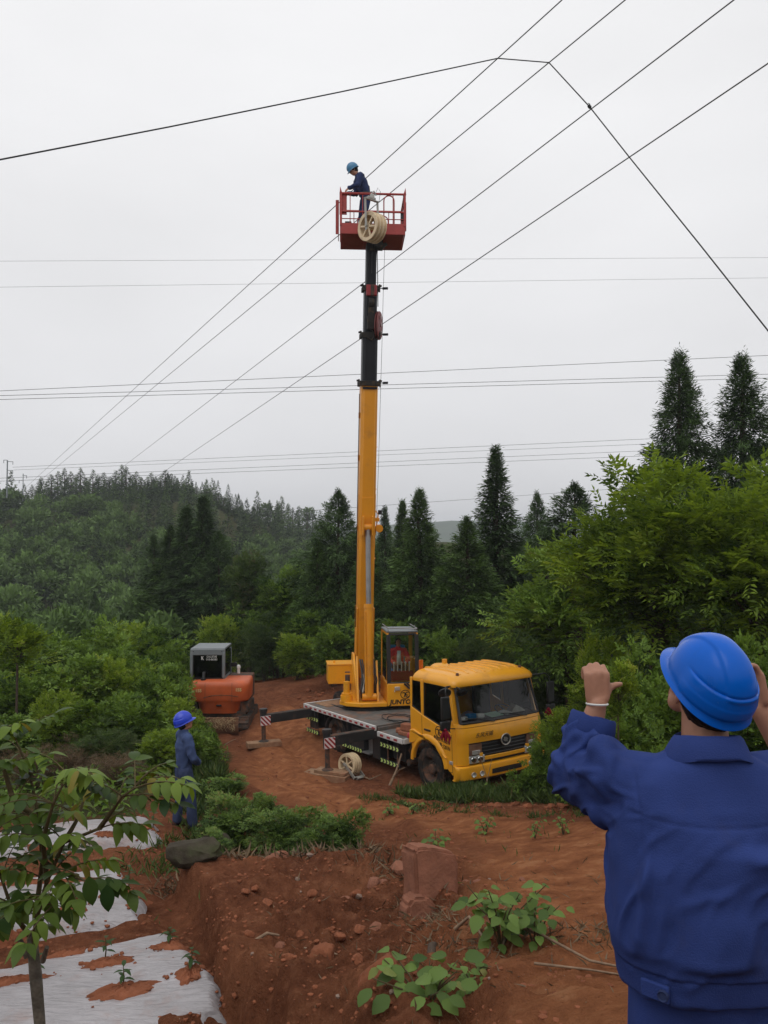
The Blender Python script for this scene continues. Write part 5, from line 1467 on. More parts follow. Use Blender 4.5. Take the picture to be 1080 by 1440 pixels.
# --- boom: four telescoping sections
PIV = sw(-.72, -.06, 1.20); TOP = Vector((0, 0, 14.36)); F_ = Vector((math.sin(AZ), -math.cos(AZ), 0))
dF = 0.0                                     # lean that carries the boom head to its place
for dF in np.arange(.2, 2.4, .01):
    TOP = PIV + F_ * float(dF); 
    if TOP.x / TOP.y > (522 - 540) / FPX: break
TOP.z = CAM_H + (762 - 343) / FPX * (TOP.y + .4)
def yz(py): # height of the boom axis at a given picture row
    z = 8.0
    for _ in range(12): z = CAM_H + (762 - py) / FPX * (PIV.y + (TOP.y - PIV.y) * (z - PIV.z) / (TOP.z - PIV.z))
    return z
Z1, Z2, Z3, Z4 = yz(540), yz(470), yz(403), TOP.z
bd_ = (TOP - PIV).normalized(); side = Vector((math.cos(AZ), math.sin(AZ), 0)); fw_ = side.cross(bd_).normalized()
if fw_.dot(F_) < 0: fw_ = -fw_
BMX = Matrix((side, fw_, bd_)).transposed().to_4x4(); BMX.translation = PIV
BL = TI @ BMX
def B(): return MB(BL)
boom = bpy.data.objects.new('boom', None); link(boom, truck)
def bz(z): return (z - PIV.z) / bd_.z
def section(z0, z1, w, d, mt, nm='boom_section'):
    mb = B(); rings = []; c = .10 * w
    for z in (bz(z0), bz(z1)):
        rings.append([(-w / 2, -d / 2, z), (w / 2, -d / 2, z), (w / 2, d / 2 - c * 1.6, z), (w / 2 - c * 1.6, d / 2, z), (-w / 2 + c * 1.6, d / 2, z), (-w / 2, d / 2 - c * 1.6, z)])
    mb.loft(rings); return mb.build(nm, mt, boom, bevel=.012)
b1 = section(1.75, Z1, .47, .56, M['boom_yellow'])
section(Z1 - .4, Z2 + .02, .42, .48, M['boomblack']); section(Z2 - .25, Z3 + .02, .355, .41, M['boomblack']); section(Z3 - .2, Z4, .285, .34, M['boomblack'])
mb = B(); mb.box((0, 0, bz(Z1 - .1)), (.40, .62, .06)); mb.build('wear_strip', M['boomblack'], b1)
for c_, s_ in [((s * .243, .05, bz(6.3)), (.012, .20, 1.6)) for s in (-1, 1)] + [((s * .243, 0, bz(3.0)), (.03, .5, 1.6)) for s in (-1, 1)] + [((0, .285, bz(6.55)), (.36, .03, .9))]:
    mb = B(); mb.box(c_, s_); mb.build('doubler_plate', M['boom_yellow'], b1, bevel=.004)
mb = B()
for z in (8.4, 7.2, 5.2): mb.tube([(.24, -.1, bz(z)), (.275, .0, bz(z) + .02), (.24, .1, bz(z))], .012, 5); mb.box((-.255, 0, bz(z + .9)), (.05, .06, .16), )
mb.build('cable_clip', M['boom_yellow'], b1)
mb = B(); mb.tube([(-.27, .05, bz(3.2)), (-.275, .05, bz(6)), (-.27, .06, bz(9.9))], .012, 5); mb.build('cable', M['plastic'], b1)
M['collar'] = mat('greasy_collar', (.022, .020, .018), .6, dirt=(.20, .12, .05), dirt_amt=.3, dscale=7, spec=.2)
def collar(z, w, d, mt):
    mb = B(); mb.box((0, -d / 2 - .03, bz(z)), (w + .14, .06, .14)); mb.box((0, d / 2 + .03, bz(z)), (w + .14, .06, .14))
    for s in (-1, 1): mb.box((s * (w / 2 + .04), 0, bz(z)), (.06, d, .13)); mb.box((s * (w / 2 + .085), .1, bz(z) + .08), (.09, .12, .05)); mb.cyl((s * (w / 2 + .07), .16, bz(z) - .10), (s * (w / 2 + .07), .16, bz(z) + .12), .022, n=8)
    return mb.build('collar', mt, boom, bevel=.008)
collar(Z1 + .03, .46, .54, M['collar']); collar(Z2, .40, .46, M['collar']); collar(Z3, .335, .40, M['collar'])
mb = B()
for z, w in ((Z1 + .06, .47), (Z2 + .04, .42), (Z3 + .02, .355)):
    mb.cyl((w / 2 + .06, .1, bz(z)), (w / 2 + .15, .1, bz(z)), .012, n=6); mb.cyl((w / 2 + .15, .1, bz(z)), (w / 2 + .30, .1, bz(z) + .01), .035, n=10)
mb.build('cable_guide', M['boomblack'], boom)
mb = B(); mb.tube([(.37, .1, bz(Z4)), (.35, .1, bz(Z3)), (.345, .1, bz(Z2)), (.33, .1, bz(Z1)), (.31, .12, bz(8)), (.28, .1, bz(6.2))], .006, 5); mb.build('cable', M['plastic'], boom)
# rope over the head, hook block and red cable reel
mb = B(); mb.tube([(.13, .20, bz(Z4)), (.16, .22, bz(Z4 - .7)), (.19, .24, bz(Z3 - .5))], .012, 5); mb.tube([(.0, .20, bz(Z4)), (.0, .22, bz(Z3 + .4))], .010, 5); mb.build('hoist_rope', M['plastic'], boom)
mb = B(); mb.box((.0, .25, bz(Z3 - .07)), (.30, .10, .30)); hk = mb.build('hook_block', M['redtape'], boom, bevel=.02)
mb = B(); mb.box((.02, .31, bz(Z3 - .07)), (.10, .04, .30)); mb.build('hook_stripe', M['mud'], hk, bevel=.01)
mb = B(); mb.cyl((-.07, .25, bz(Z3 - .4)), (.07, .25, bz(Z3 - .4)), .13, n=18); mb.box((0, .25, bz(Z3 - .68)), (.16, .10, .3)); mb.box((.0, .30, bz(Z3 - .95)), (.22, .12, .36)); mb.tube([(0, .26, bz(Z3 - 1.1)), (.09, .27, bz(Z3 - 1.25)), (.03, .27, bz(Z3 - 1.42)), (-.09, .27, bz(Z3 - 1.35))], .035, 8); mb.build('hook', M['collar'], hk, bevel=.01)
mb = B(); c = (.235, .12, bz(Z3 - 1.0)); mb.lathe([(.05, -.05), (.38, -.045), (.40, -.02), (.30, 0), (.40, .02), (.38, .045), (.05, .05)], c, (1, .35, 0), 30, closed=True); rl = mb.build('cable_reel', M['reelred'], boom, smooth=35)
mb = B()
for k in range(6):
    a = k * math.pi / 3; mb.box((.285, .12 + .24 * math.cos(a), bz(Z3 - 1.0) + .24 * math.sin(a)), (.012, .10, .10))
mb.build('reel_plate', M['whitetape'], rl)
# lamp and pulley half way up
mb = B(); mb.box((.30, .1, bz(6.35)), (.12, .14, .10)); mb.cyl((.36, .05, bz(6.1)), (.36, .19, bz(6.1)), .11, n=16); mb.tube([(.25, .1, bz(6.6)), (.33, .1, bz(6.5)), (.25, .1, bz(5.9))], .02, 6); mb.build('boom_winch', M['boom_yellow'], boom)
mb = B(); mb.cyl((.38, .1, bz(6.5)), (.38, .1, bz(6.62)), .06, n=10); mb.build('work_lamp', M['plastic'], boom)
# luffing cylinder
c0 = sw(.50, -.045, .36); c1 = BMX @ Vector((.015, .30, bz(6.15)))
cd_ = (c1 - c0).normalized(); cm_ = c0 + cd_ * 2.55
def W_(): return MB(TI)
mb = W_(); mb.cyl(c0, cm_, .125, n=22); mb.cyl(cm_ - cd_ * .08, cm_ + cd_ * .04, .14, n=22); mb.cyl(c0 - side * .2, c0 + side * .2, .10, n=16); mb.tube([c0 + fw_ * .13 + cd_ * .2 - side * .1, c0 + fw_ * .10 - side * .12 + cd_ * 2.4], .02, 6); cy = mb.build('luffing_cylinder', M['boom_yellow'], boom)
mb = W_(); mb.cyl(cm_, c1, .072, n=18); mb.build('piston_rod', M['greysteel'], cy)
mb = W_(); mb.cyl(c1 - side * .14, c1 + side * .14, .10, n=16); mb.build('rod_eye', M['boom_yellow'], cy)
mb = B()
for s in (-1, 1): mb.box((s * .13, .34, bz(6.2)), (.04, .22, .55))
mb.build('cylinder_bracket', M['boom_yellow'], boom, bevel=.01)

# --- work basket
BY = R(3)
KM = Matrix.Translation(Vector((TOP.x + .02, TOP.y, TOP.z))) @ Matrix.Rotation(BY, 4, 'Z')
KL = TI @ KM
def K(): return MB(KL)     # x right, y away, z up
bk = bpy.data.objects.new('work_basket', None); link(bk, truck)
HW, HD = .87, .58
mb = K(); mb.box((0, 0, .025), (2 * HW - .06, 2 * HD - .02, .05)); mb.box((0, 0, -.03), (.5, .7, .06)); mb.build('basket_floor', M['red'], bk, bevel=.01)
mb = K()
for s in (-1, 1): mb.box((0, s * HD, .15), (2 * HW, .03, .30)); mb.box((s * HW, 0, .15), (.03, 2 * HD, .30))
mb.build('toe_board', M['red'], bk, bevel=.008)
def rail(z, r=.021, faces=((-HW, -HD), (HW, -HD), (HW, HD), (-HW, HD))):
    mb = K(); pts = list(faces)
    for k in range(4): mb.tube([(*pts[k], z), (*pts[(k + 1) % 4], z)], r, 8)
    return mb
rail(1.12, .032).build('top_rail', M['red'], bk); rail(.62, .024).build('mid_rail', M['red'], bk)
rail(.42, .014).build('lower_rail', M['red'], bk)
for x in (-HW, HW):
    for y in (-HD, HD):
        mb = K(); mb.box((x, y, .68), (.06, .06, .92)); mb.prism([(x - .04, y - .03, 1.1), (x + .04, y - .03, 1.1), (x + .02 * np.sign(x), y - .03, 1.30)], (0, .06, 0)); mb.build('corner_post', M['red'], bk, bevel=.006)
for x, y in [(-.62, -HD), (-.28, -HD), (.55, -HD), (-.5, HD), (0, HD), (.5, HD), (-HW, -.2), (-HW, .2), (HW, -.2), (HW, .2)]:
    mb = K(); mb.tube([(x, y, .3), (x, y, 1.12)], .013, 6); mb.build('upright', M['red'], bk)
def hoop(x0, x1, y, top, mb):
    c = (x0 + x1) / 2; r = (x1 - x0) / 2
    mb.tube([(x0, y, .3)] + [(c - r * math.cos(a), y, top - r + r * math.sin(a)) for a in [math.pi * k / 10 for k in range(11)]] + [(x1, y, .3)], .017, 7)
for h_ in ((.30, .58, -HD + .01, 1.08), (.20, .48, HD - .02, .98), (-.40, -.12, HD - .02, .98)):
    mb = K(); hoop(*h_, mb); mb.build('hoop', M['red'], bk)
for bx_ in (((-HW + .06, -HD + .04, .85), (.20, .02, .62)), ((-HW - .07, -.1, .55), (.02, .55, .95)), ((-HW - .10, -.35, .55), (.09, .03, .95)), ((HW + .05, -.1, .7), (.06, .08, .8))):
    mb = K(); mb.box(*bx_); mb.build('gate_panel', M['red'], bk, bevel=.006)
mb = K(); mb.box((HW - .06, -HD + .06, .52), (.10, .06, .22)); mb.tube([(HW - .06, -HD + .04, .63), (HW - .03, -HD, .8), (HW - .04, -HD, 1.1)], .01, 5); mb.build('control_box', M['plastic'], bk, bevel=.01)
mb = K(); mb.box((-HW + .20, -HD + .12, .34), (.18, .12, .08)); mb.build('foot_pedal', M['plastic'], bk, bevel=.02)
mb = K(); mb.box((.18, -.2, -.16), (.22, .3, .2)); mb.prism([(.1, -.3, -.25), (.35, -.3, -.1), (.42, -.3, -.15), (.2, -.3, -.32)], (0, .1, 0)); mb.cyl((0, 0, -.3), (0, 0, 0), .16, n=18); mb.build('basket_mount', M['collar'], bk, bevel=.01)
# ================================================================== PEOPLE
def capsule(mb, p0, r0, p1, r1, flat=None, n=14, m=0):
    """tapered capsule; flat=(axis, factor) squashes it across that axis"""
    p0, p1 = Vector(p0), Vector(p1); d = p1 - p0; L = d.length
    d = d / L if L > 1e-6 else Vector((0, 0, 1)); u, w = perp(d)
    prof = [(r0 * math.cos(a), -r0 * math.sin(a)) for a in [R(x) for x in (88, 66, 44, 22, 0)]] + [(r1 * math.cos(a), L + r1 * math.sin(a)) for a in [R(x) for x in (0, 22, 44, 66, 88)]]
    V = []
    fa = Vector(flat[0]).normalized() if flat else None
    for r, t in prof:
        for i in range(n):
            a = 2 * math.pi * i / n; o = (u * math.cos(a) + w * math.sin(a)) * r
            if flat: o = o - fa * o.dot(fa) * (1 - flat[1])
            V.append(p0 + d * t + o)
    k = len(prof)
    F = [(i * n + j, i * n + (j + 1) % n, (i + 1) * n + (j + 1) % n, (i + 1) * n + j) for i in range(k - 1) for j in range(n)] + [tuple(range(n - 1, -1, -1)), tuple((k - 1) * n + j for j in range(n))]
    mb.add(V, F, m)

def fuse(mb, name, voxel, smooth, mt, parent=None, disp=None):
    o = mb.build(name, mt, None, smooth=0)
    md = o.modifiers.new('r', 'REMESH'); md.mode = 'VOXEL'; md.voxel_size = voxel
    if smooth:
        ms = o.modifiers.new('s', 'SMOOTH'); ms.factor = .5; ms.iterations = smooth
    bpy.context.view_layer.update()
    me = bpy.data.meshes.new_from_object(o.evaluated_get(bpy.context.evaluated_depsgraph_get()))
    bpy.data.objects.remove(o)
    me.name = name
    if not me.materials: me.materials.append(mt)
    if disp is not None:
        n = len(me.vertices); co = np.empty(n * 3, np.float32); nr = np.empty(n * 3, np.float32)
        me.vertices.foreach_get('co', co); me.vertices.foreach_get('normal', nr)
        co = co.reshape(-1, 3).astype(float); nr = nr.reshape(-1, 3).astype(float)
        co = disp(co, nr); me.vertices.foreach_set('co', co.astype(np.float32).ravel())
    me.polygons.foreach_set('use_smooth', [True] * len(me.polygons)); me.update()
    return mesh_obj(name, me, parent)

def hand(mb, wrist, d, across, palm_n, size=1.0, curl=(40, 50, 30), thumb_out=.6, spread=.0):
    """four fingers of unequal length and a thumb; across points to the thumb side, palm_n out of the palm"""
    d = Vector(d).normalized(); a = Vector(across); a = (a - d * a.dot(d)).normalized(); pn = Vector(palm_n); pn = (pn - d * pn.dot(d) - a * pn.dot(a)).normalized()
    w = Vector(wrist); s = size; lens = (.074, .082, .077, .060)
    for k in range(4):
        off = (.030 - .0205 * k) * s
        kn = w + d * ((.092 - .004 * abs(k - 1.2)) * s) + a * off
        capsule(mb, w + a * off * .75 + d * .012 * s, .0135 * s, kn, .0118 * s, n=10)
        p = kn; dirv = d + a * spread * (1.5 - k) * .1; ang = 0
        for q, (fr_, c) in enumerate(zip((.45, .31, .24), curl)):
            ang += c; v = (dirv * math.cos(R(ang)) + pn * math.sin(R(ang))).normalized()
            e = p + v * lens[k] * s * fr_ * 1.15
            capsule(mb, p, (.0098 - .0008 * q) * s, e, (.0090 - .0010 * q) * s, n=9); p = e
    capsule(mb, w + d * .012 * s + a * .02 * s, .017 * s, w + d * .05 * s + a * .040 * s + pn * .012 * s, .014 * s, n=10)
    t0 = w + d * .045 * s + a * .040 * s + pn * .012 * s; t1 = t0 + (d * .45 + a * thumb_out + pn * .35).normalized() * .028 * s; t2 = t1 + (d * .1 + a * thumb_out * .8 + pn * .5).normalized() * .022 * s
    capsule(mb, t0, .0125 * s, t1, .0105 * s, n=9); capsule(mb, t1, .0105 * s, t2, .0085 * s, n=9)

def head(mb, c, fh, uh, s=1.0):
    fh = Vector(fh).normalized(); uh = Vector(uh); uh = (uh - fh * uh.dot(fh)).normalized(); rh = fh.cross(uh); c = Vector(c)
    def P(x, y, z): return c + (rh * x + fh * y + uh * z) * s
    capsule(mb, P(0, -.03, .035), .088 * s, P(0, .022, .035), .082 * s, (rh, .90))
    capsule(mb, P(0, .035, -.01), .068 * s, P(0, .052, -.075), .040 * s, (rh, .95))
    capsule(mb, P(-.03, .03, -.07), .03 * s, P(.03, .03, -.07), .03 * s)
    capsule(mb, P(0, .096, .012), .010 * s, P(0, .113, -.026), .0145 * s)
    capsule(mb, P(-.014, .103, -.032), .009 * s, P(.014, .103, -.032), .009 * s)
    capsule(mb, P(-.036, .085, .030), .012 * s, P(.036, .085, .030), .012 * s)
    capsule(mb, P(-.020, .094, -.056), .0075 * s, P(.020, .094, -.056), .0075 * s)
    for q in (-1, 1):
        capsule(mb, P(q * .082, -.008, .018), .017 * s, P(q * .078, -.003, -.022), .012 * s, (rh, .45))
    return P

def helmet(name, c, fh, uh, mt, parent, s=1.0, nu=96, nv=40):
    """moulded hard hat: broad crown band, stepped rear, rolled rim and a peak"""
    fh = Vector(fh).normalized(); uh = Vector(uh); uh = (uh - fh * uh.dot(fh)).normalized(); rh = fh.cross(uh); c = Vector(c)
    V = []; rows = 0
    prof = [(math.cos(ph), math.sin(ph), 0) for ph in np.linspace(math.pi / 2 - .001, .02, nv)] + [(1.005, -.06, 0), (1.03, -.10, .5), (1.075, -.125, 1), (1.085, -.15, 1), (1.06, -.16, 1), (1.0, -.13, .5), (.97, -.05, 0)]
    for (cr_, sz, brim) in prof:
        for i in range(nu):
            th = 2 * math.pi * i / nu; x, y = math.sin(th), math.cos(th)
            sq = (abs(x) ** 2.2 + abs(y) ** 2.2) ** (-1 / 2.2)
            X, Y, Z = .112 * x * sq * cr_, (.146 if y < 0 else .140) * y * sq * cr_, .150 * sz
            if sz > .0:
                # raised crown band running front to back, wider at the rear
                bw = .040 + .012 * (y < 0) * abs(y)
                e = .5 * (1 - math.tanh((abs(X) - bw) / .0035)); fade = float(sstep(.34, .50, sz)) if y < 0 else float(sstep(.12, .3, sz))
                k = 1 + .055 * e * fade
                # step where the rear shell starts, with a dark undercut
                if y < .15:
                    b = float(sstep(.15, -.2, y)); k += .040 * b * float(sstep(.47, .43, sz)) - .025 * b * math.exp(-((sz - .475) / .018) ** 2)
                    k += .010 * b * float(sstep(.24, .20, sz))
                X *= k; Y *= k; Z *= (1 + (k - 1) * .7)
            if brim:
                f = max(y, 0) ** 3; rr = 1 + brim * (.26 * f); Y *= rr; Z -= .018 * f * brim; Z += -.010 * brim * (y < 0) * abs(y)
            V.append(c + (rh * X + fh * Y + uh * Z) * s)
        rows += 1
    F = [(r_ * nu + j, r_ * nu + (j + 1) % nu, (r_ + 1) * nu + (j + 1) % nu, (r_ + 1) * nu + j) for r_ in range(rows - 1) for j in range(nu)]
    F.append(tuple(range(nu)))
    mb = MB(); mb.add(V, F); return mb.build(name, mt, parent, smooth=42)

def folds(co, nr, amp, freq, axis, stretch=4.0, seed=0., sharp=True):
    """creases running along an axis: noise stretched that way"""
    a = np.array(axis, float); a /= np.linalg.norm(a)
    al = co @ a; q = co - al[:, None] * a
    P = q * freq + (al * freq / stretch)[:, None] * a + seed
    warp = vnoise(co * freq * .4 + seed + 3)[:, None] * .5
    n = vnoise(P + warp) + .5 * vnoise(P * 2.1 + 5 + warp)
    f = 1 - np.abs(n) * 2.0 if sharp else n
    return amp * f

def person(name, label, loc, rotz, J, mats_, group=None, voxel=.0085, helmet_mt=None, looks=(0, 0), boots=True, s=1.0):
    """J: joints in the person's own axes (x right, y forward, z up)"""
    p = thing('person', label, 'person', loc, rotz, group); p.scale = (s, s, s)
    D = dict(pelvis=(0, 0, .93), chest=(0, 0, 1.26), neck=(0, .0, 1.45), head=(0, .02, 1.60),
             ls=(-.185, 0, 1.40), rs=(.185, 0, 1.40), le=(-.24, .0, 1.12), re=(.24, .0, 1.12), lw=(-.2, .1, .90), rw=(.2, .1, .90),
             lh=(-.09, 0, .90), rh=(.09, 0, .90), lk=(-.115, .02, .49), rk=(.115, .02, .49), la=(-.13, -.01, .09), ra=(.13, -.01, .09), ltoe=(-.13, .15, .04), rtoe=(.13, .15, .04),
             fh=(0, 1, 0), uh=(0, 0, 1), lhd=None, rhd=None)
    D.update(J); V_ = {k: (Vector(v) if v is not None else None) for k, v in D.items()}
    mb = MB(); P = head(mb, V_['head'], V_['fh'], V_['uh'])
    capsule(mb, V_['neck'] - Vector((0, 0, .03)), .062, P(0, -.02, -.03), .055)
    capsule(mb, V_['pelvis'], .12, V_['chest'], .13, ((0, 1, 0), .72)); capsule(mb, V_['ls'] * .7 + V_['rs'] * .3, .085, V_['rs'] * .7 + V_['ls'] * .3, .085, ((0, 1, 0), .8))
    for q in 'lr':
        capsule(mb, V_[q + 's'], .055, V_[q + 'e'], .042); capsule(mb, V_[q + 'e'], .042, V_[q + 'w'], .029)
        hd = V_[q + 'hd'] or (V_[q + 'w'] - V_[q + 'e']); sg = 1 if q == 'l' else -1
        hand(mb, V_[q + 'w'], hd, (sg * .8, .5, .2), (sg * .5, -.2, -.6), 1.0, (25, 35, 20))
        capsule(mb, V_[q + 'h'], .085, V_[q + 'k'], .058); capsule(mb, V_[q + 'k'], .056, V_[q + 'a'], .038); capsule(mb, V_[q + 'a'] - Vector((0, .03, .03)), .04, V_[q + 'toe'], .033)
    body = fuse(mb, 'body', voxel, 3, mats_['skin'], p)
    wr = lambda amp, fr, ax, st=3.5, sd=0.: (lambda co, nr: co + nr * folds(co, nr, amp, fr, ax, st, sd)[:, None])
    mb = MB()
    capsule(mb, V_['pelvis'] + Vector((0, 0, .0)), .155, V_['chest'], .175, ((0, 1, 0), .74), 20); capsule(mb, V_['ls'] * .85 + V_['rs'] * .15, .085, V_['rs'] * .85 + V_['ls'] * .15, .085, ((0, 1, 0), .9))
    capsule(mb, V_['neck'] - Vector((0, 0, .05)), .085, V_['neck'] + (V_['head'] - V_['neck']) * .12, .070)
    for q in 'lr':
        capsule(mb, V_[q + 's'], .078, V_[q + 'e'], .062); capsule(mb, V_[q + 'e'], .062, V_[q + 'w'] + (V_[q + 'e'] - V_[q + 'w']) * .08, .050)
    fuse(mb, 'jacket', voxel, 4, mats_['jacket'], p, wr(.010, 9, (.3, .2, 1), 3))
    mb = MB(); capsule(mb, V_['pelvis'] - Vector((0, 0, .02)), .150, V_['pelvis'] + Vector((0, 0, .06)), .150, ((0, 1, 0), .78), 20)
    for q in 'lr':
        capsule(mb, V_[q + 'h'] - Vector((0, 0, .02)), .108, V_[q + 'k'], .080); capsule(mb, V_[q + 'k'], .080, V_[q + 'a'] + Vector((0, 0, .02)), .068)
    fuse(mb, 'trousers', voxel, 4, mats_['trousers'], p, wr(.009, 9, (.2, .1, 1), 4, 7.))
    for q in 'lr':
        mb = MB(); a = V_[q + 'a']; t = V_[q + 'toe']
        capsule(mb, a + Vector((0, -.03, -.035)), .050, t + Vector((0, .02, 0)), .045); capsule(mb, a + Vector((0, 0, -.03)), .052, a + Vector((0, 0, .05)), .055)
        fuse(mb, 'boot', .012, 2, M['boot'], p)
    mb = MB(); capsule(mb, P(0, -.035, .030), .094, P(0, -.005, .05), .094, n=16); hc = P(0, -.045, -.02); capsule(mb, hc, .070, P(0, -.04, .03), .085)
    fuse(mb, 'hair', .012, 2, M['hair'], p)
    if helmet_mt: helmet('hard_hat', P(0, -.006, .045), V_['fh'], V_['uh'], helmet_mt, p, 1.0, 64, 24)
    mb = MB()
    for q in (-1, 1):
        mb.lathe([(0, -.011), (.010, -.006), (.0125, 0), (.010, .006), (0, .011)], P(q * .033, .086, .016), V_['fh'], 10)
    mb.build('eye', M['ink'], p)
    return p, P

def v3(*a): return Vector(a)
W1 = dict(skin=M['skin'], jacket=M['cloth2'], trousers=M['cloth4'])
wp = hit(258, 1163); wp.z -= .02
person('person', 'person in faded blue workwear and royal blue helmet standing with back to garden, gazing up', wp, math.atan2(-.86, .5), dict(
    le=(-.25, .04, 1.13), re=(.25, .06, 1.12), lw=(-.07, .20, 1.0), rw=(.05, .21, .98), lhd=(.7, .3, -.3), rhd=(-.7, .3, -.3),
    head=(0, .005, 1.60), fh=(.05, .93, .36), uh=(0, -.36, .93), la=(-.15, -.06, .09), ra=(.13, .10, .09), lk=(-.125, -.01, .49), rk=(.12, .07, .49), ltoe=(-.18, .10, .04), rtoe=(.16, .26, .04)), W1, 'workers in blue', .0115, M['helmet2'])
W2 = dict(skin=M['skin'], jacket=M['cloth3'], trousers=M['cloth3'])
bp0 = KM @ Vector((-.25, -.30, .05))
w2, P2 = person('person', 'person in navy workwear and teal helmet bending over the rail of the red basket', bp0, math.atan2(.93, -.28), dict(
    pelvis=(0, -.06, .96), chest=(0, .04, 1.28), neck=(0, .13, 1.47), head=(0, .25, 1.585), ls=(-.18, .12, 1.40), rs=(.18, .12, 1.40), le=(-.24, .20, 1.14), re=(.25, .12, 1.13),
    lw=(-.13, .40, 1.08), rw=(.12, .36, 1.06), fh=(0, .80, -.60), uh=(0, .60, .80), lh=(-.09, -.05, .92), rh=(.09, -.05, .92), lhd=(.1, .6, -.6), rhd=(0, .5, -.7)), W2, 'workers in blue', .013, M['helmet3'], s=1.14)
mb = MB()
for k in range(25):
    pass
ring = [v3(.168 * math.cos(a), -.04 + .135 * math.sin(a), 1.02) for a in [2 * math.pi * k / 24 for k in range(25)]]; mb.tube(ring, .018, 6)
mb.tube([v3(-.12, .19, 1.42), v3(-.10, .02, 1.48), v3(.08, -.12, 1.2), v3(.14, -.12, 1.02)], .014, 5); mb.tube([v3(.12, .19, 1.42), v3(.10, .02, 1.48), v3(-.08, -.12, 1.2), v3(-.14, -.12, 1.02)], .014, 5)
mb.box((.0, -.19, 1.03), (.16, .06, .12)); mb.build('safety_belt', M['plastic'], w2)
OPM = SM @ Matrix.Rotation(-math.pi / 2, 4, 'Z')      # person's forward = cabin forward
op_loc = SM @ Vector((-.18, .88, .16))
W3 = dict(skin=M['skin'], jacket=M['redcloth'], trousers=M['darkint'])
w3, P3 = person('person', 'person in open red jacket and white shirt seated at the crane levers behind glass', op_loc, AZ + math.pi, dict(
    ls=(-.19, .0, 1.38), rs=(.19, .0, 1.38), le=(-.29, .16, 1.16), re=(.29, .16, 1.16), lw=(-.17, .40, 1.10), rw=(.17, .40, 1.10), head=(0, .0, 1.60), fh=(0, .93, .36), uh=(0, -.36, .93),
    lh=(-.09, .03, .93), rh=(.09, .03, .93), lk=(-.13, .44, .95), rk=(.13, .44, .95), la=(-.13, .48, .72), ra=(.13, .48, .72), ltoe=(-.13, .54, .70), rtoe=(.13, .54, .70)), W3, None, .013, None)
mb = MB(); mb.add([(-.05, .158, 1.40), (.05, .158, 1.40), (.075, .175, 1.0), (-.055, .175, 1.0)], [(0, 1, 2, 3)]); mb.build('shirt', M['whitecloth'], w3, solid=.03)

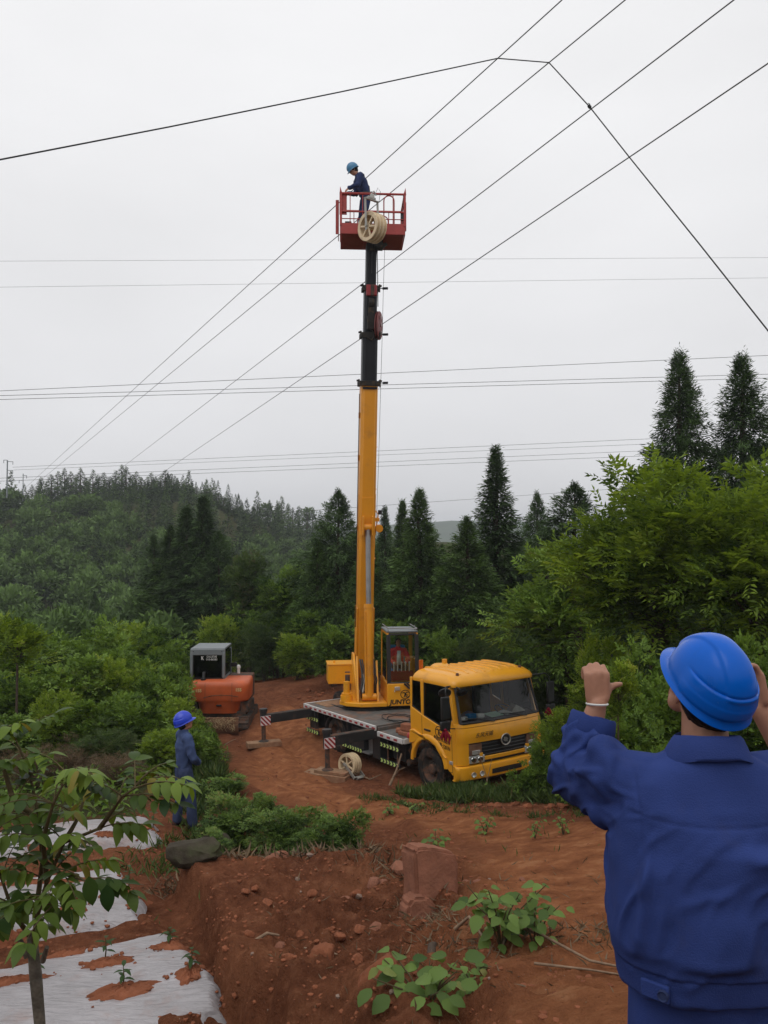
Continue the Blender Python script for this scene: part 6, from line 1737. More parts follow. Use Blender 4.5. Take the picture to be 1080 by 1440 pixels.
# ------------------------------------------------------------------ the near man, seen from behind with both hands raised
def near_man():
    p = thing('person', 'person seen from behind in blue jacket and bright blue helmet, both hands raised', 'person', (.875, 2.2, 3.655), 0.0, 'workers in blue')
    fh = v3(-.26, .75, .60).normalized(); uh = v3(.16, -.57, .80)
    hc = v3(.006, .02, 1.622)
    mb = MB(); P = head(mb, hc, fh, uh, 1.0)
    capsule(mb, v3(0, -.015, 1.42), .066, P(0, -.025, -.03), .058)
    capsule(mb, (0, 0, .95), .13, (0, 0, 1.28), .15, ((0, 1, 0), .72)); capsule(mb, (-.12, 0, 1.35), .055, (.12, 0, 1.35), .055)
    LS, LE, LW = v3(-.195, .02, 1.385), v3(-.285, .25, 1.318), v3(-.222, .265, 1.532)
    RS, RE, RW = v3(.195, .02, 1.385), v3(.40, .22, 1.30), v3(.272, .255, 1.525)
    for S_, E_, W_ in ((LS, LE, LW), (RS, RE, RW)):
        capsule(mb, S_ + v3(0, .01, -.03), .040, E_, .038); capsule(mb, E_, .038, E_ + (W_ - E_) * .45, .038); capsule(mb, E_ + (W_ - E_) * .45, .043, W_, .030, ((0, 1, 0), .85))
    hand(mb, LW + v3(.002, 0, .008), v3(.02, .10, 1), v3(1, .05, -.1), v3(0, 1, .0), 1.0, (52, 88, 62), 1.15)
    hand(mb, RW + v3(-.002, 0, .008), v3(-.22, .12, 1), v3(-.6, .8, 0), v3(-.8, -.6, 0), 1.08, (24, 48, 35), .5)
    for q in (-1, 1):
        capsule(mb, (q * .10, 0, .90), .09, (q * .11, .02, .49), .062); capsule(mb, (q * .11, .02, .49), .06, (q * .12, -.02, .10), .042); capsule(mb, (q * .12, -.05, .06), .045, (q * .14, .15, .045), .036)
    body = fuse(mb, 'body', .0060, 2, M['skin'], p)
    # jacket
    mb = MB()
    rings = []
    for z, hx, hy, cx, cy in ((.852, .215, .14, .0, 0), (.862, .240, .158, 0, 0), (.925, .248, .166, 0, -.002), (.936, .255, .172, 0, -.005), (.985, .262, .175, 0, -.007), (1.08, .264, .170, 0, -.006), (1.18, .260, .165, 0, -.004),
                              (1.27, .250, .156, 0, 0), (1.34, .238, .142, 0, .0), (1.395, .210, .118, 0, -.004), (1.435, .160, .098, 0, -.012), (1.462, .110, .082, 0, -.018), (1.475, .09, .075, 0, -.018)):
        rings.append([(cx + hx * math.copysign(abs(math.cos(a)) ** .86, math.cos(a)), cy + hy * math.copysign(abs(math.sin(a)) ** .92, math.sin(a)), z) for a in [2 * math.pi * k / 48 for k in range(48)]])
    mb.loft(rings)
    for S_, E_, W_ in ((LS, LE, LW), (RS, RE, RW)):
        sx = 1 if S_.x > 0 else -1
        capsule(mb, S_ + v3(-.05 * sx, 0, -.03), .098, S_ + (E_ - S_) * .30, .088, n=20); capsule(mb, S_ + (E_ - S_) * .25, .088, E_ + v3(.01 * -sx, -.005, -.005), .079, n=20)
        if sx < 0:
            capsule(mb, E_, .078, E_ + (W_ - E_) * .55, .066, n=20); capsule(mb, E_ + (W_ - E_) * .45, .068, E_ + (W_ - E_) * .62, .056, n=20)
        else: capsule(mb, E_, .078, E_ + (W_ - E_) * .15, .064, n=20)
        # loose cloth under the raised arm
        capsule(mb, S_ + v3(-.02 * sx, .0, -.10), .085, S_ + (E_ - S_) * .45 + v3(0, 0, -.045), .06, n=16)
    def disp(co, nr):
        x, y, z = co.T
        back = sstep(.05, -.06, y)
        torso = sstep(.30, .22, np.abs(x)) * sstep(1.42, 1.36, z)
        armL = sstep(-.19, -.25, x) * sstep(1.12, 1.2, z) + sstep(.10, .18, y) * (x < 0) * sstep(1.2, 1.25, z)
        armL = np.clip(armL, 0, 1)
        d = np.zeros(len(co))
        def crease(freq, axis, st, seed, w=.20):
            a = np.array(axis, float); a /= np.linalg.norm(a); al_ = co @ a; q = co - al_[:, None] * a
            wp = co + .05 * np.stack([vnoise(co * 5 + seed), vnoise(co * 5 + seed + 7), vnoise(co * 5 + seed + 13)], 1)
            al_ = wp @ a; q = wp - al_[:, None] * a
            n = vnoise(q * freq + (al_ * freq / st)[:, None] * a + seed)
            g = sstep(-.25, .45, vnoise(co * 5.5 + seed * 2))
            return np.exp(-(n / w) ** 2) * g
        # broad drape, then creases: falling from the shoulder blade, rising towards the far hip
        m1 = torso * sstep(.945, .99, z) * sstep(1.36, 1.26, z)
        hi = sstep(1.08, 1.20, z); rt = sstep(-.20, .0, x)
        d += m1 * hi * rt * (.030 * crease(6, (.86, 0, -.36), 5, 1.3) + .020 * crease(11, (.9, 0, -.2), 5, 21.3))
        d += m1 * (1 - hi) * rt * (.036 * crease(5.5, (.76, 0, .56), 5, 8.1) + .022 * crease(11, (.8, 0, .45), 4, 28.1))
        d += m1 * sstep(.04, -.10, x) * (.028 * crease(7, (.16, 0, 1), 6, 4.) + .016 * crease(13, (.35, 0, 1), 5, 14.))
        d += m1 * (.007 * crease(10, (.9, 0, .35), 4, 33., .13) + .006 * crease(13, (.8, 0, .6), 4, 52., .13))
        d += sstep(1.30, 1.36, z) * back * sstep(.26, .2, np.abs(x)) * (.007 * crease(10, (.9, 0, -.5), 4, 45., .14) + .004 * vnoise(co * 12))
        d += m1 * (.010 * vnoise(co * 6.5 + 2) + .004 * vnoise(co * 15 + 5))
        d += torso * .009 * crease(20, (.6, .2, .5), 3, 2.2, .3)
        # left sleeve: crumpled rings along the forearm, long pulls on the upper arm
        dfa = np.array((LW - LE).normalized()); al = (co - np.array(LE)) @ dfa
        fore = armL * sstep(-.02, .05, al) * sstep(.235, .19, al)
        d += fore * (.028 * crease(15, (.8, .4, -.25), 2.6, 5.1, .22) + .018 * crease(26, (.9, .1, .35), 2.2, 15.1, .3) - .004)
        upper = np.clip(sstep(-.13, -.2, x) * sstep(1.20, 1.26, z) * (1 - fore), 0, 1)
        d += upper * (.028 * crease(9, (.55, -.75, .30), 4, 6.6) + .018 * crease(19, (.3, -.8, .6), 3, 9.6) + .004 * vnoise(co * 22) - .003)
        # seams: yoke across the back, armhole, hem band
        yk = 1.305 + .018 * (x / .22) ** 2
        d -= .0030 * np.exp(-((z - yk) / .0045) ** 2) * back * sstep(.24, .21, np.abs(x))
        ah = np.abs(np.abs(x) - (.205 + .02 * (1.38 - z)))
        d -= .0032 * np.exp(-(ah / .0045) ** 2) * sstep(1.22, 1.26, z) * back
        d -= .0030 * np.exp(-((z - .93) / .004) ** 2)
        return co + nr * d[:, None]
    jk = fuse(mb, 'jacket', .0060, 5, M['cloth'], p, disp)
    # turned-down collar
    def cl(z, rx, ry, cy, wob=0): return [(rx * math.cos(a), cy + ry * math.sin(a), z + .012 * math.sin(a) * -1 + wob * math.sin(3 * a)) for a in [2 * math.pi * k / 40 for k in range(40)]]
    mb = MB(); mb.loft([cl(1.465, .076, .066, -.014), cl(1.505, .076, .068, -.018), cl(1.514, .084, .074, -.020), cl(1.506, .092, .080, -.022), cl(1.482, .104, .088, -.023, .004), cl(1.462, .114, .094, -.024, .006), cl(1.456, .115, .095, -.024, .006), cl(1.452, .108, .09, -.022)], cap=False)
    co_ = mb.build('collar', M['cloth'], p, smooth=60)
    # turned-back cuff on the left sleeve
    d = (LW - LE).normalized(); mb = MB()
    mb.lathe([(.058, .132), (.067, .134), (.072, .148), (.069, .188), (.065, .194), (.053, .190), (.048, .165)], LE, d, 40, closed=True); cf = mb.build('cuff', M['cloth'], p, smooth=60)
    for o_ in (co_, cf):
        for v_ in o_.data.vertices: q_ = np.array(v_.co[:]); v_.co = Vector(q_ + np.array([float(vnoise(q_ * 22 + k)) for k in (1, 40, 80)]) * .0055)
    # hem tab with its button
    mb = MB(); mb.box((-.185, -.128, .893), (.075, .012, .045), Matrix.Rotation(R(-42), 3, 'Z')); mb.build('hem_tab', M['cloth'], p, bevel=.005)
    mb = MB(); mb.lathe([(0, .004), (.010, .004), (.0125, .008), (.014, .002), (.014, -.004)], (-.172, -.150, .893), (-.7, -1, 0), 16); mb.build('button', M['cloth3'], p)
    mb = MB(); capsule(mb, (0, 0, .86), .165, (0, 0, .93), .16, ((0, 1, 0), .80), 22)
    for q in (-1, 1):
        capsule(mb, (q * .092, 0, .86), .112, (q * .115, .01, .49), .095); capsule(mb, (q * .115, .01, .49), .095, (q * .125, -.02, .13), .085)
    fuse(mb, 'trousers', .011, 3, M['cloth'], p, lambda co, nr: co + nr * folds(co, nr, .008, 8, (.2, 0, 1), 4, 3.)[:, None])
    for q in (-1, 1):
        mb = MB(); capsule(mb, (q * .12, -.05, .05), .055, (q * .145, .17, .045), .048); capsule(mb, (q * .12, -.02, .06), .055, (q * .12, -.02, .16), .06); fuse(mb, 'boot', .012, 2, M['boot'], p)
    mb = MB(); capsule(mb, P(0, -.04, .03), .096, P(0, -.01, .05), .094, n=18); capsule(mb, P(0, -.052, -.035), .064, P(0, -.045, .02), .086, n=18)
    fuse(mb, 'hair', .006, 2, M['hair'], p, lambda co, nr: co + nr * (.0022 * vnoise(co * np.array([160, 160, 40.])))[:, None])
    helmet('hard_hat', P(0, -.006, .040), fh, uh, M['helmet'], p, .90, 160, 64)
    mb = MB(); d2 = (LW - LE).normalized(); u, w = perp(v3(.02, .10, 1)); c = LW + v3(.001, .0, .006)
    mb.tube([c + u * .036 * math.cos(a) + w * .031 * math.sin(a) for a in [2 * math.pi * k / 30 for k in range(31)]], .0032, 7); br = mb.build('bracelet', M['white'], p)
    return p
near_man()
# ================================================================== STRINGING PULLEYS
def pulley(label, c, axis, up, r, w, grooves, hang, group):
    axis = Vector(axis).normalized(); up = Vector(up); up = (up - axis * up.dot(axis)).normalized(); sd = axis.cross(up); c = Vector(c)
    t = thing('stringing_pulley', label, 'pulley', c, 0, group)
    mb = MB(); prof = [(.74 * r, -w / 2), (.97 * r, -w / 2 - .004), (r, -w / 2 + .012)]
    g = w / grooves
    for k in range(grooves):
        a = -w / 2 + k * g
        prof += [(r, a + .02), (.87 * r, a + g * .36), (.87 * r, a + g * .64), (r, a + g - .02)]
    prof += [(r, w / 2 - .012), (.97 * r, w / 2 + .004), (.74 * r, w / 2), (.72 * r, 0)]
    mb.lathe(prof, (0, 0, 0), axis, 48, closed=True); mb.build('rim', M['cream'], t, smooth=40)
    mb = MB()
    for e in (-1, 1):
        for k in range(6):
            a = k * math.pi / 3 + .3; dr = up * math.cos(a) + sd * math.sin(a)
            mb.bar(axis * e * (w / 2 - .025) + dr * .15 * r, axis * e * (w / 2 - .025) + dr * .78 * r, .13 * r, .035, axis)
    mb.build('spoke', M['cream'], t, bevel=.006)
    mb = MB(); mb.cyl(-axis * (w / 2 - .01), axis * (w / 2 - .01), .2 * r, n=24); mb.build('hub', M['cream'], t)
    mb = MB(); h = w / 2 + .045
    for e in (-1, 1):
        mb.bar(axis * e * h - up * .28 * r, axis * e * h + up * hang * r, .075, .014, axis)
    mb.bar(-axis * (h + .02) + up * hang * r, axis * (h + .02) + up * hang * r, .07, .03, up); mb.bar(-axis * h * .6 + up * (hang + .12) * r, axis * h * .6 + up * (hang + .12) * r, .08, .06, up)
    mb.bar(-axis * (h + .01) - up * 1.06 * r * 0, axis * (h + .01), .03, .03, up)
    mb.build('yoke', M['galv'], t, bevel=.004)
    mb = MB()
    for e in (-1, 1): mb.lathe([(0, .03), (.035, .03), (.045, .0)], axis * e * h, axis * e, 6)
    mb.build('axle_nut', M['galv'], t)
    return t
pc = at(523.5, 320, TOP.y - .58 - .36)
pl1 = pulley('cream nylon stringing pulley hanging at the front of the red work basket', pc, (-.72, -.69, -.05), (0, 0, 1), .39, .36, 3, 1.9, 'cream stringing pulleys')
mb = MB(); top = v3(0, 0, .39 * 2.0); mb.tube([top, top + v3(-.02, .05, .16), top + v3(.04, .12, .26), top + v3(.10, .1, .14)], .022, 7); mb.box(top + v3(0, .03, .06), (.12, .05, .16)); mb.build('hanger_hook', M['galv'], pl1)
mb = MB(); mb.tube([top + v3(.05, .05, .1), top + v3(.15, .05, .32), top + v3(.22, .06, .22), top + v3(.18, .05, -.05), top + v3(.06, .04, -.08)], .006, 5); mb.build('sling', M['plastic'], pl1)
g0 = hit(492, 1092)
pl2 = pulley('cream pulley wheel standing on the ground under the truck beside the timber block', (g0.x, g0.y, g0.z + .27), (-.62, -.78, .08), (.55, -.30, -.50), .275, .26, 3, 1.45, 'cream stringing pulleys')

# ================================================================== TIMBER, BRICKS AND ODDMENTS
def block(label, loc, size, rot, mt='wood', name='timber_block', cat='timber', group=None, bev=.012, tilt=0):
    mb = MB(); mb.box((0, 0, size[2] / 2), size); o = mb.build(name, M[mt], None, bevel=bev); o.location = loc; o.rotation_euler = (0, tilt, rot); return tag(o, label, cat, group)
pf = tw(-3.55, 2.58, G_RF); pr = tw(-7.0, 2.72, G_RR)
block('weathered timber block under the near front outrigger foot, lower of two', (pf.x, pf.y, pf.z - .235), (1.15, .42, .16), R(-24))
block('shorter timber plank on top of the block under the near front outrigger', (pf.x + .12, pf.y - .02, pf.z - .076), (.85, .34, .075), R(-24))
block('timber sleeper under the rear outrigger foot, out on the track', (pr.x, pr.y, pr.z - .14), (.95, .32, .14), R(20))
kk = 0
for (u, v, h, l, rt, lb) in [(-2.55, .92, 1.01, .36, .2, 'long red brick at the bottom of the pile on the truck deck'), (-2.62, .72, 1.01, .3, -.1, 'red brick in the middle of the bottom layer on the truck deck'), (-2.9, .82, 1.01, .26, .9, 'red brick lying askew behind the pile on the deck'),
                             (-2.56, .84, 1.11, .34, .35, 'largest red block on top of the pile on the deck'), (-2.42, .62, 1.01, .22, 1.2, 'broken red brick nearest the cab on the deck'), (-2.45, .30, 1.01, .24, .4, 'broken brick on the deck behind the cab, farthest from the edge')]:
    p = tw(u, v, h); block(lb, p, (l, .2, .10 if kk != 3 else .17), YAW - math.pi / 2 + rt, 'brick', 'brick', 'brick', 'red bricks on the truck deck', .02); kk += 1
p = tw(-2.7, -.1, 1.01); block('plank lying across the deck behind the driver cab', p, (.9, .22, .12), YAW + .3)
# rubble on the deck
for k, (u, v) in enumerate([(-2.35, .8), (-2.36, .5), (-2.7, .45), (-2.95, .55), (-2.5, .1)]):
    pass
mb = MB(); hp = []
for k in range(46):
    a = k / 46 * 4 * math.pi; hp.append(tw(-3.75 + (.42 + .06 * math.sin(2.3 * a)) * math.cos(a) + .10 * math.sin(a * .5), .35 + (.34 + .05 * math.cos(1.7 * a)) * math.sin(a), 1.152 + .012 * (k % 2) + .02 * (k > 23)))
hp += [tw(-3.2, .0, 1.13), tw(-2.9, .25, 1.05), tw(-2.6, -.4, 1.03)]
mb.tube(hp, .012, 6); tag(mb.build('steel_cable', M['rope']), 'loose coil of dark cable lying on the truck deck', 'cable')
p = tw(-2.22, 1.02, 1.06); mb = MB(); mb.lathe([(0, .1), (.05, .09), (.08, .03), (.07, -.04), (0, -.06)], p, (.1, .1, 1), 14); tag(mb.build('red_bag', M['redtape'], smooth=60), 'small red bundle wedged between deck and driver cab', 'bundle')
p = tw(-4.3, -.4, 1.14)
# spare tyre standing behind the deck
c = tw(-7.55, -.35, 1.02); mb = MB(); r = .46
mb.lathe([(.26, -.12), (.40, -.14), (.46, -.09), (.47, 0), (.46, .09), (.40, .14), (.26, .12)], (0, 0, 0), TRW.to_3x3() @ v3(.3, .1, 1), 36, closed=True); o = mb.build('spare_tyre', M['rubber'], truck, smooth=45); o.matrix_local = TI @ Matrix.Translation(c)
# ribbons tied to the mirrors
def ribbon(label, c, s=1.0):
    mb = MB(); c = Vector(c)
    for k, (dx, dy, l) in enumerate(((.02, 0, .34), (-.05, .02, .28), (.07, -.02, .38), (.0, .05, .3))):
        pts = [c, c + v3(dx * .6, dy, -.08 * s), c + v3(dx * 1.4, dy * 1.2, -.2 * s), c + v3(dx * 1.2, dy, -l * s)]
        mb.tube(pts, [.03 * s, .05 * s, .045 * s, .015 * s], 6)
    mb.lathe([(0, .05 * s), (.05 * s, .02 * s), (.05 * s, -.03 * s), (0, -.05 * s)], c, (0, 0, 1), 8)
    return tag(mb.build('ribbon', M['ribbon'], smooth=70), label, 'ribbon', 'crimson ribbons on the mirrors')
ribbon('crimson ribbon tied below the near door mirror of the truck', tw(-.12, 1.53, 1.64), .8)
ribbon('crimson ribbon tied on the far mirror of the truck', tw(-.10, -1.53, 1.72), .65)
# papers and things on the dashboard
def dash(label, name, u, v, h, sz, mt, rot=0, tilt=0, cat='paper'):
    mb = MB(); mb.box((0, 0, sz[2] / 2), sz); o = mb.build(name, M[mt], None, bevel=min(sz) * .2); o.location = tw(u, v, h); o.rotation_euler = (0, tilt, YAW - math.pi / 2 + rot); return tag(o, label, cat)
dash('blue plastic box on the dashboard, nearest to the door', 'box', -.30, .66, 1.735, (.16, .22, .12), 'blueitem', .1, -.1, 'box')
dash('white box beside the blue one on the dashboard', 'box', -.29, .42, 1.735, (.14, .2, .09), 'whitecloth', -.1, -.1, 'box')
dash('small white card at the dashboard corner', 'card', -.26, .88, 1.735, (.10, .13, .08), 'whitecloth', .2, -.1, 'card')
dash('mint green paper lying in the middle of the dashboard', 'paper', -.32, -.02, 1.74, (.26, .40, .02), 'mint', .1, .12)
dash('white paper lying next to the mint green one', 'paper', -.31, -.36, 1.745, (.24, .24, .025), 'whitecloth', .3, .12)
mb = MB(); mb.loft([[(-.12, y, .0), (.12, y, .0), (.10, y, z), (-.08, y, z * 1.1)] for y, z in ((-.26, .02), (-.12, .10), (.03, .14), (.15, .07), (.26, .02))]); o = mb.build('cloth', M['greyfab'], None, smooth=60); o.location = tw(-.42, .62, 1.735); o.rotation_euler = (0, 0, YAW - math.pi / 2); tag(o, 'crumpled grey cloth heaped behind the boxes on the dashboard', 'cloth')
mb = MB(); mb.loft([[(-.12, y, .0), (.12, y, .0), (.10, y, z), (-.08, y, z * 1.1)] for y, z in ((-.20, .03), (-.06, .16), (.07, .10), (.2, .02))]); o = mb.build('bag', M['galv'], None, smooth=60); o.location = tw(-.36, -.72, 1.735); o.rotation_euler = (0, 0, YAW - math.pi / 2); tag(o, 'crumpled grey bag at the far end of the dashboard', 'bag')

# ================================================================== EXCAVATOR
ex = thing('excavator', 'orange mini excavator with grey cab seen from the rear, blade down on the track', 'excavator', (-5.12, 25.6, -.22), R(1.5))
def X_(): return MB()
mb = X_(); rings = []
for z, y, hw, dz in ((.60, -.70, .56, 0), (.62, -.82, .60, 0), (.96, -.90, .68, 0), (1.00, -.92, .885, 0), (1.05, -.94, .92, 0), (1.44, -.95, .935, 0), (1.55, -.935, .93, 0), (1.615, -.87, .91, 0), (1.64, -.74, .88, 0), (1.645, -.3, .85, 0)):
    pts = []
    for k in range(25):
        t = -1 + 2 * k / 24; a = abs(t); pts.append((hw * t, y + .20 * (a ** 7) , z - (.05 * a ** 5 if z > 1.5 else 0)))
    pts += [(hw, .02, z), (-hw, .02, z)]
    rings.append(pts)
mb.loft(rings); ch = mb.build('counterweight', M['orange'], ex, smooth=50)
# hood line and keyhole
mb = X_(); mb.tube([(-.46, -.945, 1.12), (-.2, -.948, 1.19), (.1, -.948, 1.205), (.38, -.947, 1.19), (.62, -.943, 1.15)], .012, 5); mb.build('hood_seam', M['rust'], ch)
for x_, z0_, z1_ in ((-.40, 1.0, 1.60), (.42, 1.0, 1.60)):
    mb = X_(); mb.tube([(x_, -.945, z0_), (x_, -.952, 1.3), (x_, -.945, z1_ - .06), (x_, -.86, z1_ + .01)], .006, 4); mb.build('panel_seam', M['rust'], ch)
mb = X_(); mb.box((.02, -.905, .88), (.16, .03, .05)); mb.build('latch', M['plastic'], ch, bevel=.008)
text('model_number', '155', .13, (-.60, -.955, 1.34), (1, -.05, 0), (0, 0, 1), M['cream_print'], ch, bold=.004); text('model_number', '155', .13, (.62, -.953, 1.36), (1, .06, 0), (0, .02, 1), M['cream_print'], ch, bold=.004)
mb = X_(); mb.box((.45, .45, 1.25), (.85, .8, .72)); mb.box((0, .25, .62), (1.70, 1.5, .34)); mb.box((-.78, -.48, .80), (.28, .5, .36)); mb.box((.78, -.48, .80), (.28, .5, .36)); mb.box((.05, -.62, .55), (1.55, .22, .26)); mb.build('lower_body', M['mud'], ex, bevel=.03)
CY = Matrix.Translation((0, -.34, -.03))
def X_(): return MB(CY)
mb = X_(); mb.box((-.40, .40, 1.68), (1.08, 1.3, .06)); mb.box((-.40, -.20, 2.50), (1.08, .12, .20)); mb.box((-.40, .40, 2.59), (1.06, 1.28, .07))
for x in (-.90, .10): mb.bar((x, -.22, 1.70), (x, -.22, 2.5), .10, .09); mb.bar((x, 1.0, 1.70), (x, 1.0, 2.5), .08, .08)
mb.box((-.92, .4, 1.3), (.06, 1.3, 1.2))
cb = mb.build('cab', M['cabgrey'], ex, bevel=.025, seg=3)
mb = X_(); mb.box((-.40, -.235, 2.06), (.92, .012, .78)); mb.build('rear_window', M['glass2'], cb); mb = X_()
for x in (-.86, .06): mb.box((x, -.245, 2.06), (.06, .02, .80))
mb.box((-.4, -.245, 1.68), (.96, .02, .05)); mb.box((-.4, -.245, 2.43), (.96, .02, .05)); mb.build('window_frame', M['plastic'], cb)
mb = X_(); mb.box((-.45, .25, 1.95), (.55, .15, .62)); mb.box((-.45, .05, 1.72), (.6, .5, .2)); mb.build('seat', M['darkint'], cb, bevel=.04)
mb = X_(); mb.add([(-.95, -.15, 1.75), (-.95, .95, 1.75), (-.95, .95, 2.48), (-.95, -.15, 2.48)], [(0, 1, 2, 3)]); mb.add([(.13, -.15, 1.75), (.13, .95, 1.75), (.13, .95, 2.48), (.13, -.15, 2.48)], [(0, 1, 2, 3)]); mb.add([(-.86, 1.03, 1.75), (.06, 1.03, 1.75), (.06, 1.03, 2.48), (-.86, 1.03, 2.48)], [(0, 1, 2, 3)]); mb.build('cab_window', M['glass2'], cb, smooth=0)
text('window_lettering', 'K', .15, (-.56, -.588, 2.28), (1, 0, 0), (0, 0, 1), M['white'], cb, bold=.006, sx=.8)
text('window_lettering', 'DSG机械\n010-86580', .085, (-.27, -.588, 2.285), (1, 0, 0), (0, 0, 1), M['white'], cb, sx=.95)
for x in (-.84, .04):
    mb = X_(); mb.cyl((x, -.262, 2.52), (x, -.255, 2.52), .016, n=8); mb.build('bolt', M['plastic'], cb)
def X_(): return MB()
mb = X_(); mb.cyl((-.50, -.72, 1.60), (-.50, -.62, 1.86), .05, n=12); mb.cyl((-.50, -.72, 1.60), (-.50, -.72, 1.68), .085, n=12); mb.build('exhaust', M['plastic'], ex)
mb = X_(); mb.cyl((.46, .1, 1.7), (.46, .1, 1.86), .05, n=10); mb.lathe([(.06, 0), (.065, .05), (.05, .10), (0, .12)], (.46, .1, 1.86), (0, 0, 1), 12); mb.build('filler_cap', M['white'], ex)
mb = X_(); mb.tube([(.18, .2, 1.7), (.18, .2, 2.0)], .014, 5); mb.box((.30, .2, 1.96), (.20, .05, .12)); mb.tube([(.22, .2, 2.0), (.4, .2, 2.06)], .01, 5); mb.build('mirror', M['plastic'], ex, bevel=.008)
for s in (-1, 1):
    mb = X_(); pts = []
    for k in range(28):
        a = 2 * math.pi * k / 28; yy = math.cos(a); zz = math.sin(a); pts.append((yy, zz))
    prof = [(-.95 + .26 * math.cos(a), .26 + .26 * math.sin(a)) for a in [R(x) for x in range(90, 271, 20)]] + [(.95 + .26 * math.cos(a), .26 + .26 * math.sin(a)) for a in [R(x) for x in range(-90, 91, 20)]]
    mb.prism([(s * .78 - .18, y, z) for y, z in prof], (.36, 0, 0)); tr = mb.build('track', M['mud'], ex, smooth=0)
    mb = X_()
    for k in range(22):
        y = -1.0 + k * .095; mb.box((s * .78, y, .53), (.37, .03, .035)); mb.box((s * .78, y, .0), (.37, .03, .035))
    for k in range(7):
        a = R(95 + k * 28); mb.box((s * .78, -.95 + .27 * math.cos(a), .26 + .27 * math.sin(a)), (.37, .03, .04), Matrix.Rotation(-(a - math.pi / 2), 3, 'X') if 0 else None)
    mb.build('grouser', M['mud'], tr)['kind'] = 'stuff'
mb = X_(); mb.box((0, 0, .45), (1.2, 1.0, .35)); mb.build('undercarriage', M['mud'], ex, bevel=.03)
mb = X_(); rings = []
for x in (-.72, .72): rings.append([(x, -1.55, .60), (x, -1.62, .45), (x, -1.60, .25), (x, -1.50, .12), (x, -1.46, .14), (x, -1.55, .27), (x, -1.57, .45), (x, -1.50, .60)])
mb.loft(rings); mb.box((0, -1.50, .62), (1.44, .12, .03))
for x in (-.4, .4): mb.bar((x, -1.5, .35), (x, -.6, .4), .1, .14)
bl = mb.build('dozer_blade', M['rust'], ex, smooth=40)
rs_ = random.Random(3)
mb = MB()
for k in range(420):
    x = -5.12 + rs_.uniform(-.70, .66); y = 25.6 - rs_.uniform(1.50, 1.75); z = -.22 + .64 - .28 * rs_.random() ** 1.3 + .02
    a = rs_.uniform(0, 6.28); l = rs_.uniform(.05, .16); mb.bar((x, y, z), (x + l * math.cos(a), y + l * .5 * math.sin(a), z - rs_.uniform(-.02, .14)), .008, .006)
tag(mb.build('straw', M['straw'], smooth=0), 'dry straw heaped over the lowered dozer blade', 'straw', None, 'stuff')

# ================================================================== STONES, CLODS, STICKS
def rock_mesh(seed, n=2, sq=(1, 1, 1), rough=.35, cut=3):
    bm = bmesh.new(); bmesh.ops.create_icosphere(bm, subdivisions=n, radius=1)
    r_ = np.random.default_rng(seed); co = np.array([v.co[:] for v in bm.verts])
    for k in range(cut + 4):
        d = norm(r_.normal(0, 1, 3)); h = r_.uniform(.55, .85); o = co @ d; co = co - np.outer(np.maximum(o - h, 0), d)
    co = co * (1 + rough * fbm(co * 1.7 + seed * 3.1, 3)[:, None] * .6 + (.12 * fbm(co * 5 + seed, 3)[:, None] if n > 2 else 0)) * np.array(sq)
    for v, c in zip(bm.verts, co): v.co = c
    me = bpy.data.meshes.new('stone'); bm.to_mesh(me); bm.free(); me.polygons.foreach_set('use_smooth', [True] * len(me.polygons)); me.set_sharp_from_angle(angle=R(32)); return me
def rock(name, label, px, py, size, seed, mt, rot=0, cat='rock', group=None, sink=.3, n=3, tilt=(0, 0), d=None, lift=0):
    p = hit(px, py); me = rock_mesh(seed, n, size, .3); me.materials.append(M[mt])
    o = mesh_obj(name, me, None, (p.x, p.y, p.z + size[2] * (1 - sink * 2) + lift), (tilt[0], tilt[1], rot)); return tag(o, label, cat, group)
def slab(label, px, py, poly, thick, rot, mt, lean=.1, name='rock', seed=0, sink=.08):
    """an upright slab: outline poly (x, z) with rough faces"""
    p = hit(px, py); mb = MB(); mb.prism([(x, -thick / 2, z) for x, z in poly], (0, thick, 0))
    o = mb.build(name, M[mt], None, smooth=0); bm = bmesh.new(); bm.from_mesh(o.data)
    bmesh.ops.bevel(bm, geom=[e_ for e_ in bm.edges], offset=.028, segments=2, affect='EDGES'); bmesh.ops.triangulate(bm, faces=bm.faces); bmesh.ops.subdivide_edges(bm, edges=bm.edges, cuts=3, use_grid_fill=True)
    bm.normal_update()
    nr = np.array([v.normal[:] for v in bm.verts]); co = np.array([v.co[:] for v in bm.verts]); co = co + nr * (.022 * fbm(co * 5 + seed, 4)[:, None] + .010 * fbm(co * 18 + seed, 3)[:, None])
    for v, c in zip(bm.verts, co): v.co = c
    bm.to_mesh(o.data); bm.free(); o.data.polygons.foreach_set('use_smooth', [True] * len(o.data.polygons)); o.data.set_sharp_from_angle(angle=R(40))
    o.location = (p.x, p.y, p.z - sink); o.rotation_euler = (lean, 0, rot); return o
o = slab('', 606, 1285, [(-.215, -.15), (.20, -.12), (.235, .33), (.20, .40), (-.05, .49), (-.17, .50), (-.205, .46)], .30, R(24), 'rock', -.16, seed=2); tag(o, 'large upright slab of red sandstone on the bank, split down one side', 'rock')
o = slab('', 589, 1297, [(-.15, -.1), (.13, -.1), (.14, .12), (.06, .22), (-.08, .23), (-.14, .17)], .22, R(20), 'rock', -.12, seed=5); tag(o, 'lower red sandstone slab leaning against the large upright one', 'rock')
rock('rock', 'long dark mossy rock set in the bank beside the garden path', 266, 1256, (.34, .18, .17), 28, 'darkrock', .1, sink=.34, n=4)
rock('rock', 'brown rounded rock half under the weeds by the worker path', 302, 1196, (.22, .18, .15), 21, 'darkrock', .4)
rock('rock', 'flat pale orange stone lying among the weed bushes', 400, 1173, (.26, .17, .10), 22, 'pebble', .3)
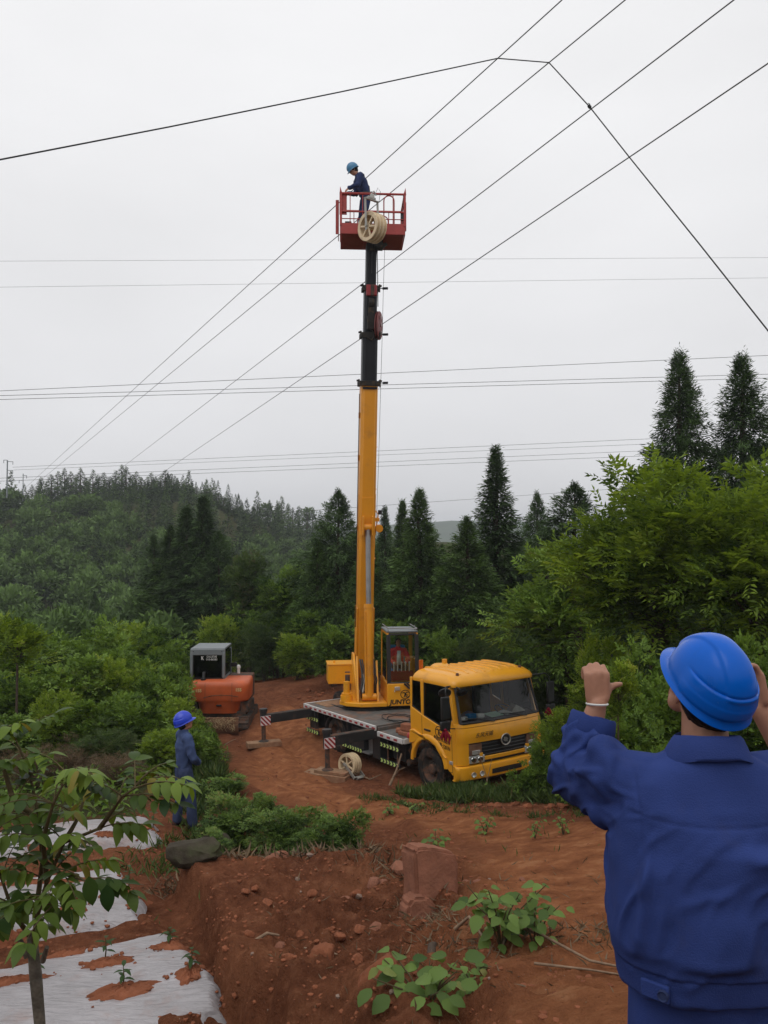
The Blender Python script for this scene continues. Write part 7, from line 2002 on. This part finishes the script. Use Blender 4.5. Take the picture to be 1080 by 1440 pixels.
rock('rock', 'reddish stone in front of the weeds at the top of the dug slope', 392, 1228, (.15, .11, .09), 23, 'rock', .6)
rock('rock', 'loose brown stone left of the big sandstone slab', 562, 1246, (.10, .09, .085), 24, 'rock', .6)
rock('rock', 'leaning reddish stone at the lower picture edge beside the broad weed leaves', 535, 1420, (.17, .08, .075), 25, 'clod', .7, tilt=(0, -.3), sink=.4, n=4)
rock('rock', 'rounded earth-covered boulder low on the dug slope', 456, 1396, (.11, .10, .085), 26, 'clod', .2, n=4)
STN = [rock_mesh(200 + k, 2, (1, .8, .62), .3) for k in range(6)]
for k, (px, py, s, mt) in enumerate([(338, 1277, .04, 'clod'), (378, 1244, .05, 'rock'), (418, 1264, .035, 'pebble'), (462, 1290, .04, 'clod'), (505, 1287, .045, 'pebble'), (524, 1263, .08, 'rock'), (537, 1258, .07, 'rock'), (487, 1273, .08, 'rock'), (500, 1262, .06, 'clod'),
                                     (438, 1318, .05, 'clod'), (466, 1338, .04, 'clod'), (478, 1355, .055, 'clod'), (520, 1300, .07, 'clod'), (528, 1330, .06, 'rock'), (464, 1377, .04, 'pebble'), (480, 1365, .05, 'rock'), (358, 1296, .06, 'clod'), (345, 1318, .05, 'clod'), (376, 1325, .055, 'clod'),
                                     (402, 1300, .05, 'clod'), (420, 1340, .06, 'clod'), (392, 1378, .05, 'rock'), (440, 1360, .055, 'clod'), (505, 1345, .06, 'clod'), (548, 1290, .05, 'rock'), (655, 1255, .05, 'rock'), (672, 1262, .055, 'rock'), (660, 1310, .05, 'clod'), (735, 1245, .04, 'rock'), (598, 1262 + 40, .05, 'rock'),
                                     (372, 1402, .05, 'clod'), (405, 1412, .06, 'clod'), (350, 1372, .045, 'clod'), (502, 1402, .05, 'clod'), (420, 1225, .05, 'pebble'), (436, 1232, .045, 'pebble')]):
    p = hit(px, py); me = STN[k % 6].copy(); me.materials.append(M[mt])
    tag(mesh_obj('stone', me, None, (p.x, p.y, p.z + s * .3), (random.uniform(-.4, .4), random.uniform(-.4, .4), random.uniform(0, 6))), 'small loose stone lying on the freshly dug red slope', 'stone', 'loose stones on the dug slope').scale = (s * 1.15,) * 3
for k, (px, py) in enumerate([(112, 1285), (128, 1284), (144, 1281)]):
    p = hit(px, py); me = STN[k].copy(); me.materials.append(M['clod']); tag(mesh_obj('clod', me, None, (p.x, p.y, p.z + .16), (0, 0, k)), ('dark soil clod lying on the middle mulch sheet, first in a row of three', 'dark soil clod lying on the middle mulch sheet, centre of a row of three', 'dark soil clod lying on the middle mulch sheet, last of a row of three')[k], 'clod', 'clods on the mulch sheet').scale = (.07, .06, .055)
# uncountable small clods
def clod_field(n, test, x0, x1, y0, y1, smin, smax, seed, mt, name, P=None):
    r_ = np.random.default_rng(seed); P = scatter(n, x0, x1, y0, y1, test, seed) if P is None else P
    base = []
    for k in range(6):
        bm = bmesh.new(); bmesh.ops.create_icosphere(bm, subdivisions=1, radius=1); co = np.array([v.co[:] for v in bm.verts]); f = np.array([[v.index for v in q.verts] for q in bm.faces]); bm.free()
        base.append((co * (1 + .5 * fbm(co * 1.3 + k * 7., 2)[:, None]) * [1, .85, .65], f))
    V, F, b = [], [], 0
    for i, p in enumerate(P):
        co, f = base[i % 6]; s = smin + (smax - smin) * r_.random() ** 3; a = r_.uniform(0, 6.28); c, q = math.cos(a), math.sin(a)
        V.append(co @ np.array([[c, q, 0], [-q, c, 0], [0, 0, 1]]) * s + p + [0, 0, s * .25]); F.append(f + b); b += len(co)
    o = mesh_obj(name, np_mesh(name, np.concatenate(V), np.concatenate(F), M[mt], False)); return tag(o, kind='stuff')
clod_field(7000, lambda x, y: .12 + .88 * soil_mask(x, y), -2.2, 1.3, 3.4, 10, .005, .026, 41, 'clod', 'soil_crumbs')
clod_field(0, None, 0, 0, 0, 0, .006, .035, 47, 'clod', 'soil_crumbs', np.array(FILM_CRUMBS))
clod_field(500, lambda x, y: .10 + .5 * soil_mask(x, y), -2.2, 1.6, 3.4, 10, .006, .022, 42, 'pebble', 'gravel')
clod_field(4000, lambda x, y: .6 + 0 * x, -4.6, -1.2, 5.0, 13, .006, .028, 43, 'clod', 'soil_crumbs')
clod_field(6500, lambda x, y: .35 + 0 * x, -4.2, 4.2, 9.5, 26, .010, .045, 44, 'clod', 'soil_crumbs')
clod_field(3500, lambda x, y: .3 + 0 * x, .2, 3.0, 3.2, 9.5, .005, .022, 45, 'clod', 'soil_crumbs')
# torn earth ridge along the track behind the truck and in front of it
clod_field(2200, lambda x, y: np.clip(near_line(x, y, [(-2.2, 27), (-1.6, 29.5), (.2, 30)], 1.0) + near_line(x, y, [(1.6, 15.4), (3.0, 14.6), (4.2, 13.4)], .5), 0, 1), -4, 5, 12, 31, .03, .13, 46, 'clod', 'soil_crumbs')

def stick(label, pts, r, mt='twig', name='stick', cat='stick', group=None):
    mb = MB(); k = len(pts); mb.tube(pts, [r * (1 - .5 * i / (k - 1)) for i in range(k)], 7); return tag(mb.build(name, M[mt], smooth=60), label, cat, group)
def gp(px, py, l=.02): return hit(px, py, l)
a = gp(548, 1105); b = tw(-2.15, 1.35, .62); stick('long bare branch propped against the truck in front of the front wheel', [a, a + (b - a) * .5 + v3(.03, 0, .03), b + v3(.02, -.02, .1)], .035)
a = gp(556, 1092); b = tw(-2.0, 1.38, .42); stick('shorter bare branch crossing the propped one beside the front wheel', [a, a + (b - a) * .6 + v3(-.02, 0, .02), b + v3(.03, 0, .0)], .022)
stick('broken branch on the ground beside the cream pulley', [gp(505, 1092, .05), gp(520, 1096, .03), gp(536, 1088, .06)], .022)
stick('pale stick lying low on the dug slope', [gp(358, 1383), gp(375, 1378), gp(392, 1372, .05)], .016)
stick('thin long twig lying across the lower dug slope', [gp(428, 1372), gp(470, 1378), gp(540, 1384)], .008)
stick('brown root running out of the leafy weed to the near man', [gp(700, 1340, .12), gp(760, 1335, .08), gp(830, 1360, .03), gp(880, 1375)], .012)
stick('long thin twig below the brown root near the man', [gp(752, 1376), gp(830, 1378), gp(905, 1382)], .008)
stick('bare curved root sticking out of the bank under the leafy weed', [gp(640, 1342, .05), gp(660, 1340, .12), gp(690, 1352, .03)], .014)
stick('thin twig on the track near the excavator', [gp(315, 1050), gp(326, 1044, .03), gp(332, 1038, .06)], .015)
stick('rotten brown stump stub standing on the bank below the sandstone slab', [gp(606, 1382, -.05), gp(607, 1374, .05), gp(611, 1366, .12)], .036, 'bark', 'stump', 'stump')
stick('pale broken branch end poking from the bush at the truck grille', [tw(.35, -.75, .25), tw(.22, -.70, .75), tw(.30, -.62, 1.15)], .022)
stick('thin bare stalk standing before the truck bumper', [tw(.55, .9, .1), tw(.40, .86, .7), tw(.30, .98, 1.2)], .010)
stick('bare stalk leaning across the headlight of the truck', [tw(.5, 1.05, .05), tw(.35, .8, .5), tw(.25, .55, .95)], .010)

# ================================================================== LARGE-LEAVED PLANTS, leaf by leaf
def leaf_shape(seed, L=1.0, W=.5, n=6, droop=.18, fold=.14, serr=0):
    r_ = random.Random(seed); V = []; F = []
    for k in range(n + 1):
        t = k / n; w = W * .5 * (math.sin(math.pi * t ** .82) ** .85 if 0 < t < 1 else 0); w *= 1 + (serr * (k % 2) if 0 < k < n else 0)
        z = -droop * t * t + .02 * math.sin(5 * t + seed); y = L * t * (1 - .06 * t)
        V += [(-w, y, z + fold * w / (W * .5) * W * .5), (0, y, z), (w, y, z + fold * w / (W * .5) * W * .5 + .01 * r_.uniform(-1, 1))]
    for k in range(n):
        b = 3 * k; F += [(b, b + 1, b + 4, b + 3), (b + 1, b + 2, b + 5, b + 4)]
    return V, F
def leaf_variants(key, W, droop, serr=0, ages=(.25, .4, .55, .7, .95), n=6):
    out = []
    for q, ag in enumerate(ages):
        V, F = leaf_shape(q + 3, 1.0, W, n, droop * (.6 + .3 * q), .16, serr); me = np_mesh('leaf', V, F, M[key], True, {'tone': np.full(len(F), ag)}); out.append(me)
    return out
def put_leaf(me, parent, base, d, up, size, bag=None):
    d = Vector(d).normalized(); up = Vector(up); x = d.cross(up)
    if x.length < 1e-3: x = d.cross(Vector((1, 0, 0)))
    x.normalize(); z = x.cross(d); m = Matrix((x, d, z)).transposed().to_4x4() @ Matrix.Diagonal((size, size, size, 1)); m.translation = base
    if bag is not None: bag.append((me, m, size)); return
    o = bpy.data.objects.new('leaf', me); link(o, parent); o.matrix_local = m; return o

SAP = leaf_variants('sapling', .50, .30, ages=(.15, .30, .42, .58, .78, .97))
def big_sapling():
    base = Vector((-1.56, 3.55, 0)); base.z = gz(base.x, base.y) - .05
    t = thing('sapling', 'young broad-leaved tree with big drooping leaflets in the near corner of the garden', 'tree', base)
    def Wp(px, py, d): return at(px, py, d) - base
    mb = MB(); r_ = random.Random(9)
    tr = [Wp(50, 1900, 3.5), Wp(55, 1600, 3.5), Wp(56, 1440, 3.5), Wp(50, 1370, 3.5), Wp(46, 1330, 3.5), Wp(44, 1310, 3.5)]
    tr[0] = v3(tr[0].x, tr[0].y, -.1)
    mb.tube(tr, [.030, .026, .023, .026, .022, .018], 10); mb.cyl(Wp(38, 1345, 3.49), Wp(26, 1318, 3.46), .014, .010, 7); mb.cyl(Wp(60, 1352, 3.47), Wp(66, 1332, 3.44), .012, .009, 7)
    mb.build('trunk', M['greybark'], t, smooth=60)
    limbs = [[(46, 1335, 3.5), (52, 1290, 3.46), (66, 1240, 3.42), (90, 1185, 3.38), (140, 1165, 3.30), (172, 1120, 3.20), (190, 1108, 3.15)],
             [(44, 1318, 3.5), (30, 1300, 3.45), (14, 1270, 3.40), (2, 1235, 3.36), (-20, 1180, 3.3)],
             [(50, 1290, 3.46), (60, 1210, 3.5), (55, 1150, 3.5), (40, 1080, 3.5), (22, 1040, 3.5)],
             [(66, 1240, 3.42), (60, 1180, 3.3), (75, 1130, 3.2), (95, 1090, 3.2)],
             [(140, 1165, 3.30), (165, 1130, 3.3), (190, 1105, 3.35)],
             [(55, 1150, 3.5), (20, 1130, 3.4), (-20, 1110, 3.3)],
             [(90, 1185, 3.38), (110, 1150, 3.45), (120, 1120, 3.5)],
             [(60, 1210, 3.5), (85, 1228, 3.3), (118, 1238, 3.2)],
             [(14, 1270, 3.40), (40, 1275, 3.3), (80, 1270, 3.2)],
             [(20, 1130, 3.4), (5, 1080, 3.4), (-10, 1040, 3.4)]]
    ends = []
    for L_ in limbs:
        pts = [Wp(*q) for q in L_]; mb = MB(); k = len(pts); mb.tube(pts, [.012 * (1 - .75 * i / (k - 1)) for i in range(k)], 6); mb.build('branch', M['stem'], t, smooth=60)
        for i in range(1, k):
            ends.append((pts[i], (pts[i] - pts[i - 1]).normalized(), i / (k - 1)))
    # compound leaves
    n = 0; bag = []
    for (p, d, f) in ends:
        for q in range(3 if f > .4 else 2):
            a = r_.uniform(0, 6.28); dv = (d * .6 + v3(math.cos(a), math.sin(a) * .8, r_.uniform(-.05, .40))).normalized(); L_ = r_.uniform(.15, .26)
            pts = [p + dv * L_ * k / 5 - v3(0, 0, 1) * .16 * (k / 5) ** 2 * L_ * 2 for k in range(6)]
            mb = MB(); mb.tube(pts, [.0035, .003, .0028, .0025, .002, .0015], 5); mb.build('leaf_stalk', M['stem'], t)
            sd = dv.cross(v3(0, 0, 1)).normalized(); me_i = min(5, int(r_.uniform(0, 5.2) * (.5 + .6 * min(1, max(0, (p.z - .2) / 2.6)))))
            for k in range(2, 6):
                for s in (-1, 1):
                    if r_.random() < .06: continue
                    ld = dv * .45 + sd * s * .8 - v3(0, 0, 1) * r_.uniform(.15, .75)
                    put_leaf(SAP[min(5, max(0, me_i + r_.choice((-1, 0, 0, 1))))], t, pts[k], ld, v3(r_.uniform(-.3, .3), r_.uniform(-.3, .3), 1), r_.uniform(.055, .095), bag); n += 1
            put_leaf(SAP[me_i], t, pts[5], dv - v3(0, 0, r_.uniform(.1, .6)), v3(0, 0, 1), r_.uniform(.07, .105), bag); n += 1
    for (px, py, d, sz) in [(100, 1258, 3.2, .13), (72, 1275, 3.3, .10), (40, 1270, 3.3, .10), (150, 1262, 3.1, .11), (2, 1300, 3.3, .13), (25, 1268, 3.2, .11), (125, 1250, 3.1, .12)]:
        put_leaf(SAP[0], t, Wp(px, py - 18, d), v3(r_.uniform(-.2, .2), -.15, -1), v3(.2, -1, .2), sz)
    wm = Matrix.Translation(base); key = lambda b: -b[2] / max((wm @ b[1].translation - cam.location).length, .1)
    shown = [b for b in bag if -.62 < (wm @ b[1].translation).x / (wm @ b[1].translation).y]; rest = [b for b in bag if b not in shown]
    shown.sort(key=key); rest += shown[290:]
    for me, m, _s in shown[:290]:
        o = bpy.data.objects.new('leaf', me); link(o, t); o.matrix_local = m
    if rest:
        V, F, A, b0 = [], [], [], 0
        for me, m, _s in rest:
            vs_ = [tuple(m @ v.co) for v in me.vertices]; V += vs_; F += [tuple(i + b0 for i in q.vertices) for q in me.polygons]; A += [me.attributes['tone'].data[0].value] * len(me.polygons); b0 += len(vs_)
        tag(mesh_obj('foliage', np_mesh('foliage', V, F, M['sapling'], True, {'tone': np.array(A)}), t), kind='stuff')
    print('sapling leaves', n, len(shown))
    return n
big_sapling()

WEED = leaf_variants('weed', .62, .16, .10, ages=(.25, .42, .55, .70, .9), n=8)
def big_weed(label, px, py, spread, hgt, nst, per, lsz, seed, lift=.0):
    p = hit(px, py); r_ = random.Random(seed); t = thing('weed_plant', label, 'plant', (p.x, p.y, p.z - .02), 0, 'broad-leaved weeds on the bank')
    for k in range(nst):
        a = 2 * math.pi * k / nst + r_.uniform(-.4, .4); o = spread * r_.uniform(.35, 1.0)
        e = v3(math.cos(a) * o, math.sin(a) * o * .8, hgt * r_.uniform(.45, 1.0)); pts = [v3(0, 0, 0), e * .45 + v3(0, 0, hgt * .18), e]
        mb = MB(); mb.tube(pts, [.006, .005, .003], 5); mb.build('stem', M['stem'], t)
        for q in range(per):
            f = (q + 1) / per; b = (pts[1] * (1 - (f - .35) / .65) + pts[2] * ((f - .35) / .65)) if f > .35 else pts[1] * (f / .35)
            an = q * 2.4 + r_.uniform(-.5, .5) + k; ld = v3(math.cos(an), math.sin(an), r_.uniform(-.25, .35)); pe = b + ld * .05 * lsz / .1
            put_leaf(WEED[r_.choice((0, 1, 1, 2, 2, 3, 3, 4))], t, pe, ld - v3(0, 0, .25), v3(r_.uniform(-.3, .3), -.35, 1), lsz * r_.uniform(.6, 1.15))
big_weed('broad-leaved weed spreading over the bank between sandstone slab and near man', 705, 1348, .36, .46, 9, 8, .115, 5)
big_weed('smaller broad-leaved weed in front of the near man on the path edge', 752, 1338, .20, .36, 6, 6, .105, 6)
big_weed('pale broad-leaved weed at the bottom picture edge with large leaves', 600, 1428, .34, .26, 9, 7, .13, 7)
big_weed('low weed filling the foot of the broad-leaved clump', 668, 1392, .28, .20, 8, 8, .07, 8)
big_weed('single slender weed growing on top of the sandstone slab', 612, 1200, .12, .34, 4, 6, .10, 9)
big_weed('sparse weed with small leaves standing on the trodden path', 683, 1172, .14, .30, 5, 7, .07, 10)
big_weed('sparse weed on the path, middle of three toward the near man', 752, 1178, .12, .28, 4, 6, .06, 11)
big_weed('thin weed on the path, closest to the near man sleeve', 792, 1170, .10, .26, 4, 6, .06, 12)
big_weed('small weed at the road edge above the sandstone slab', 580, 1143, .14, .26, 5, 6, .07, 13)
big_weed('small weed at the road edge by the end weed bush', 548, 1142, .13, .22, 5, 6, .07, 14)

# seedlings in the beds
def seedling(label, px, py, h, seed, lift=.12):
    p = hit(px, py); r_ = random.Random(seed); mb = MB(); V, F = leaf_shape(seed, 1, .38, 4, .35)
    p.z = float(height(p.x, p.y)) + lift
    mb.tube([p, p + v3(.01, 0, h * .55), p + v3(.0, .01, h)], [.007, .006, .003], 5)
    o = mb.build('seedling', M['stem'], None); tag(o, label, 'seedling', 'seedlings set through the mulch')
    lf = MB()
    for k in range(7):
        a = k * 2.4; z = h * (.5 + .5 * k / 6); d = Vector((math.cos(a), math.sin(a), r_.uniform(-.1, .5))).normalized(); x = d.cross(v3(0, 0, 1)).normalized(); zz = x.cross(d); s = r_.uniform(.07, .11)
        m = Matrix((x, d, zz)).transposed().to_4x4() @ Matrix.Diagonal((s, s, s, 1)); m.translation = p + v3(.005, .005, z)
        b = len(lf.v); lf.v += [tuple(m @ Vector(q)) for q in V]; lf.f += [tuple(i + b for i in f) for f in F]; lf.m += [0] * len(F)
    fo = lf.build('foliage', M['weed'], o)
for k, (px, py, h, lb) in enumerate([(147, 1374, .20, 'seedling in the middle of the widest mulch sheet'), (172, 1416, .18, 'seedling at the near side of the widest mulch sheet'), (238, 1352, .16, 'seedling at the path end of the widest mulch sheet, upper one'), (268, 1394, .20, 'seedling at the path end of the widest mulch sheet, lower one'),
                                     (104, 1290, .24, 'taller seedling in the middle mulch sheet beside the clods'), (180, 1272, .26, 'slender seedling at the path end of the middle mulch sheet'), (215, 1176, .26, 'seedling at the end of the farthest mulch sheet'), (46, 1398, .22, 'seedling beside the young tree trunk'), (18, 1322, .2, 'seedling by the picture edge in the middle mulch sheet'), (66, 1292, .2, 'small seedling behind the young tree on the middle mulch sheet')]):
    seedling(lb, px, py, h, k + 60)

# ================================================================== POWER LINES
def wire(label, A, Bq, r, sag=0, name='power_line', group='diagonal power lines overhead', n=24, mt='wire', r1=None):
    a, b = at(*A), at(*Bq); pts = []
    for k in range(n + 1):
        t = k / n; p = a.lerp(b, t); p.z -= sag * 4 * t * (1 - t); pts.append(p)
    mb = MB(); mb.tube(pts, [r + ((r1 or r) - r) * k / n for k in range(n + 1)], 6); return tag(mb.build(name, M[mt], smooth=60), label, 'power line', group)
def thru(p, q, d0, d1, t0, t1):
    """extend the sightline p-q to image parameters t0..t1, distances d0, d1 at p and q"""
    f = lambda t: (p[0] + (q[0] - p[0]) * t, p[1] + (q[1] - p[1]) * t, 1 / ((1 - t) / d0 + t / d1))
    return f(t0), f(t1)
for p, q, d0, d1, lb in [((62, 662), (700, 82), 120, 15.8, 'diagonal power line bearing the first corner of the dark rope'), ((66, 668), (772, 88), 120, 15.6, 'diagonal power line bearing the second corner of the dark rope'),
                         ((184, 648), (833, 152), 110, 15.2, 'diagonal power line touching the knot of the dark rope'), ((228, 665), (885, 221), 105, 14.8, 'diagonal power line crossed by the dark rope closest to its hanging end')]:
    A, Bq = thru(p, q, d0, d1, -.075, 1.75); wire(lb, A, Bq, .026, 0, n=30, r1=.011)
pts = [(-220, 268, 9.0), (0, 224.5, 10.8), (240, 178, 12.6), (480, 129, 14.2), (700, 82, 15.75), (772, 88, 15.55), (829, 150, 15.15), (885, 221, 14.75), (985, 345, 13.2), (1080, 465, 12.0), (1300, 745, 9.5)]
pw = [at(*q) for q in pts]; mb = MB(); mb.tube(pw, .0115, 7); o = mb.build('rope', M['rope']); tag(o, 'thick dark pull rope thrown over all four diagonal power lines', 'rope')
mb = MB(); k0 = at(829, 150, 15.13); mb.lathe([(0, -.05), (.03, -.03), (.034, 0), (.03, .03), (0, .05)], k0, (.6, 0, -.8), 10); mb.tube([k0, k0 + v3(.01, 0, .05), k0 + v3(-.03, 0, .07)], .008, 5); mb.build('knot', M['rope'], o)
H = 'level power lines across the valley'
for (x0, y0, x1, y1, d, r, lb) in [(-60, 367.5, 1140, 362, 60, .010, 'faint thin power line, highest of all level ones'), (-60, 404.5, 1140, 390, 60, .010, 'faint thin power line, second highest level one'),
                                   (-60, 552.5, 1140, 497, 55, .018, 'level power line crossing the tip of the tall conifer, upper of three'), (-60, 558, 1140, 524.5, 55, .018, 'level power line at the collar of the yellow boom, middle of three'), (-60, 563.5, 1140, 530, 55, .018, 'level power line at the collar of the yellow boom, lowest of three'),
                                   (18, 657, 1140, 607, 95, .026, 'level power line from the far pole, uppermost of four'), (18, 661, 1140, 615, 95, .022, 'level power line from the far pole, second of four'), (-60, 675, 1140, 624, 95, .022, 'level power line over the far ridge, third of four'), (-60, 679, 1140, 632, 95, .022, 'level power line over the far ridge, lowest of four'),
                                   (380, 722, 1140, 668, 90, .018, 'level power line low over the conifer tops')]:
    wire(lb, (x0, y0, 130 if x0 == 18 else d), (x1, y1, d), r, .0, group=H, n=14, r1=r * .9)
def pole(label, px, top, base, d, r, arms):
    t0, t1 = at(px, base, d), at(px, top, d); t = thing('power_pole', label, 'pole', t0, 0, 'power poles on the far hill'); h = t1.z - t0.z
    mb = MB(); mb.cyl((0, 0, 0), (0, 0, h), r * 1.2, r, 8); mb.build('post', M['cabgrey'], t)
    for a, w in arms:
        mb = MB(); mb.bar((-.1, 0, h - a), (w, 0, h - a), .09, .09); mb.cyl((w, 0, h - a), (w, 0, h - a - .5), .05, n=6); mb.build('crossarm', M['cabgrey'], t)
pole('taller power pole with crossarms on the far hill, at the picture edge', 9.5, 647, 700, 130, .10, ((.25, .9), (1.7, .9), (-.0, -.6)))
pole('shorter power pole beside the taller one on the far hill', 32, 666, 705, 140, .07, ((.35, .6), (1.2, -.7)))

# ================================================================== AIR
mb = MB(); mb.box((0, 700, 21), (4200, 4600, 64)); hz = mb.build('haze', [], None, smooth=0); tag(hz, kind='stuff')
hm = bpy.data.materials.new('haze_air'); hm.use_nodes = True; N = hm.node_tree.nodes; N.clear(); out = N.new('ShaderNodeOutputMaterial'); pv = N.new('ShaderNodeVolumePrincipled'); pv.inputs['Color'].default_value = (.86, .90, .95, 1); pv.inputs['Density'].default_value = .00056; pv.inputs['Anisotropy'].default_value = .2
hm.node_tree.links.new(pv.outputs[0], out.inputs['Volume']); hz.data.materials.append(hm)
